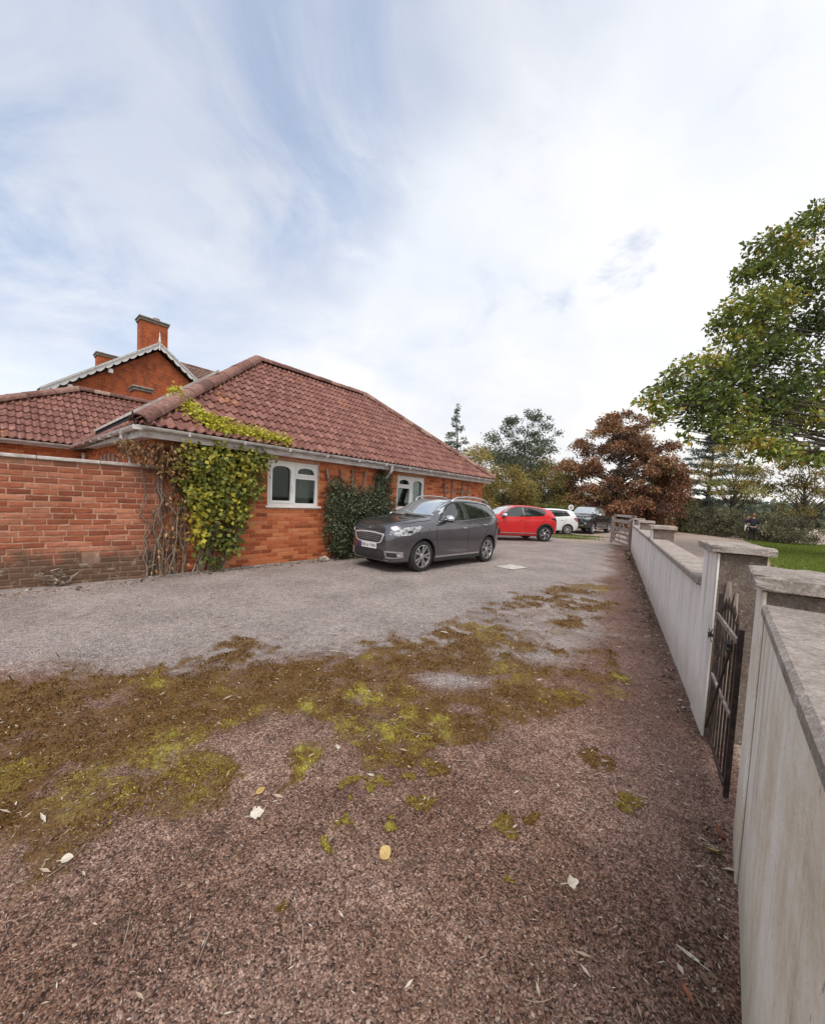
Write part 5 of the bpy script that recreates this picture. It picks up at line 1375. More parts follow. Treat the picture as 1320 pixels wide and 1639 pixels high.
# ------------------------------------------------------------------ cars
def m_paint(name, col, rough=0.3, metal=0.0, coat=0.6, flake=0.1):
    t = NT(name); p = t.pos((1, 1, 1), 'obj')
    c = t.mix(t.math('MULTIPLY', t.noise(p, 3, 5, 0.6), flake), col, tuple(min(1, v * 1.6 + .02) for v in col[:3]))
    d = t.step(t.n.new('ShaderNodeSeparateXYZ').outputs[2] if False else t.noise(p, 2.2, 4, .6), .5, .8)
    c = t.mix(t.math('MULTIPLY', d, .12), c, (0.30, 0.26, 0.22))
    t.pbr(c, rough, metal, None, coat); return t.m
PAINT_GREY = m_paint('paint_grey', (0.125, 0.121, 0.133), .25, .75, 1.0, .04)
PAINT_RED = m_paint('paint_red', (0.58, 0.012, 0.014), .35, 0, .5)
PAINT_WHITE = m_paint('paint_white', (0.72, 0.73, 0.74), .35, 0, .5)
PAINT_BLACK = m_paint('paint_black', (0.012, 0.014, 0.018), .25, .1, .8)
TRIM = m_simple('black_trim', [(0.3, (0.016, 0.016, 0.017)), (0.7, (0.035, 0.034, 0.034))], 0.65, 8)
ARCHM = m_simple('wheel_arch_liner', [(0.3, (0.008, 0.008, 0.008)), (0.7, (0.014, 0.014, 0.014))], 0.95, 8)
CHROME = m_simple('chrome', [(0.3, (0.62, 0.62, 0.63)), (0.7, (0.75, 0.75, 0.76))], 0.18, 4, metal=1.0)
SILVER = m_simple('satin_silver', [(0.3, (0.50, 0.50, 0.51)), (0.7, (0.66, 0.66, 0.67))], 0.32, 4, metal=0.85)
CGLASS = m_simple('car_glass', [(0.3, (0.012, 0.016, 0.016)), (0.7, (0.02, 0.026, 0.025))], 0.04, 2, coat=1.0, spec=0.8)
CGLASS_P = m_simple('sky_pale_car_glass', [(0.3, (0.26, 0.29, 0.29)), (0.7, (0.36, 0.39, 0.39))], 0.05, 2, coat=1.0, spec=0.9)  # pale base colour paints the reflected sky into the glass
LAMP = m_simple('headlamp_lens', [(0.38, (0.12, 0.125, 0.13)), (0.5, (0.36, 0.375, 0.39)), (0.66, (0.62, 0.635, 0.65))], 0.12, 17, coat=1.0, detail=2)
REDLAMP = m_simple('tail_lamp_lens', [(0.3, (0.22, 0.006, 0.008)), (0.7, (0.40, 0.012, 0.014))], 0.15, 6, coat=1.0)
TYRE = m_simple('tyre_rubber', [(0.3, (0.014, 0.013, 0.013)), (0.7, (0.034, 0.032, 0.031))], 0.85, 12, bump=0.3)
PLATE_W = m_simple('plate_white', [(0.3, (0.74, 0.74, 0.72)), (0.7, (0.80, 0.80, 0.78))], 0.4, 3)
PLATE_B = m_simple('plate_blue', [(0.3, (0.015, 0.045, 0.30)), (0.7, (0.02, 0.055, 0.35))], 0.4, 3)
INK = m_simple('black_ink', [(0.3, (0.010, 0.010, 0.010)), (0.7, (0.014, 0.014, 0.014))], 0.5, 3)

SILVER_D = m_simple('dark_satin_metal', [(0.3, (0.16, 0.16, 0.165)), (0.7, (0.24, 0.24, 0.245))], 0.5, 4, metal=0.3)
for _m in (CGLASS_P,):
    _m.node_tree.nodes['Principled BSDF'].inputs['IOR'].default_value = 3.2

CHROME_P = m_simple('sky_pale_chrome', [(0.3, (0.55, 0.55, 0.56)), (0.7, (0.68, 0.68, 0.69))], 0.3, 4, metal=0.15, coat=1.0)  # light grey base stands in for sky mirrored in the chrome grille surround

def pchip(pts, x):
    p = np.array(sorted(pts), float); X, Y = p[:, 0], p[:, 1]
    h = np.diff(X); d = np.diff(Y) / h; m = np.zeros(len(X))
    for i in range(1, len(X) - 1):
        if d[i - 1] * d[i] > 0:
            w1, w2 = 2 * h[i] + h[i - 1], h[i] + 2 * h[i - 1]; m[i] = (w1 + w2) / (w1 / d[i - 1] + w2 / d[i])
    m[0], m[-1] = d[0], d[-1]
    x = np.clip(x, X[0], X[-1]); k = np.clip(np.searchsorted(X, x) - 1, 0, len(h) - 1)
    t = (x - X[k]) / h[k]
    return Y[k] * (2 * t**3 - 3 * t**2 + 1) + m[k] * h[k] * (t**3 - 2 * t**2 + t) + Y[k + 1] * (-2 * t**3 + 3 * t**2) + m[k + 1] * h[k] * (t**3 - t**2)

def car_body(sp, paint):
    xf, xr = sp['xf'], sp['xr']
    xs = np.concatenate([np.linspace(xr, xr + .12, 6, endpoint=False), np.linspace(xr + .12, xf - .14, 62, endpoint=False), np.linspace(xf - .14, xf, 7)])
    top, belt, bot, hw = (pchip(sp[k], xs) for k in ('top', 'belt', 'bot', 'hw'))
    rwv = pchip(sp['rw'], xs) if isinstance(sp['rw'], list) else np.full(len(xs), sp['rw'])
    rings = []
    for i, x in enumerate(xs):
        zb, zt, w, zr = bot[i], min(belt[i], top[i] - .012), hw[i], top[i]
        h = zr - zt; k = min(max((h - .08) / .30, 0), 1); k = k * k * (3 - 2 * k)
        bw = .955 * w; rw = (1 - k) * .86 * bw + k * min(rwv[i], bw * .9)
        ze = zr - .012 - .045 * k
        zm = zb + (zt - zb) * .58
        crease = sp.get('crease', .012)
        P = [(0, zb), (.55 * w, zb), (.84 * w, zb), (.945 * w, zb + .05), (.972 * w, zb + .14), (.985 * w, zb + (zm - zb) * .55), (w - crease * .3, zm - .02), (w, zm + (zt - zm) * .45), (.990 * w, zt - .06), (bw, zt),
             (bw + (rw - bw) * .30, zt + (ze - zt) * .34), (bw + (rw - bw) * .64, zt + (ze - zt) * .70), (rw, ze), (rw * .90, ze + (zr - ze) * .55), (rw * .72, ze + (zr - ze) * .84), (rw * .38, zr - .003), (0, zr)]
        full = [(-y, z) for y, z in P[::-1]][:-1] + P[:-1]
        full = P + [(-y, z) for y, z in P[-2:0:-1]]
        rings.append([(x, y, z) for y, z in full])
    n = len(rings[0]); V = [p for r in rings for p in r]; F = []
    for i in range(len(rings) - 1):
        for j in range(n):
            j2 = (j + 1) % n
            F.append((i * n + j, (i + 1) * n + j, (i + 1) * n + j2, i * n + j2))
    F.append(tuple(range(n))); F.append(tuple((len(rings) - 1) * n + j for j in range(n))[::-1])
    me = bpy.data.meshes.new('body'); me.from_pydata(V, [], F); me.materials.append(paint); me.materials.append(ARCHM)
    bm = bmesh.new(); bm.from_mesh(me); bmesh.ops.recalc_face_normals(bm, faces=bm.faces); bm.to_mesh(me)
    bvh = BVHTree.FromBMesh(bm); bm.free()
    o = link('body', me)
    # wheel arches cut out of the solid
    cut = []
    for wx in (sp['wf'], sp['wr']):
        for s in (-1, 1):
            c = MB(); R = sp['wr_r'] + sp.get('gap', .055)
            c.lathe([(.001, 0), (R, 0), (R, .34), (.001, .34)], lambda a, b, l, wx=wx, s=s: (wx + a, s * (sp['half'] + .06 - l), sp['wr_r'] + b), 36)
            cm = c.mesh('arch_cutter', [ARCHM]); b2 = bmesh.new(); b2.from_mesh(cm); bmesh.ops.remove_doubles(b2, verts=b2.verts, dist=.0005); bmesh.ops.recalc_face_normals(b2, faces=b2.faces); b2.to_mesh(cm); b2.free()
            co = link('arch_cutter', cm); cut.append(co)
            md = o.modifiers.new('arch', 'BOOLEAN'); md.operation = 'DIFFERENCE'; md.object = co; md.solver = 'EXACT'
            try: md.material_mode = 'TRANSFER'
            except Exception: pass
    bpy.context.view_layer.update()
    ev = o.evaluated_get(bpy.context.evaluated_depsgraph_get())
    nm = bpy.data.meshes.new_from_object(ev)
    o.modifiers.clear(); o.data = nm
    for c in cut: bpy.data.objects.remove(c)
    nm.polygons.foreach_set('use_smooth', [True] * len(nm.polygons)); nm.set_sharp_from_angle(angle=math.radians(40))
    return o, bvh

def patch(bvh, poly, d, off=.004, step=.06, depth=.012):
    """a panel that follows the body: outline of 3-D points seen along direction d, laid on the surface, with an edge"""
    d = Vector(d).normalized()
    e1 = d.cross(Vector((0, 0, 1)))
    if e1.length < .1: e1 = Vector((0, 1, 0))
    e1.normalize(); e2 = e1.cross(d)
    pts = [Vector(p) for p in poly]; uv = [(p.dot(e1), p.dot(e2)) for p in pts]
    mean = sum((p.dot(d) for p in pts)) / len(pts)
    bm = bmesh.new(); f = bm.faces.new([bm.verts.new((u, v, 0)) for u, v in uv])
    us = [u for u, v in uv]; vs_ = [v for u, v in uv]
    for ax, lo, hi in ((0, min(us), max(us)), (1, min(vs_), max(vs_))):
        k = int((hi - lo) / step)
        for i in range(1, k + 1):
            co = [0, 0, 0]; co[ax] = lo + (hi - lo) * i / (k + 1); no = [0, 0, 0]; no[ax] = 1
            bmesh.ops.bisect_plane(bm, geom=bm.verts[:] + bm.edges[:] + bm.faces[:], plane_co=co, plane_no=no)
    bmesh.ops.triangulate(bm, faces=bm.faces)
    bm.verts.index_update(); hits = []
    for v in bm.verts:
        p = e1 * v.co.x + e2 * v.co.y
        h = bvh.ray_cast(p + d * (mean - 2.5), d)
        hits.append((h[0].dot(d), h[1]) if h[0] is not None else None)
    good = [h[0] for h in hits if h]; av = sum(good) / len(good) if good else mean
    out = []
    for v, h in zip(bm.verts, hits):
        p = e1 * v.co.x + e2 * v.co.y
        out.append(p + d * ((h[0] if h else av) - off))
    F = [tuple(v.index for v in f.verts) for f in bm.faces]
    be = [(e.verts[0].index, e.verts[1].index) for e in bm.edges if len(e.link_faces) == 1]
    bm.free()
    n = len(out); V = out + [p + d * depth for p in out]
    F2 = F + [(a, b, b + n, a + n) for a, b in be]
    mb = MB(); mb.add(V, F2)
    # make the front face the viewer side
    return mb
def ribbon(pts, w, e):
    """outline of a thin band along a polyline; e = unit vector across"""
    pts = [Vector(p) for p in pts]; o1, o2 = [], []
    for i, p in enumerate(pts):
        d = (pts[min(i + 1, len(pts) - 1)] - pts[max(i - 1, 0)]).normalized(); n = Vector(e).cross(d).normalized()
        o1.append(p + n * w / 2); o2.append(p - n * w / 2)
    return o1 + o2[::-1]
def text_mesh(body, size, mat, name, parent, M):
    cu = bpy.data.curves.new(name, 'FONT'); cu.body = body; cu.size = size; cu.align_x = 'CENTER'; cu.align_y = 'CENTER'; cu.extrude = .002; cu.offset = size * .018
    to = bpy.data.objects.new(name, cu); COL.objects.link(to)
    me = bpy.data.meshes.new_from_object(to.evaluated_get(bpy.context.evaluated_depsgraph_get()))
    bpy.data.objects.remove(to); me.materials.clear(); me.materials.append(mat)
    return link(name, me, parent, M)

def wheel_meshes(r, rim_r, w, style, rim_mat):
    t = MB(); hwid = w / 2
    t.lathe([(rim_r, -hwid * .9), (r * .9, -hwid), (r * .975, -hwid * .86), (r, -hwid * .6), (r, 0), (r, hwid * .6), (r * .975, hwid * .86), (r * .9, hwid), (rim_r + .006, hwid * .95), (rim_r, hwid * .85), (rim_r - .004, -hwid * .9)], lambda a, b, l: (a, l, b), 40)
    tyre = t.mesh('tyre', [TYRE], True)
    k = MB()
    k.lathe([(rim_r, hwid * .93), (rim_r - .012, hwid * .95), (rim_r - .022, hwid * .6), (rim_r - .03, -hwid * .6)], lambda a, b, l: (a, l, b), 40, 0)
    def sector(a0, a1, r0, r1, y0_, y1_, mi, tw=0.0):
        n = 3; P = []
        for i in range(n + 1):
            u = i / n; rr = r0 + (r1 - r0) * u
            P.append((rr, a0[0] + (a1[0] - a0[0]) * u + tw * u, a0[1] + (a1[1] - a0[1]) * u + tw * u))
        for i in range(n):
            (ra_, l0, h0_), (rb_, l1, h1_) = P[i], P[i + 1]
            yq = [y0_ + (y1_ - y0_) * (i / n), y0_ + (y1_ - y0_) * ((i + 1) / n)]
            q = [(ra_ * math.cos(l0), yq[0], ra_ * math.sin(l0)), (rb_ * math.cos(l1), yq[1], rb_ * math.sin(l1)), (rb_ * math.cos(h1_), yq[1], rb_ * math.sin(h1_)), (ra_ * math.cos(h0_), yq[0], ra_ * math.sin(h0_))]
            k.add(q + [(x, y - .02, z) for x, y, z in q], [(0, 1, 2, 3), (0, 4, 5, 1), (3, 2, 6, 7)], mi)
    ns = 5
    for s in range(ns):
        a = 2 * math.pi * s / ns + .3
        if style == 'twin':
            for dl in (-.19, .19): sector((a + dl * .9 - .14, a + dl * .9 + .14), (a + dl * 1.25 - .085, a + dl * 1.25 + .085), .05, rim_r - .008, hwid * .80, hwid * .9, 0)
        elif style == 'swirl': sector((a - .25, a + .15), (a - .20, a + .16), .06, rim_r - .008, hwid * .8, hwid * .9, 0, .55)
        else:
            sector((a - .22, a + .22), (a - .12, a + .12), .05, rim_r - .008, hwid * .80, hwid * .88, 0)
            sector((a + .63 - .06, a + .63 + .06), (a + .63 - .05, a + .63 + .05), .05, rim_r - .008, hwid * .75, hwid * .85, 0)
    k.lathe([(.001, hwid * .9), (.045, hwid * .9), (.06, hwid * .78), (.06, hwid * .4)], lambda a, b, l: (a, l, b), 16, 0)
    k.lathe([(.001, hwid * .05), (rim_r - .03, hwid * .05)], lambda a, b, l: (a, l, b), 24, 1)
    k.lathe([(.001, hwid * .30), (rim_r * .62, hwid * .30), (rim_r * .62, 0)], lambda a, b, l: (a, l, b), 24, 2)
    return tyre, k.mesh('rim', [rim_mat, ARCHM, STONE_D], False)
STONE_D = m_simple('brake_disc', [(0.3, (0.10, 0.10, 0.10)), (0.7, (0.18, 0.17, 0.17))], 0.4, 20, metal=0.7)

def make_car(label, loc, rz, sp, paint):
    root = thing(sp['name'], label, sp['cat'], loc, rz)
    body, bvh = car_body(sp, paint); body.parent = root
    pieces = {}
    def put(name, mb, mat, parent=root, smooth=True): return mb.build(name, mat, parent, smooth)
    L = Vector((0, -1, 0)); R = Vector((0, 1, 0))
    tm, rm = wheel_meshes(sp['wr_r'], sp['rim'], sp.get('ww', .21), sp['wheel'], sp.get('rim_mat', SILVER))
    for wx in (sp['wf'], sp['wr']):
        for s in (1, -1):
            m = Matrix.Translation((wx, s * (sp['half'] - .035 - sp.get('ww', .21) / 2), sp['wr_r'])) @ (Matrix.Identity(4) if s > 0 else Matrix.Rotation(math.pi, 4, 'Z')) @ Matrix.Rotation(random.uniform(0, 6.28), 4, 'Y')
            wo = link('wheel', tm, root, m); link('rim', rm, wo)
            if sp.get('arch_trim'):
                a = MB(); Rr = sp['wr_r'] + sp.get('gap', .055)
                prof = []; last = s * sp['half'] * .97
                for i in range(25):
                    t = math.radians(2 + 176 * i / 24)
                    p = [(wx + rr_ * math.cos(t), sp['wr_r'] + rr_ * math.sin(t)) for rr_ in (Rr - .004, Rr + sp['arch_trim'])]
                    for (ax_, az_) in p:
                        h = bvh.ray_cast(Vector((ax_, s * 3, az_)), Vector((0, -s, 0)))
                        y = h[0].y if h[0] is not None and abs(h[0].y) > .5 * sp['half'] else last
                        last = y
                        prof.append((ax_, y + s * .006, az_)); prof.append((ax_, y - s * .03, az_))
                vs2 = prof; fs = []
                for i in range(24):
                    b0, b1 = i * 4, (i + 1) * 4
                    fs += [(b0, b0 + 2, b1 + 2, b1), (b0 + 2, b0 + 3, b1 + 3, b1 + 2), (b0, b1, b1 + 1, b0 + 1)]
                a.add(vs2, fs); put('arch_trim', a, sp.get('trim_mat', TRIM))
    for s in (1, -1):
        d = Vector((0, -s, 0)); y = s * sp['half']
        S = lambda q: [(x, y, z) for x, z in q]
        if 'surround' in sp: put('window_surround', patch(bvh, S(sp['surround']), d, .002, .08), sp.get('surround_mat', TRIM))
        for q in sp['glass']: put('side_window', patch(bvh, S(q), d, .006, .08), sp.get('glass_mat', CGLASS))
        for q, w in sp.get('chrome_lines', []): put('window_trim', patch(bvh, ribbon(S(q), w, (0, 1, 0)), d, .010, .12), CHROME)
        for q, w in sp.get('gaps', []): put('panel_gap', patch(bvh, ribbon(S(q), w, (0, 1, 0)), d, .0012, .10, .004), ARCHM)
        for q, m in sp.get('side_panels', []): put('sill_trim', patch(bvh, S(q), d, .012, .12), m)
        for hx, hz, m in sp.get('handles', []):
            h = bvh.ray_cast(Vector((hx, s * 3, hz)), d); yy = h[0].y if h[0] is not None else y
            b = MB(); b.cbox((hx - .085, min(yy + s * .012, yy + s * .036), hz - .013), (hx + .085, max(yy + s * .012, yy + s * .036), hz + .013), .006); b.cbox((hx - .08, min(yy - s * .01, yy + s * .02), hz - .01), (hx - .055, max(yy - s * .01, yy + s * .02), hz + .01), .003); b.cbox((hx + .055, min(yy - s * .01, yy + s * .02), hz - .01), (hx + .08, max(yy - s * .01, yy + s * .02), hz + .01), .003)
            put('door_handle', b, m, root, False)
        if 'mirror' in sp:
            mx, mz, m = sp['mirror']
            h = bvh.ray_cast(Vector((mx, s * 3, mz - .06)), d); yy = h[0].y if h[0] is not None else y
            bm = bmesh.new(); bmesh.ops.create_uvsphere(bm, u_segments=18, v_segments=12, radius=1)
            for v in bm.verts:
                p = v.co; k = 1.0 if p.x > 0 else .35
                v.co = Vector((p.x * .11 * k, p.y * .14, p.z * .088 * (1 if p.z > 0 else .75)))
            me = bpy.data.meshes.new('mirror'); bm.to_mesh(me); bm.free(); me.materials.append(m)
            me.polygons.foreach_set('use_smooth', [True] * len(me.polygons))
            mo = link('mirror', me, root, Matrix.Translation((mx, yy + s * .155, mz)))
            b = MB(); b.beam((0, -s * .155, -.06), (0, -s * .03, -.05), .07, .03); b.box((-.06, -.11, -.075), (.06, .11, -.052)); b.build('mirror_arm', TRIM, mo)
        for li, (q, dd, m, nm) in enumerate(sp.get('lamps', [])):
            dv = Vector((dd[0], dd[1] * s, dd[2])); loff = .005 + .003 * li
            put(nm, patch(bvh, [(x, y_ * s, z) for x, y_, z in q], dv, loff, .05), m)
        if 'rails' in sp:
            pts = sp['rails']; put('roof_rail', MB().tube([(x, s * y_, z) for x, y_, z in pts], .019, 8), sp.get('rail_mat', SILVER))
    F = lambda q: [(sp['xf'], y, z) for y, z in q]
    for q, m, nm, off in sp.get('front', []): put(nm, patch(bvh, F(q), (-1, 0, 0), off, .05), m)
    for q, m, nm, off in sp.get('rear', []): put(nm, patch(bvh, [(sp['xr'], y, z) for y, z in q], (1, 0, 0), off, .05), m)
    for q, m, nm in sp.get('topside', []): put(nm, patch(bvh, [(x, y, 1.5) for x, y in q], (0, 0, -1), .002 if m is ARCHM else .005, .07, .006), m)
    return root, bvh

def mirror_poly(half):   # half outline with y >= 0, listed from centre bottom round to centre top
    return half + [(-y, z) for y, z in half[::-1] if y > 1e-6]

crossover = dict(name='crossover_car', cat='car', xf=2.09, xr=-2.04, wf=1.27, wr=-1.27, wr_r=.342, rim=.245, half=.87, ww=.21, wheel='twin', gap=.05, crease=.02, arch_trim=.045, trim_mat=PAINT_GREY,
    top=[(2.09, .76), (2.06, .85), (1.98, .93), (1.8, .985), (1.5, 1.035), (1.15, 1.07), (.93, 1.085), (.72, 1.19), (.45, 1.325), (.2, 1.425), (-.02, 1.475), (-.5, 1.50), (-1.0, 1.49), (-1.4, 1.455), (-1.62, 1.42), (-1.74, 1.36), (-1.86, 1.18), (-1.95, 1.02), (-2.02, .86), (-2.04, .78)],
    belt=[(2.09, .69), (2.0, .79), (1.8, .885), (1.5, .945), (1.15, .975), (.9, .99), (.3, 1.0), (-.4, 1.03), (-1.0, 1.065), (-1.5, 1.10), (-1.8, 1.06), (-1.95, .95), (-2.04, .75)],
    bot=[(2.09, .36), (2.05, .27), (1.9, .215), (1.2, .20), (-1.2, .21), (-1.8, .27), (-1.98, .34), (-2.04, .42)],
    hw=[(2.09, .50), (2.05, .60), (1.95, .70), (1.8, .775), (1.6, .83), (1.3, .862), (.9, .868), (0, .87), (-1.0, .87), (-1.4, .868), (-1.7, .83), (-1.9, .75), (-2.0, .66), (-2.04, .58)],
    rw=.585,
    surround=[(.80, 1.02), (.62, 1.12), (.28, 1.335), (.06, 1.405), (-.5, 1.435), (-1.0, 1.425), (-1.38, 1.385), (-1.66, 1.17), (-1.60, 1.135), (-1.0, 1.085), (-.3, 1.045), (.3, 1.015)],
    glass=[[(.70, 1.035), (.57, 1.11), (.53, 1.13), (.53, 1.03)], [(.50, 1.03), (.50, 1.145), (.25, 1.315), (.04, 1.385), (-.18, 1.395), (-.26, 1.05), (.2, 1.03)], [(-.40, 1.06), (-.33, 1.40), (-.6, 1.41), (-1.0, 1.40), (-1.08, 1.395), (-1.16, 1.11), (-.8, 1.085)], [(-1.20, 1.115), (-1.13, 1.388), (-1.34, 1.362), (-1.60, 1.165), (-1.5, 1.14)]],
    chrome_lines=[([(.78, 1.015), (.3, 1.005), (-.3, 1.032), (-1.0, 1.072), (-1.58, 1.125), (-1.67, 1.17)], .014), ([(.52, 1.03), (.52, 1.13)], .016), ([(-.22, 1.05), (-.24, 1.22), (-.19, 1.40)], .014), ([(-.38, 1.06), (-.36, 1.25), (-.31, 1.40)], .010), ([(-1.18, 1.11), (-1.11, 1.40)], .012)],
    gaps=[([(.86, .99), (.88, .7), (.80, .42), (.78, .30)], .010), ([(-.31, 1.04), (-.33, .7), (-.32, .30)], .010), ([(.78, .30), (-.32, .30), (-.80, .31)], .008), ([(-.80, .31), (-.93, .55), (-1.16, .78), (-1.22, 1.08)], .010), ([(1.05, .97), (1.2, .74)], .007)],
    side_panels=[([(.88, .325), (.88, .285), (-.86, .275), (-.86, .315)], CHROME), ([(.92, .28), (.92, .20), (-.9, .20), (-.9, .27)], TRIM)],
    handles=[(-.14, .87, CHROME), (-1.02, .93, CHROME)], mirror=(.58, 1.07, CHROME),
    lamps=[([(2.0, .50, .745), (1.86, .66, .72), (1.66, .80, .75), (1.42, .85, .845), (1.34, .86, .905), (1.40, .845, .93), (1.62, .78, .91), (1.84, .66, .86), (1.97, .53, .805)], (-.62, -.75, -.22), LAMP, 'headlight'),
           ([(1.70, .77, .79), (1.58, .815, .805), (1.6, .81, .845), (1.70, .77, .835)], (-.62, -.75, -.15), TRIM, 'lamp_projector'), ([(1.90, .60, .76), (1.80, .68, .76), (1.8, .68, .80), (1.9, .6, .805)], (-.62, -.75, -.15), CHROME, 'lamp_reflector'),
           ([(2.06, .48, .46), (1.95, .65, .455), (1.80, .76, .45), (1.80, .77, .345), (1.95, .67, .32), (2.06, .52, .325)], (-.75, -.6, 0), SILVER, 'fog_lamp_surround'), ([(2.05, .51, .435), (1.95, .66, .43), (1.86, .73, .425), (1.86, .735, .365), (1.95, .67, .345), (2.05, .53, .35)], (-.75, -.6, 0), TRIM, 'fog_lamp_recess'), ([(1.885, .705, .425), (1.855, .735, .41), (1.85, .735, .375), (1.875, .715, .36), (1.9, .69, .375), (1.91, .685, .41)], (-.75, -.6, 0), LAMP, 'fog_lamp'),
           ([(-1.98, .66, .80), (-1.90, .75, .78), (-1.62, .84, .86), (-1.60, .84, .98), (-1.78, .78, 1.02), (-1.93, .68, .96)], (.75, -.65, 0), REDLAMP, 'tail_light')],
    rails=[(.05, .60, 1.425), (.0, .61, 1.475), (-.12, .615, 1.515), (-.5, .62, 1.54), (-.95, .615, 1.535), (-1.3, .60, 1.50), (-1.48, .59, 1.455), (-1.55, .585, 1.42)],
    front=[(mirror_poly([(0, .575), (.32, .58), (.40, .61), (.47, .735), (.45, .77), (.2, .79), (0, .793)]), CHROME_P, 'grille_surround', .012), (mirror_poly([(0, .597), (.31, .602), (.375, .627), (.435, .73), (.42, .75), (.2, .767), (0, .77)]), TRIM, 'grille', .016),
           (mirror_poly([(0, .27), (.42, .28), (.50, .33), (.44, .455), (.40, .475), (0, .47)]), TRIM, 'lower_grille', .006), (mirror_poly([(0, .225), (.5, .235), (.56, .285), (.48, .268), (0, .258)]), SILVER, 'skid_plate', .014)]
          + [(mirror_poly([(0, z), (.34 + (z - .61) * .45, z), (.34 + (z - .61) * .45, z + .014), (0, z + .014)]), SILVER_D, 'grille_bar', .022) for z in (.632, .666, .70, .734)],
    rear=[(mirror_poly([(0, 1.08), (.52, 1.08), (.46, 1.34), (0, 1.38)]), CGLASS, 'rear_window', .006)],
    topside=[([(1.5, .40), (1.2, .50), (1.12, .50), (1.45, .36)], PAINT_GREY, 'bonnet_rib'), ([(1.5, -.40), (1.45, -.36), (1.12, -.50), (1.2, -.50)], PAINT_GREY, 'bonnet_rib')])
ws = lambda zb, zt, yb, yt, bow=.0: mirror_poly([(0, zb), (yb * .6, zb + .004), (yb, zb + .02), ((yb + yt) / 2 + bow, (zb + zt) / 2), (yt, zt - .02), (yt * .5, zt), (0, zt + .005)])
def top_band(pts, w):
    return [(p.x, p.y) for p in ribbon([Vector((x, y, 0)) for x, y in pts], w, (0, 0, 1))]
for s_ in (-1, 1):
    crossover['topside'].append((top_band([(2.0, s_ * .40), (1.86, s_ * .60), (1.6, s_ * .735), (1.2, s_ * .775), (.98, s_ * .76)], .012), ARCHM, 'bonnet_shut_line'))
crossover['front'].append((ws(1.105, 1.455, .70, .535), CGLASS_P, 'windscreen', .006))

def taller(v, z0_=.34, k=1.115):
    return z0_ + (v - z0_) * k if v > z0_ else v
def taller_list(q, last=True):
    return [tuple(p[:-1]) + (taller(p[-1]),) for p in q]
for key in ('top', 'belt', 'surround', 'rails'): crossover[key] = taller_list(crossover[key])
crossover['glass'] = [taller_list(q) for q in crossover['glass']]
for key in ('chrome_lines', 'gaps'): crossover[key] = [(taller_list(q), w) for q, w in crossover[key]]
crossover['handles'] = [(x, taller(z), m) for x, z, m in crossover['handles']]
crossover['mirror'] = (.58, taller(1.07), CHROME)
crossover['lamps'] = [(taller_list(q), d, m, n) for q, d, m, n in crossover['lamps']]
for key in ('front', 'rear'): crossover[key] = [(taller_list(q), m, n, o) for q, m, n, o in crossover[key]]
car_a, bvh_a = make_car('dark grey crossover car with chrome grille and roof rails parked by the bungalow wall', Vector((.53, 9.32, 0)), math.atan2(-1.84, -1.75), crossover, PAINT_GREY)
# number plate and badge on the nose
hit = bvh_a.ray_cast(Vector((4, .0, .55)), Vector((-1, 0, 0)))[0]
pl = MB(); pl.cbox((0, -.26, -.056), (.014, .26, .056), .003); po = pl.build('number_plate', PLATE_W, car_a); po.location = (hit.x + .008, 0, .545)
b = MB(); b.box((.0142, -.258, -.054), (.0156, -.21, .054)); b.build('plate_band', PLATE_B, po)
FM = Matrix(((0, 0, 1, .0145), (1, 0, 0, .022), (0, 1, 0, 0), (0, 0, 0, 1)))
text_mesh('KR16 YVN', .098, INK, 'plate_lettering', po, FM)
lion = [[(-.05, -.02), (-.03, -.02), (-.02, .02), (-.005, .05), (-.03, .055), (-.05, .03)], [(.0, -.02), (.016, -.015), (.02, .015), (.055, .035), (.05, .052), (.012, .05), (-.004, .02)]]
for q in lion:
    mb = patch(bvh_a, [(2.0, y, taller(.85) + z) for y, z in q], (-1, 0, -.12), .012, .05, .02); mb.build('badge', CHROME, car_a)
for s in (-1, 1):
    p = [bvh_a.ray_cast(Vector((x, y, 3)), Vector((0, 0, -1)))[0] + Vector((0, 0, .016)) for x, y in ((.97, .1 + s * .45), (.93, .1 + s * .15), (.86, .1 + s * .02 - .25))]
    w = MB(); w.tube(p, .009, 6); w.build('wiper', TRIM, car_a)

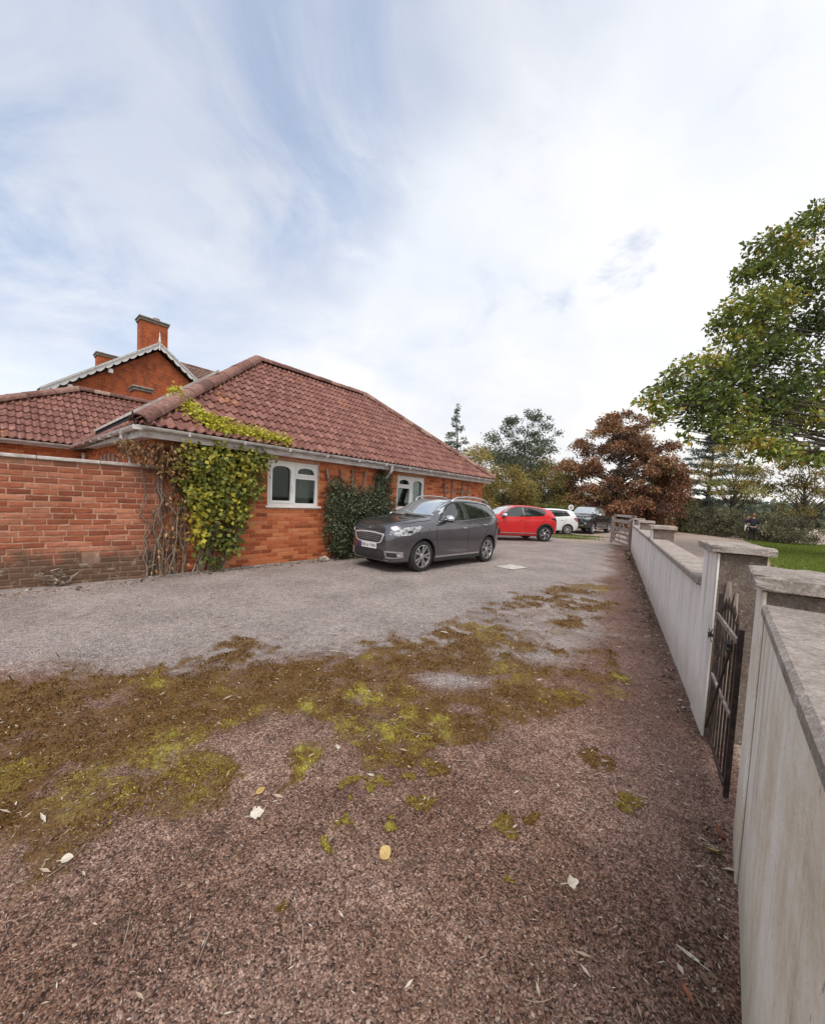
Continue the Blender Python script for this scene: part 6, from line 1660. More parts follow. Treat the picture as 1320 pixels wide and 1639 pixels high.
small_suv = dict(name='crossover_car', cat='car', xf=2.12, xr=-2.06, wf=1.32, wr=-1.32, wr_r=.345, rim=.235, half=.90, ww=.22, wheel='swirl', gap=.05, arch_trim=.075, trim_mat=TRIM, rim_mat=SILVER,
    top=[(2.12, .80), (2.05, .93), (1.85, 1.0), (1.4, 1.06), (1.05, 1.10), (.8, 1.22), (.5, 1.39), (.2, 1.51), (-.1, 1.565), (-.6, 1.575), (-1.1, 1.53), (-1.55, 1.46), (-1.72, 1.40), (-1.82, 1.25), (-1.95, 1.10), (-2.03, .95), (-2.06, .80)],
    belt=[(2.12, .7), (2.0, .84), (1.6, .95), (1.0, 1.02), (.3, 1.05), (-.5, 1.07), (-1.1, 1.10), (-1.5, 1.13), (-1.85, 1.08), (-2.06, .78)],
    bot=[(2.12, .40), (2.0, .28), (1.5, .22), (-1.4, .22), (-1.9, .32), (-2.06, .45)],
    hw=[(2.12, .5), (2.05, .64), (1.85, .78), (1.5, .88), (1.2, .90), (.5, .88), (-.3, .88), (-1.0, .895), (-1.4, .90), (-1.75, .85), (-1.95, .74), (-2.06, .58)], rw=.56,
    surround=[(.98, 1.06), (.62, 1.26), (.25, 1.455), (-.1, 1.51), (-.7, 1.51), (-1.15, 1.46), (-1.42, 1.40), (-1.40, 1.28), (-1.22, 1.135), (-.5, 1.085), (.3, 1.065)], surround_mat=CGLASS,
    glass=[[(.85, 1.085), (.6, 1.235), (.25, 1.425), (-.08, 1.475), (-.22, 1.48), (-.24, 1.10), (.3, 1.085)], [(-.34, 1.10), (-.32, 1.48), (-.7, 1.475), (-1.1, 1.425), (-1.12, 1.15), (-.7, 1.11)]],
    chrome_lines=[([(-.28, 1.10), (-.27, 1.48)], .03)],
    gaps=[([(.95, 1.03), (.98, .7), (.9, .33)], .012), ([(-.30, 1.07), (-.33, .7), (-.32, .33)], .012), ([(-.86, .36), (-1.0, .7), (-1.25, .95), (-1.28, 1.12)], .012)],
    side_panels=[([(.92, .34), (.92, .24), (-.92, .24), (-.92, .34)], TRIM), ([(.88, .375), (.88, .345), (-.88, .345), (-.88, .375)], SILVER)],
    handles=[(-.12, .94, PAINT_RED)], mirror=(.72, 1.12, PAINT_WHITE),
    lamps=[([(2.06, .45, .80), (1.85, .74, .80), (1.6, .84, .86), (1.62, .83, .90), (1.86, .70, .90), (2.02, .5, .87)], (-.6, -.75, -.2), LAMP, 'headlight'), ([(-2.0, .62, .93), (-1.88, .76, .92), (-1.60, .86, 1.0), (-1.60, .86, 1.06), (-1.86, .76, 1.05), (-1.97, .65, 1.02)], (.7, -.7, 0), TRIM, 'tail_light')],
    front=[(ws(1.12, 1.53, .72, .52), CGLASS_P, 'windscreen', .006), (mirror_poly([(0, .45), (.5, .5), (.45, .78), (0, .78)]), TRIM, 'grille', .006)],
    rear=[(mirror_poly([(0, 1.15), (.5, 1.15), (.42, 1.36), (0, 1.4)]), CGLASS, 'rear_window', .006)])
rear_wheel = Vector((5.88, 16.32, 0)); jd = Vector((-2.5, -.62, 0)).normalized(); jl = Vector((-jd.y, jd.x, 0))
car_b, _ = make_car('bright red crossover with dark windows and black wheel arch trim behind the grey car', rear_wheel + jd * 1.32 - jl * .80, math.atan2(jd.y, jd.x), small_suv, PAINT_RED)

hatch = dict(name='hatchback_car', cat='car', xf=1.92, xr=-1.93, wf=1.22, wr=-1.22, wr_r=.30, rim=.205, half=.85, ww=.19, wheel='multi', gap=.045,
    top=[(1.92, .66), (1.86, .80), (1.6, .92), (1.2, .99), (1.0, 1.03), (.75, 1.17), (.45, 1.33), (.2, 1.44), (-.1, 1.49), (-.7, 1.50), (-1.3, 1.46), (-1.55, 1.42), (-1.68, 1.30), (-1.80, 1.05), (-1.90, .85), (-1.93, .72)],
    belt=[(1.92, .6), (1.8, .74), (1.4, .86), (.9, .95), (0, .98), (-1.0, 1.02), (-1.6, 1.03), (-1.8, .93), (-1.93, .68)],
    bot=[(1.92, .34), (1.8, .24), (1.2, .19), (-1.2, .19), (-1.75, .26), (-1.93, .38)],
    hw=[(1.92, .5), (1.85, .62), (1.65, .76), (1.3, .83), (.5, .85), (-.8, .85), (-1.3, .845), (-1.65, .79), (-1.85, .68), (-1.93, .58)], rw=.56,
    surround=[(.86, .985), (.55, 1.14), (.2, 1.34), (-.1, 1.40), (-.7, 1.41), (-1.2, 1.37), (-1.36, 1.10), (-.6, 1.03), (.2, 1.0)],
    glass=[[(.75, 1.0), (.5, 1.13), (.18, 1.315), (-.1, 1.375), (-.2, 1.38), (-.22, 1.025)], [(-.32, 1.03), (-.30, 1.385), (-.7, 1.385), (-.92, 1.365), (-.98, 1.07)], [(-1.03, 1.08), (-.98, 1.355), (-1.15, 1.335), (-1.28, 1.12)]],
    gaps=[([(.85, .96), (.86, .6), (.78, .28)], .012), ([(-.27, .99), (-.28, .28)], .012), ([(-.78, .30), (-.95, .6), (-1.1, .9), (-1.05, 1.02)], .012)],
    side_panels=[([(.85, .24), (.85, .19), (-.85, .19), (-.85, .24)], TRIM)],
    handles=[(-.10, .84, PAINT_WHITE), (-.86, .87, PAINT_WHITE)], mirror=(.62, 1.03, TRIM),
    lamps=[([(1.84, .5, .68), (1.7, .7, .66), (1.42, .81, .78), (1.45, .80, .86), (1.68, .70, .82), (1.8, .54, .76)], (-.6, -.75, -.2), LAMP, 'headlight'), ([(-1.86, .62, .80), (-1.78, .73, .78), (-1.55, .81, .9), (-1.58, .80, 1.02), (-1.72, .72, 1.0), (-1.8, .66, .92)], (.7, -.7, 0), REDLAMP, 'tail_light')],
    front=[(ws(1.05, 1.46, .68, .52), CGLASS_P, 'windscreen', .006), (mirror_poly([(0, .40), (.4, .42), (.45, .58), (0, .60)]), TRIM, 'grille', .006)],
    rear=[(mirror_poly([(0, 1.02), (.55, 1.02), (.48, 1.34), (0, 1.38)]), CGLASS, 'rear_window', .006)])
wr_ = ground_at(907, 856); hd2 = Vector((-1, -.02, 0)).normalized(); hl2 = Vector((-hd2.y, hd2.x, 0))
car_c, _ = make_car('small white hatchback seen side-on between the red car and the black pickup', Vector((wr_.x, wr_.y, 0)) + hd2 * 1.22 - hl2 * .78, math.atan2(hd2.y, hd2.x), hatch, PAINT_WHITE)

pick = dict(name='pickup_truck', cat='pickup truck', xf=2.55, xr=-2.70, wf=1.55, wr=-1.50, wr_r=.385, rim=.245, half=.92, ww=.25, wheel='multi', gap=.08, arch_trim=.09, trim_mat=TRIM,
    top=[(2.55, .95), (2.48, 1.06), (2.2, 1.13), (1.6, 1.19), (1.28, 1.22), (1.0, 1.38), (.7, 1.58), (.45, 1.70), (.1, 1.765), (-.4, 1.77), (-.75, 1.74), (-.88, 1.62), (-.97, 1.22), (-1.02, 1.13), (-2.6, 1.13), (-2.70, 1.05)],
    belt=[(2.55, .85), (2.3, 1.0), (1.8, 1.07), (1.0, 1.10), (0, 1.11), (-1.0, 1.11), (-2.6, 1.12), (-2.70, 1.0)],
    bot=[(2.55, .55), (2.4, .42), (2.0, .36), (-2.2, .40), (-2.70, .52)],
    hw=[(2.55, .6), (2.45, .72), (2.2, .84), (1.8, .90), (1.0, .905), (-1.0, .905), (-2.5, .90), (-2.70, .86)], rw=.60,
    surround=[(1.08, 1.13), (.72, 1.40), (.42, 1.60), (.15, 1.66), (-.4, 1.67), (-.70, 1.63), (-.86, 1.18), (.2, 1.12)],
    glass=[[(.92, 1.15), (.65, 1.40), (.4, 1.565), (.15, 1.635), (.05, 1.64), (.02, 1.15)], [(-.08, 1.155), (-.05, 1.645), (-.4, 1.645), (-.62, 1.61), (-.74, 1.20)]],
    glass_mat=CGLASS_P, chrome_lines=[([(1.0, 1.12), (.2, 1.11), (-.86, 1.15)], .016)],
    gaps=[([(1.05, 1.1), (1.05, .7), (.95, .42)], .012), ([(-.02, 1.12), (-.03, .42)], .012), ([(-.9, .44), (-.95, .8), (-.93, 1.12)], .012), ([(-1.0, .42), (-1.02, 1.11)], .02)],
    handles=[(.14, 1.0, CHROME), (-.74, 1.02, CHROME)], mirror=(.86, 1.22, CHROME),
    lamps=[([(2.46, .55, .92), (2.3, .76, .90), (2.05, .87, .98), (2.1, .86, 1.04), (2.34, .72, 1.03), (2.46, .58, .99)], (-.6, -.75, -.2), LAMP, 'headlight'), ([(2.48, .6, .62), (2.38, .74, .62), (2.38, .74, .72), (2.48, .6, .72)], (-.7, -.7, 0), LAMP, 'fog_lamp')],
    front=[(ws(1.26, 1.70, .74, .58), CGLASS_P, 'windscreen', .006), (mirror_poly([(0, .70), (.42, .72), (.5, .98), (0, 1.0)]), TRIM, 'grille', .006), (mirror_poly([(0, .985), (.5, .97), (.5, 1.0), (0, 1.015)]), CHROME, 'grille_bar', .016), (mirror_poly([(0, .5), (.6, .52), (.62, .57), (0, .56)]), SILVER, 'skid_plate', .01)])
fwp = ground_at(946, 855); pd = Vector((-.70, -.71, 0)).normalized(); pl_ = Vector((-pd.y, pd.x, 0))
car_d, _ = make_car('black double-cab pickup truck with silver side step near the field gate', Vector((fwp.x, fwp.y, 0)) - pd * 1.55 - pl_ * .80, math.atan2(pd.y, pd.x), pick, PAINT_BLACK)
for s in (-1, 1):
    m = MB(); m.tube([(1.0, s * .86, .40), (.9, s * .95, .37), (-.8, s * .95, .37), (-.9, s * .86, .40)], .04, 8); m.build('side_step', SILVER, car_d, True)

# ------------------------------------------------------------------ people beyond the wall
SKIN = m_simple('skin', [(0.3, (0.46, 0.25, 0.18)), (0.7, (0.58, 0.34, 0.26))], 0.55, 8)
HAIR = m_simple('light_brown_hair', [(0.3, (0.10, 0.055, 0.03)), (0.7, (0.22, 0.13, 0.07))], 0.6, 40)
HAIR_R = m_simple('dark_hair', [(0.3, (0.05, 0.028, 0.02)), (0.7, (0.10, 0.055, 0.035))], 0.6, 40)
NAVY = m_simple('navy_cloth', [(0.3, (0.010, 0.011, 0.022)), (0.7, (0.02, 0.022, 0.038))], 0.85, 14)
BLACKC = m_simple('black_cloth', [(0.3, (0.008, 0.008, 0.010)), (0.7, (0.018, 0.018, 0.022))], 0.85, 14)
PALEC = m_simple('pale_cloth', [(0.3, (0.50, 0.49, 0.45)), (0.7, (0.64, 0.63, 0.60))], 0.85, 14)
EYE_W = m_simple('dark_eye', [(0.3, (0.02, 0.015, 0.012)), (0.7, (0.03, 0.02, 0.018))], 0.2, 8)
def skin_mesh(name, nodes, edges, mat, parent, sub=2):
    """nodes: {key: (pos, radius)}; grows one continuous surface along the edges"""
    keys = list(nodes); ix = {k: i for i, k in enumerate(keys)}
    me = bpy.data.meshes.new(name); me.from_pydata([nodes[k][0] for k in keys], [(ix[a], ix[b]) for a, b in edges], [])
    o = link(name, me)
    md = o.modifiers.new('skin', 'SKIN'); md.use_smooth_shade = True
    if not me.skin_vertices: 
        bm = bmesh.new(); bm.from_mesh(me); bm.verts.layers.skin.verify(); bm.to_mesh(me); bm.free()
    for i, k in enumerate(keys):
        r = nodes[k][1]; r = r if isinstance(r, tuple) else (r, r)
        me.skin_vertices[0].data[i].radius = r; me.skin_vertices[0].data[i].use_root = (i == 0)
    sb = o.modifiers.new('sub', 'SUBSURF'); sb.levels = sub; sb.render_levels = sub
    bpy.context.view_layer.update()
    nm = bpy.data.meshes.new_from_object(o.evaluated_get(bpy.context.evaluated_depsgraph_get()))
    o.modifiers.clear(); o.data = nm; nm.materials.clear(); nm.materials.append(mat); o.parent = parent
    return o
def hand(nodes, edges, wrist, key, d, side, up_):
    """palm, four unequal bent fingers and a thumb leaving the side of the palm"""
    w = Vector(nodes[wrist][0]); d, side, up_ = Vector(d).normalized(), Vector(side).normalized(), Vector(up_).normalized()
    nodes[key + 'palm'] = (w + d * .06, (.032, .018)); edges.append((wrist, key + 'palm'))
    for i, (o, l) in enumerate(((-.028, .065), (-.010, .078), (.009, .073), (.027, .056))):
        a = w + d * .085 + side * o; b = a + d * l * .55 - up_ * .006; c = b + d * l * .40 - up_ * .022
        for n_, p, r in (('a', a, .0095), ('b', b, .0085), ('c', c, .0065)): nodes[f'{key}f{i}{n_}'] = (p, r)
        edges += [(key + 'palm', f'{key}f{i}a'), (f'{key}f{i}a', f'{key}f{i}b'), (f'{key}f{i}b', f'{key}f{i}c')]
    a = w + d * .04 - side * .04; b = a + d * .03 - side * .02; c = b + d * .022 - up_ * .012
    for n_, p, r in (('a', a, .011), ('b', b, .0095), ('c', c, .007)): nodes[f'{key}t{n_}'] = (p, r)
    edges += [(key + 'palm', key + 'ta'), (key + 'ta', key + 'tb'), (key + 'tb', key + 'tc')]
def face_bits(root, hc, fwd, s):
    """eyes, nose, mouth and ears set on a head at hc looking along fwd"""
    f = Vector(fwd).normalized(); r = f.cross(Vector((0, 0, 1))).normalized(); u = r.cross(f); hc = Vector(hc)
    for k in (-1, 1):
        m = MB(); c = hc + f * .092 * s + r * .032 * k * s + u * .012 * s
        m.lathe([(.001, -.008), (.009, -.004), (.010, .002), (.001, .008)], lambda a, b, l: c + r * a * s + u * b * s + f * l * s, 8); m.build('eye', EYE_W, root, True)
        m = MB(); c2 = hc + r * .088 * k * s - u * .005 * s; m.lathe([(.001, -.012), (.022, -.006), (.024, .006), (.001, .012)], lambda a, b, l: c2 + f * a * .7 * s + u * b * 1.3 * s + r * l * s, 10); m.build('ear', SKIN, root, True)
    m = MB(); m.tube([hc + f * .090 * s + u * .015 * s, hc + f * .112 * s - u * .018 * s, hc + f * .095 * s - u * .026 * s], [.008 * s, .014 * s, .009 * s], 8); m.build('nose', SKIN, root, True)
    m = MB(); m.tube([hc + f * .088 * s - u * .052 * s - r * .022 * s, hc + f * .094 * s - u * .052 * s, hc + f * .088 * s - u * .052 * s + r * .022 * s], .006 * s, 6); m.build('mouth', REDLAMP if False else SKIN_L, root, True)
SKIN_L = m_simple('lip', [(0.3, (0.32, 0.10, 0.09)), (0.7, (0.38, 0.14, 0.12))], 0.5, 8)
def hair_cap(root, hc, back, s, mat, cover):
    bm = bmesh.new(); bmesh.ops.create_uvsphere(bm, u_segments=20, v_segments=14, radius=1)
    b = Vector(back).normalized()
    for v in bm.verts:
        p = v.co.copy(); k = p.dot(b) * .9 + p.z * .75
        v.co = Vector((p.x * .098, p.y * .110, p.z * .122)) * s * (1.0 if k > cover else .80) * (1 + .03 * math.sin(p.x * 23) * math.cos(p.z * 19))
    me = bpy.data.meshes.new('hair'); bm.to_mesh(me); bm.free(); me.materials.append(mat)
    me.polygons.foreach_set('use_smooth', [True] * len(me.polygons))
    link('hair', me, root, Matrix.Translation(hc))

pp = ground_at(1202, 868)
PS_ = pp.y / 22.0 * .97
adult = thing('person', 'adult in dark navy top and black trousers seen from behind, holding a child', 'person', (pp.x, pp.y, 0), math.radians(-28))
adult.scale = (PS_, PS_, PS_)
# local +y is where the adult looks (away from the drive)
A_ = {'pel': ((0, 0, .92), (.145, .10)), 'waist': ((0, .0, 1.06), (.125, .09)), 'chest': ((0, .01, 1.28), (.155, .105)), 'neckb': ((0, 0, 1.43), (.075, .065)), 'neck': ((0, .015, 1.50), .052), 'jaw': ((0, .035, 1.57), (.07, .075)), 'head': ((0, .03, 1.66), (.083, .098)), 'crown': ((0, .02, 1.735), (.06, .07)),
      'lsh': ((-.18, .0, 1.40), .058), 'lel': ((-.27, .07, 1.14), .042), 'lwr': ((-.16, .26, 1.04), .028), 'rsh': ((.18, .0, 1.40), .058), 'rel': ((.27, .07, 1.16), .042), 'rwr': ((.02, .30, 1.20), .028),
      'lhip': ((-.095, 0, .86), .088), 'lkn': ((-.10, .02, .49), .058), 'lan': ((-.10, -.02, .09), .036), 'lto': ((-.11, .13, .03), .032), 'rhip': ((.095, 0, .86), .088), 'rkn': ((.11, .03, .49), .058), 'ran': ((.12, 0, .09), .036), 'rto': ((.14, .15, .03), .032)}
AE = [('pel', 'waist'), ('waist', 'chest'), ('chest', 'neckb'), ('neckb', 'neck'), ('neck', 'jaw'), ('jaw', 'head'), ('head', 'crown'), ('chest', 'lsh'), ('lsh', 'lel'), ('lel', 'lwr'), ('chest', 'rsh'), ('rsh', 'rel'), ('rel', 'rwr'), ('pel', 'lhip'), ('lhip', 'lkn'), ('lkn', 'lan'), ('lan', 'lto'), ('pel', 'rhip'), ('rhip', 'rkn'), ('rkn', 'ran'), ('ran', 'rto')]
nodes = dict(A_); edges = list(AE)
hand(nodes, edges, 'lwr', 'lh', (.5, .5, .05), (0, -.3, 1), (.3, -1, 0)); hand(nodes, edges, 'rwr', 'rh', (-1, .15, .05), (0, .3, 1), (-.1, -1, 0))
skin_mesh('body', nodes, edges, SKIN, adult)
def grow(keys, d, src): return {k: (src[k][0], tuple(r + d for r in (src[k][1] if isinstance(src[k][1], tuple) else (src[k][1],) * 2))) for k in keys}
tk = ['pel', 'waist', 'chest', 'neckb', 'lsh', 'lel', 'rsh', 'rel', 'lwr', 'rwr']
skin_mesh('jumper', grow(tk, .016, A_), [e for e in AE if e[0] in tk and e[1] in tk], NAVY, adult)
lk = ['pel', 'lhip', 'lkn', 'lan', 'rhip', 'rkn', 'ran']
skin_mesh('trousers', grow(lk, .018, A_), [e for e in AE if e[0] in lk and e[1] in lk], BLACKC, adult)
for s_ in ('l', 'r'):
    f2 = {'a': (tuple(Vector(A_[s_ + 'an'][0]) - Vector((0, .04, .05))), (.042, .036)), 'b': (A_[s_ + 'to'][0], (.046, .032))}
    skin_mesh('shoe', f2, [('a', 'b')], BLACKC, adult)
hair_cap(adult, (0, .022, 1.675), (0, -1, 0), 1.0, HAIR, -.25)
face_bits(adult, (0, .03, 1.64), (0, 1, 0), 1.0)
child = thing('person', 'small child in dark top and pale trousers carried on the left arm of the adult', 'person', (pp.x, pp.y, 0), math.radians(-28))
child.scale = (PS_, PS_, PS_)
C_ = {'pel': ((-.22, .17, 1.08), (.085, .075)), 'chest': ((-.23, .17, 1.30), (.092, .07)), 'neckb': ((-.225, .165, 1.40), .045), 'jaw': ((-.225, .135, 1.475), (.058, .058)), 'head': ((-.225, .14, 1.55), (.072, .08)), 'crown': ((-.225, .15, 1.61), (.05, .058)),
      'lsh': ((-.33, .15, 1.36), .036), 'lel': ((-.38, .08, 1.22), .028), 'lwr': ((-.30, -.04, 1.16), .021), 'rsh': ((-.13, .15, 1.36), .036), 'rel': ((-.07, .13, 1.32), .028), 'rwr': ((-.04, .05, 1.40), .021),
      'lhip': ((-.28, .13, 1.03), .055), 'lkn': ((-.36, .0, .95), .042), 'lan': ((-.37, .02, .74), .028), 'lto': ((-.38, -.06, .70), .025), 'rhip': ((-.16, .19, 1.02), .055), 'rkn': ((-.10, .26, .92), .042), 'ran': ((-.14, .27, .72), .028), 'rto': ((-.14, .20, .68), .025)}
CE = [('pel', 'chest'), ('chest', 'neckb'), ('neckb', 'jaw'), ('jaw', 'head'), ('head', 'crown'), ('chest', 'lsh'), ('lsh', 'lel'), ('lel', 'lwr'), ('chest', 'rsh'), ('rsh', 'rel'), ('rel', 'rwr'), ('pel', 'lhip'), ('lhip', 'lkn'), ('lkn', 'lan'), ('lan', 'lto'), ('pel', 'rhip'), ('rhip', 'rkn'), ('rkn', 'ran'), ('ran', 'rto')]
nodes = dict(C_); edges = list(CE)
hand(nodes, edges, 'lwr', 'lh', (.6, -.5, -.1), (0, -.2, 1), (-.5, -.8, 0)); hand(nodes, edges, 'rwr', 'rh', (.3, -.8, .1), (0, .1, 1), (.9, .1, 0))
skin_mesh('body', nodes, edges, SKIN, child)
tk = ['pel', 'chest', 'neckb', 'lsh', 'lel', 'lwr', 'rsh', 'rel', 'rwr']
skin_mesh('top', grow(tk, .013, C_), [e for e in CE if e[0] in tk and e[1] in tk], NAVY, child)
lk = ['pel', 'lhip', 'lkn', 'lan', 'rhip', 'rkn', 'ran']
skin_mesh('trousers', grow(lk, .013, C_), [e for e in CE if e[0] in lk and e[1] in lk], PALEC, child)
hair_cap(child, (-.225, .152, 1.56), (0, 1, 0), .82, HAIR_R, .12)
face_bits(child, (-.225, .14, 1.545), (-.1, -1, 0), .82)

# ------------------------------------------------------------------ small things on the drive
sg = thing('road_sign', 'small round white sign with red mark, on a post beside the black pickup', 'sign', (10.68, 25.0, 0), math.radians(0))
m = MB(); m.tube([(0, 0, -.05), (0, 0, 1.8)], .03, 8); m.build('post', STEM, sg, True)
m = MB(); m.lathe([(.001, 0), (.18, 0), (.19, .01), (.19, .02), (.001, .02)], lambda a, b, l: (a, -.032 - l, 1.62 + b), 28); m.build('sign_plate', PLATE_W, sg)
m = MB(); m.lathe([(.03, .021), (.03, .024), (.08, .024), (.08, .021)], lambda a, b, l: (a, -.033 - l, 1.62 + b), 20); m.build('red_mark', REDLAMP, sg)
for k, (x, y, h, lab) in enumerate(((22.9, 29.5, .62, 'short pale stake in the verge under the laurels, left one'), (24.3, 27.6, .62, 'short pale stake in the verge under the laurels, nearer the person'))):
    m = MB(); m.tube([(0, 0, -.05), (.02, 0, h)], .03, 6); tag(m.build('marker_stake', WOOD_GATE), lab, 'stake').location = (x, y, 0)
mh = thing('manhole_cover', 'pale rectangular manhole cover set in the grey drive beside the grey car', 'manhole cover', (2.48, 8.96, .012), math.radians(40))
m = MB(); m.cbox((-.34, -.26, -.03), (.34, .26, .006), .004); m.build('cover_frame', STONE, mh)
m = MB(); m.cbox((-.315, -.235, .007), (.315, .235, .012), .002); m.build('cover_plate', PALE_STONE, mh)

# fallen leaves that lie apart
LEAF_PALE = m_simple('fallen_leaf_pale', [(0.3, (0.50, 0.42, 0.33)), (0.7, (0.70, 0.64, 0.55))], 0.7, 30, spec=0.3)
LEAF_YEL = m_simple('fallen_leaf_yellow', [(0.3, (0.42, 0.26, 0.09)), (0.7, (0.62, 0.47, 0.20))], 0.6, 30, spec=0.3)
LEAF_RUST = m_simple('fallen_leaf_rust', [(0.3, (0.20, 0.065, 0.03)), (0.7, (0.42, 0.17, 0.08))], 0.7, 30, spec=0.3)
def fallen_leaf(x, y, L, w, lob, rz, tilt, mat, label, curl=.25):
    n = 18; half = []
    for i in range(n + 1):
        u = i / n; r = w * math.sin(math.pi * u ** .8) ** .75
        if lob: r *= .62 + .38 * abs(math.cos(u * math.pi * lob))
        half.append((u * L, r))
    V, F = [], []
    for u, r in half:
        c = curl * (u / L - .5) ** 2 * L
        V += [(u, 0, c), (u, r * .5, c + r * .15 + random.uniform(-.001, .001)), (u, r, c + r * .45), (u, -r * .5, c + r * .12), (u, -r, c + r * .36)]
    for i in range(n):
        a, b = i * 5, i * 5 + 5
        F += [(a, b, b + 1, a + 1), (a + 1, b + 1, b + 2, a + 2), (a + 3, b + 3, b, a), (a + 4, b + 4, b + 3, a + 3)]
    m = MB(); m.add(V, F); m.tube([(-L * .35, 0, .003), (0, 0, .001), (L * .9, 0, curl * .16 * L + .001)], [.0016, .0018, .0006], 4)
    z, _ = gz(np.array([x]), np.array([y]))
    o = tag(m.build('fallen_leaf', mat, None, True), label, 'leaf', 'leaves fallen on the drive')
    o.matrix_world = Matrix.Translation((x, y, float(z[0]) + .006)) @ Matrix.Rotation(rz, 4, 'Z') @ Matrix.Rotation(tilt, 4, 'X')
fallen_leaf(-.69, 1.63, .062, .030, 3, .5, .3, LEAF_PALE, 'pale lobed fallen leaf at the near edge of the moss, left')
fallen_leaf(-.03, 1.455, .062, .026, 0, 2.2, -.5, LEAF_YEL, 'yellow folded fallen leaf alone on the bare pink drive')
fallen_leaf(.68, 1.39, .05, .022, 2, .2, .6, LEAF_PALE, 'crumpled pale leaf on the bare drive, nearer the wall', 1.2)
fallen_leaf(1.50, 1.63, .07, .026, 0, 1.2, .8, LEAF_RUST, 'rust-red fallen leaf at the foot of the near concrete pier', .9)
fallen_leaf(.93, 1.05, .055, .013, 0, 1.6, .3, LEAF_RUST, 'narrow orange leaf close to the near wall at the bottom of the view')
fallen_leaf(1.03, 1.15, .07, .009, 0, 2.3, .1, LEAF_PALE, 'long thin pale leaf by the near wall')
fallen_leaf(-1.33, 1.38, .04, .017, 0, .4, .2, LEAF_PALE, 'pale oval leaf at the left end of the moss')
fallen_leaf(-.72, 1.76, .05, .014, 0, .9, .5, LEAF_YEL, 'narrow tan leaf lying on the mossy edge above the lobed leaf')
fallen_leaf(-.38, 2.11, .045, .018, 2, 1.9, .3, LEAF_PALE, 'small pale leaf in the middle of the moss')
fallen_leaf(1.43, 1.55, .06, .022, 2, 2.6, .5, LEAF_YEL, 'tan curled leaf beside the rust-red one at the gate foot', .8)

def scatter_ring(n, r0, r1, a0=-52, a1=52, rng=RNG, power=0.5):
    a = np.radians(rng.uniform(a0, a1, n)); u = rng.random(n)
    r = r0 * (r1 / r0) ** u if power == 0 else np.sqrt(r0 ** 2 + u * (r1 ** 2 - r0 ** 2))
    return np.sin(a) * r, np.cos(a) * r
def keep_drive(x, y):
    wd = (x - WALL_A[0]) * WDIR[1] - (y - WALL_A[1]) * WDIR[0]
    nd = (x - N0.x) * ND.y - (y - N0.y) * ND.x
    ok = (wd < -.02) & ((y > N0.y) | (nd < -.02) if False else (wd < -.02))
    q = np.stack([x - HC.x, y - HC.y], 1)
    t = -q[:, 0] * .755 + q[:, 1] * .656
    s2 = (x - N0.x) * -ND.y + (y - N0.y) * ND.x                 # side of the near wall
    return ok & (t < -.12) & ~((y < N0.y + .05) & (s2 > -.02))
# loose chippings on the worn tarmac close by
CHIP = NT('stone_chipping'); _c = CHIP
_c.pbr(_c.ramp(_c.rand(), [(0.0, (0.055, 0.038, 0.032)), (0.4, (0.16, 0.11, 0.095)), (0.8, (0.27, 0.18, 0.145)), (1.0, (0.44, 0.34, 0.28))]), 0.9, 0, None, 0, 0.3)
x, y = scatter_ring(80000, .75, 3.3, power=0)
k = keep_drive(x, y); x, y = x[k], y[k]
z, Fd = gz(x, y); k = (Fd['moss'] < .4 + .4 * RNG.random(len(x))); x, y, z = x[k], y[k], z[k]
n = len(x); s = RNG.lognormal(math.log(.0024), .42, n).clip(.0009, .009) * (0.8 + .12 * np.hypot(x, y))
O = np.array([(1, 0, 0), (0, 1, 0), (-1, 0, 0), (0, -1, 0), (0, 0, 1), (0, 0, -1)], float); OF = np.array([(0, 1, 4), (1, 2, 4), (2, 3, 4), (3, 0, 4)])
a = RNG.uniform(0, 6.28, n); ca, sa = np.cos(a), np.sin(a)
V = O[None] * np.stack([s * RNG.uniform(.7, 1.4, n), s * RNG.uniform(.6, 1.0, n), s * RNG.uniform(.35, .75, n)], 1)[:, None, :] * RNG.uniform(.75, 1.25, (n, 6, 1))
V = np.stack([V[..., 0] * ca[:, None] - V[..., 1] * sa[:, None], V[..., 0] * sa[:, None] + V[..., 1] * ca[:, None], V[..., 2]], -1) + np.stack([x, y, z + s * .15], 1)[:, None, :]
tag(link('loose_chippings', mesh_np('loose_chippings', V.reshape(-1, 3), (OF[None] + np.arange(n)[:, None, None] * 6).reshape(-1, 3), CHIP.m)), kind='stuff')
# moss: short upright blades and cushions
LEAF_MOSS = m_leaf('moss_blade', [(0.0, (0.075, 0.034, 0.010)), (0.28, (0.150, 0.068, 0.017)), (0.5, (0.24, 0.140, 0.028)), (0.75, (0.43, 0.36, 0.05)), (1.0, (0.62, 0.57, 0.10))], 0.2, 0.8, 0.15)
x, y = scatter_ring(230000, 1.0, 7.5, -56, 42, power=0)
k = keep_drive(x, y); x, y = x[k], y[k]
z, Fd = gz(x, y); cl_ = fbm(x, y, 11, 3, 90)
k = (Fd['moss'] * (0.35 + 1.1 * cl_) > .34 + .35 * RNG.random(len(x))) & (Fd['moss'] > .22); x, y, z = x[k], y[k], z[k]
gr = Fd['green'][k]; cl_ = cl_[k]; n = len(x)
size = (.0055 + .0026 * np.hypot(x, y)) * (0.6 + 1.0 * cl_)
D = unit(RNG.normal(size=(n, 3)) * .75 + np.array([0, 0, .75]))
leaf_mesh('moss', np.stack([x, y, z - .002], 1), size, LEAF_MOSS, .17 + .78 * gr + .55 * (fbm(x, y, 1.9, 3, 95) - .5) + RNG.normal(0, .17, n), D, None, .5)
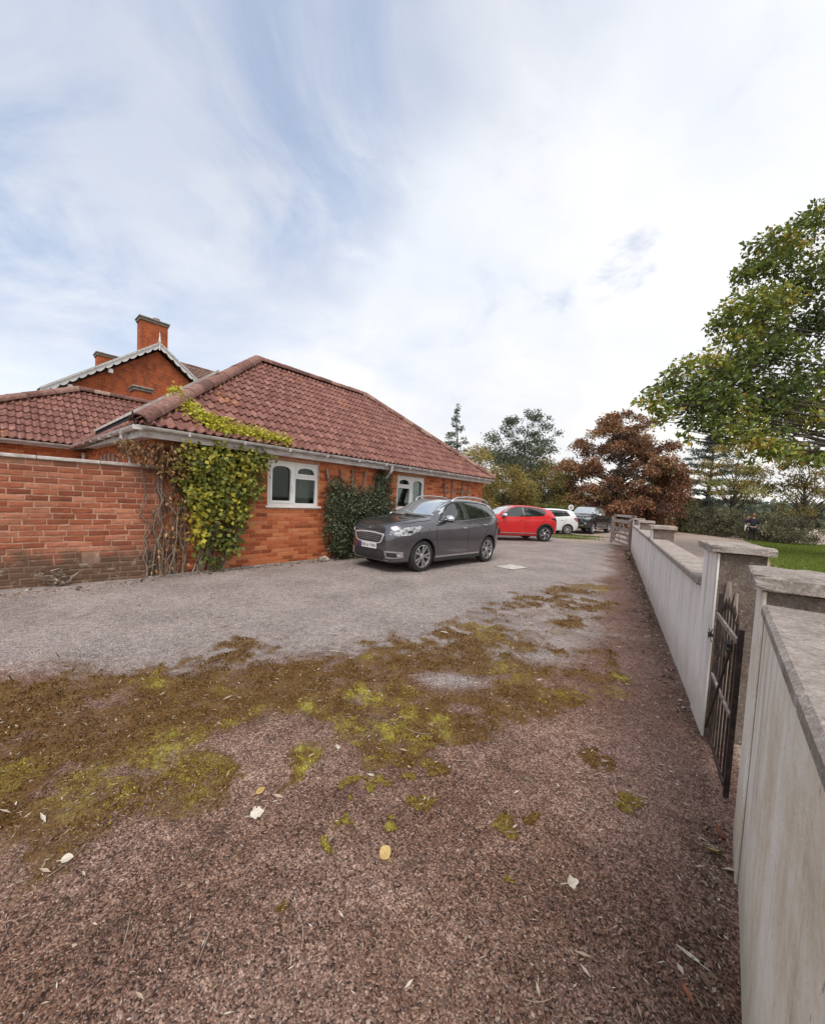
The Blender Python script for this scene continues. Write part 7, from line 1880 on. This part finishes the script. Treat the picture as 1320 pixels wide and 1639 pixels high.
# needles, grass bits and leaf crumbs
LITTER = m_leaf('litter', [(0.0, (0.05, 0.03, 0.02)), (0.4, (0.20, 0.125, 0.08)), (0.75, (0.42, 0.32, 0.23)), (1.0, (0.66, 0.58, 0.48))], 0.1, 0.8)
x, y = scatter_ring(27000, .9, 11, power=0)
k = keep_drive(x, y); x, y = x[k], y[k]; z, Fd = gz(x, y)
k = RNG.random(len(x)) < .25 + .9 * np.maximum(Fd['moss'], Fd['dirt']); x, y, z = x[k], y[k], z[k]; n = len(x)
D = unit(RNG.normal(size=(n, 3)) * np.array([1, 1, .12]))
leaf_mesh('leaf_litter', np.stack([x, y, z + .005], 1), (.010 + .0035 * np.hypot(x, y)) * RNG.lognormal(0, .45, n), LITTER, RNG.normal(.52, .25, n), D, unit(RNG.normal(size=(n, 3)) * .3 + np.array([0, 0, 1])), .20)
# broad leaf crumbs drifted along the wall and the house
al = RNG.uniform(-.3, 14, 1500); off = -np.abs(RNG.normal(0, .10, 1500)) - .03
x1_, y1_ = WALL_A[0] + WDIR[0] * al + WDIR[1] * off, WALL_A[1] + WDIR[1] * al - WDIR[0] * off
al = RNG.uniform(0, 1.6, 500); off = np.abs(RNG.normal(0, .06, 500)) + .03
x2_, y2_ = N0.x + ND.x * al - ND.y * -off * 1.0, N0.y + ND.y * al + ND.x * -off * -1.0
x2_, y2_ = N0.x + ND.x * al + ND.y * off, N0.y + ND.y * al - ND.x * off
al = RNG.uniform(-4, 8, 900); off = np.abs(RNG.normal(0, .16, 900)) + .14
hx_, hy_ = .656, .755
x3_, y3_ = HC.x + hx_ * al + hy_ * off, HC.y + hy_ * al - hx_ * off
x, y = np.concatenate([x1_, x2_, x3_]), np.concatenate([y1_, y2_, y3_]); n = len(x); z, _ = gz(x, y)
D = unit(RNG.normal(size=(n, 3)) * np.array([1, 1, .3]))
leaf_mesh('leaf_drift', np.stack([x, y, z + .006], 1), (.012 + .0035 * np.hypot(x, y)) * RNG.lognormal(0, .4, n), LITTER, RNG.normal(.42, .25, n), D, unit(RNG.normal(size=(n, 3)) * .5 + np.array([0, 0, 1])), .5)
# twigs
tw = MB()
for k in range(70):
    while True:
        x, y = scatter_ring(1, 1.1, 7, -50, 35, power=0)
        if keep_drive(x, y)[0]: break
    x, y = float(x[0]), float(y[0]); z = float(gz(np.array([x]), np.array([y]))[0][0]); a = random.uniform(0, 6.28); L_ = random.uniform(.04, .16) * (.7 + .15 * y)
    c = random.uniform(-.6, .6)
    tw.tube([(x + math.cos(a + c * t) * L_ * t, y + math.sin(a + c * t) * L_ * t, z + .006) for t in (0, .25, .5, .75, 1)], [.0022, .002, .0018, .0014, .0008], 4)
tag(tw.build('twigs', STEM), kind='stuff')
# lawn blades
_lp = np.array(LAWN); x = RNG.uniform(_lp[:, 0].min() - .3, min(46, _lp[:, 0].max()), 150000); y = RNG.uniform(_lp[:, 1].min() - .3, min(32, _lp[:, 1].max() + .3), 150000); fl = poly_sd(x, y, LAWN) > -.25; x, y = x[fl], y[fl]
LEAF_GRASS = m_leaf('grass_blade', [(0.0, (0.06, 0.09, 0.012)), (0.5, (0.15, 0.21, 0.03)), (1.0, (0.30, 0.34, 0.07))], 0.3)
D = unit(RNG.normal(size=(len(x), 3)) * .35 + np.array([0, 0, 1]))
leaf_mesh('lawn_grass', np.stack([x, y, x * 0], 1), np.full(len(x), .09), LEAF_GRASS, RNG.normal(.55, .2, len(x)), D, None, .25)
for k, (cx_, cy_, sx_, sy_) in enumerate(((8.3, 19.0, 1.1, .5), (7.2, 20.5, 1.4, .45), (9.5, 20.6, 1.0, .4))):
    x = RNG.normal(cx_, sx_ * .6, 1800); y = RNG.normal(cy_, sy_ * .6, 1800)
    D = unit(RNG.normal(size=(1800, 3)) * .5 + np.array([0, 0, 1]))
    leaf_mesh('rough_grass', np.stack([x, y, x * 0], 1), np.full(1800, .07), LEAF_GRASS, RNG.normal(.5, .25, 1800), D, None, .3)
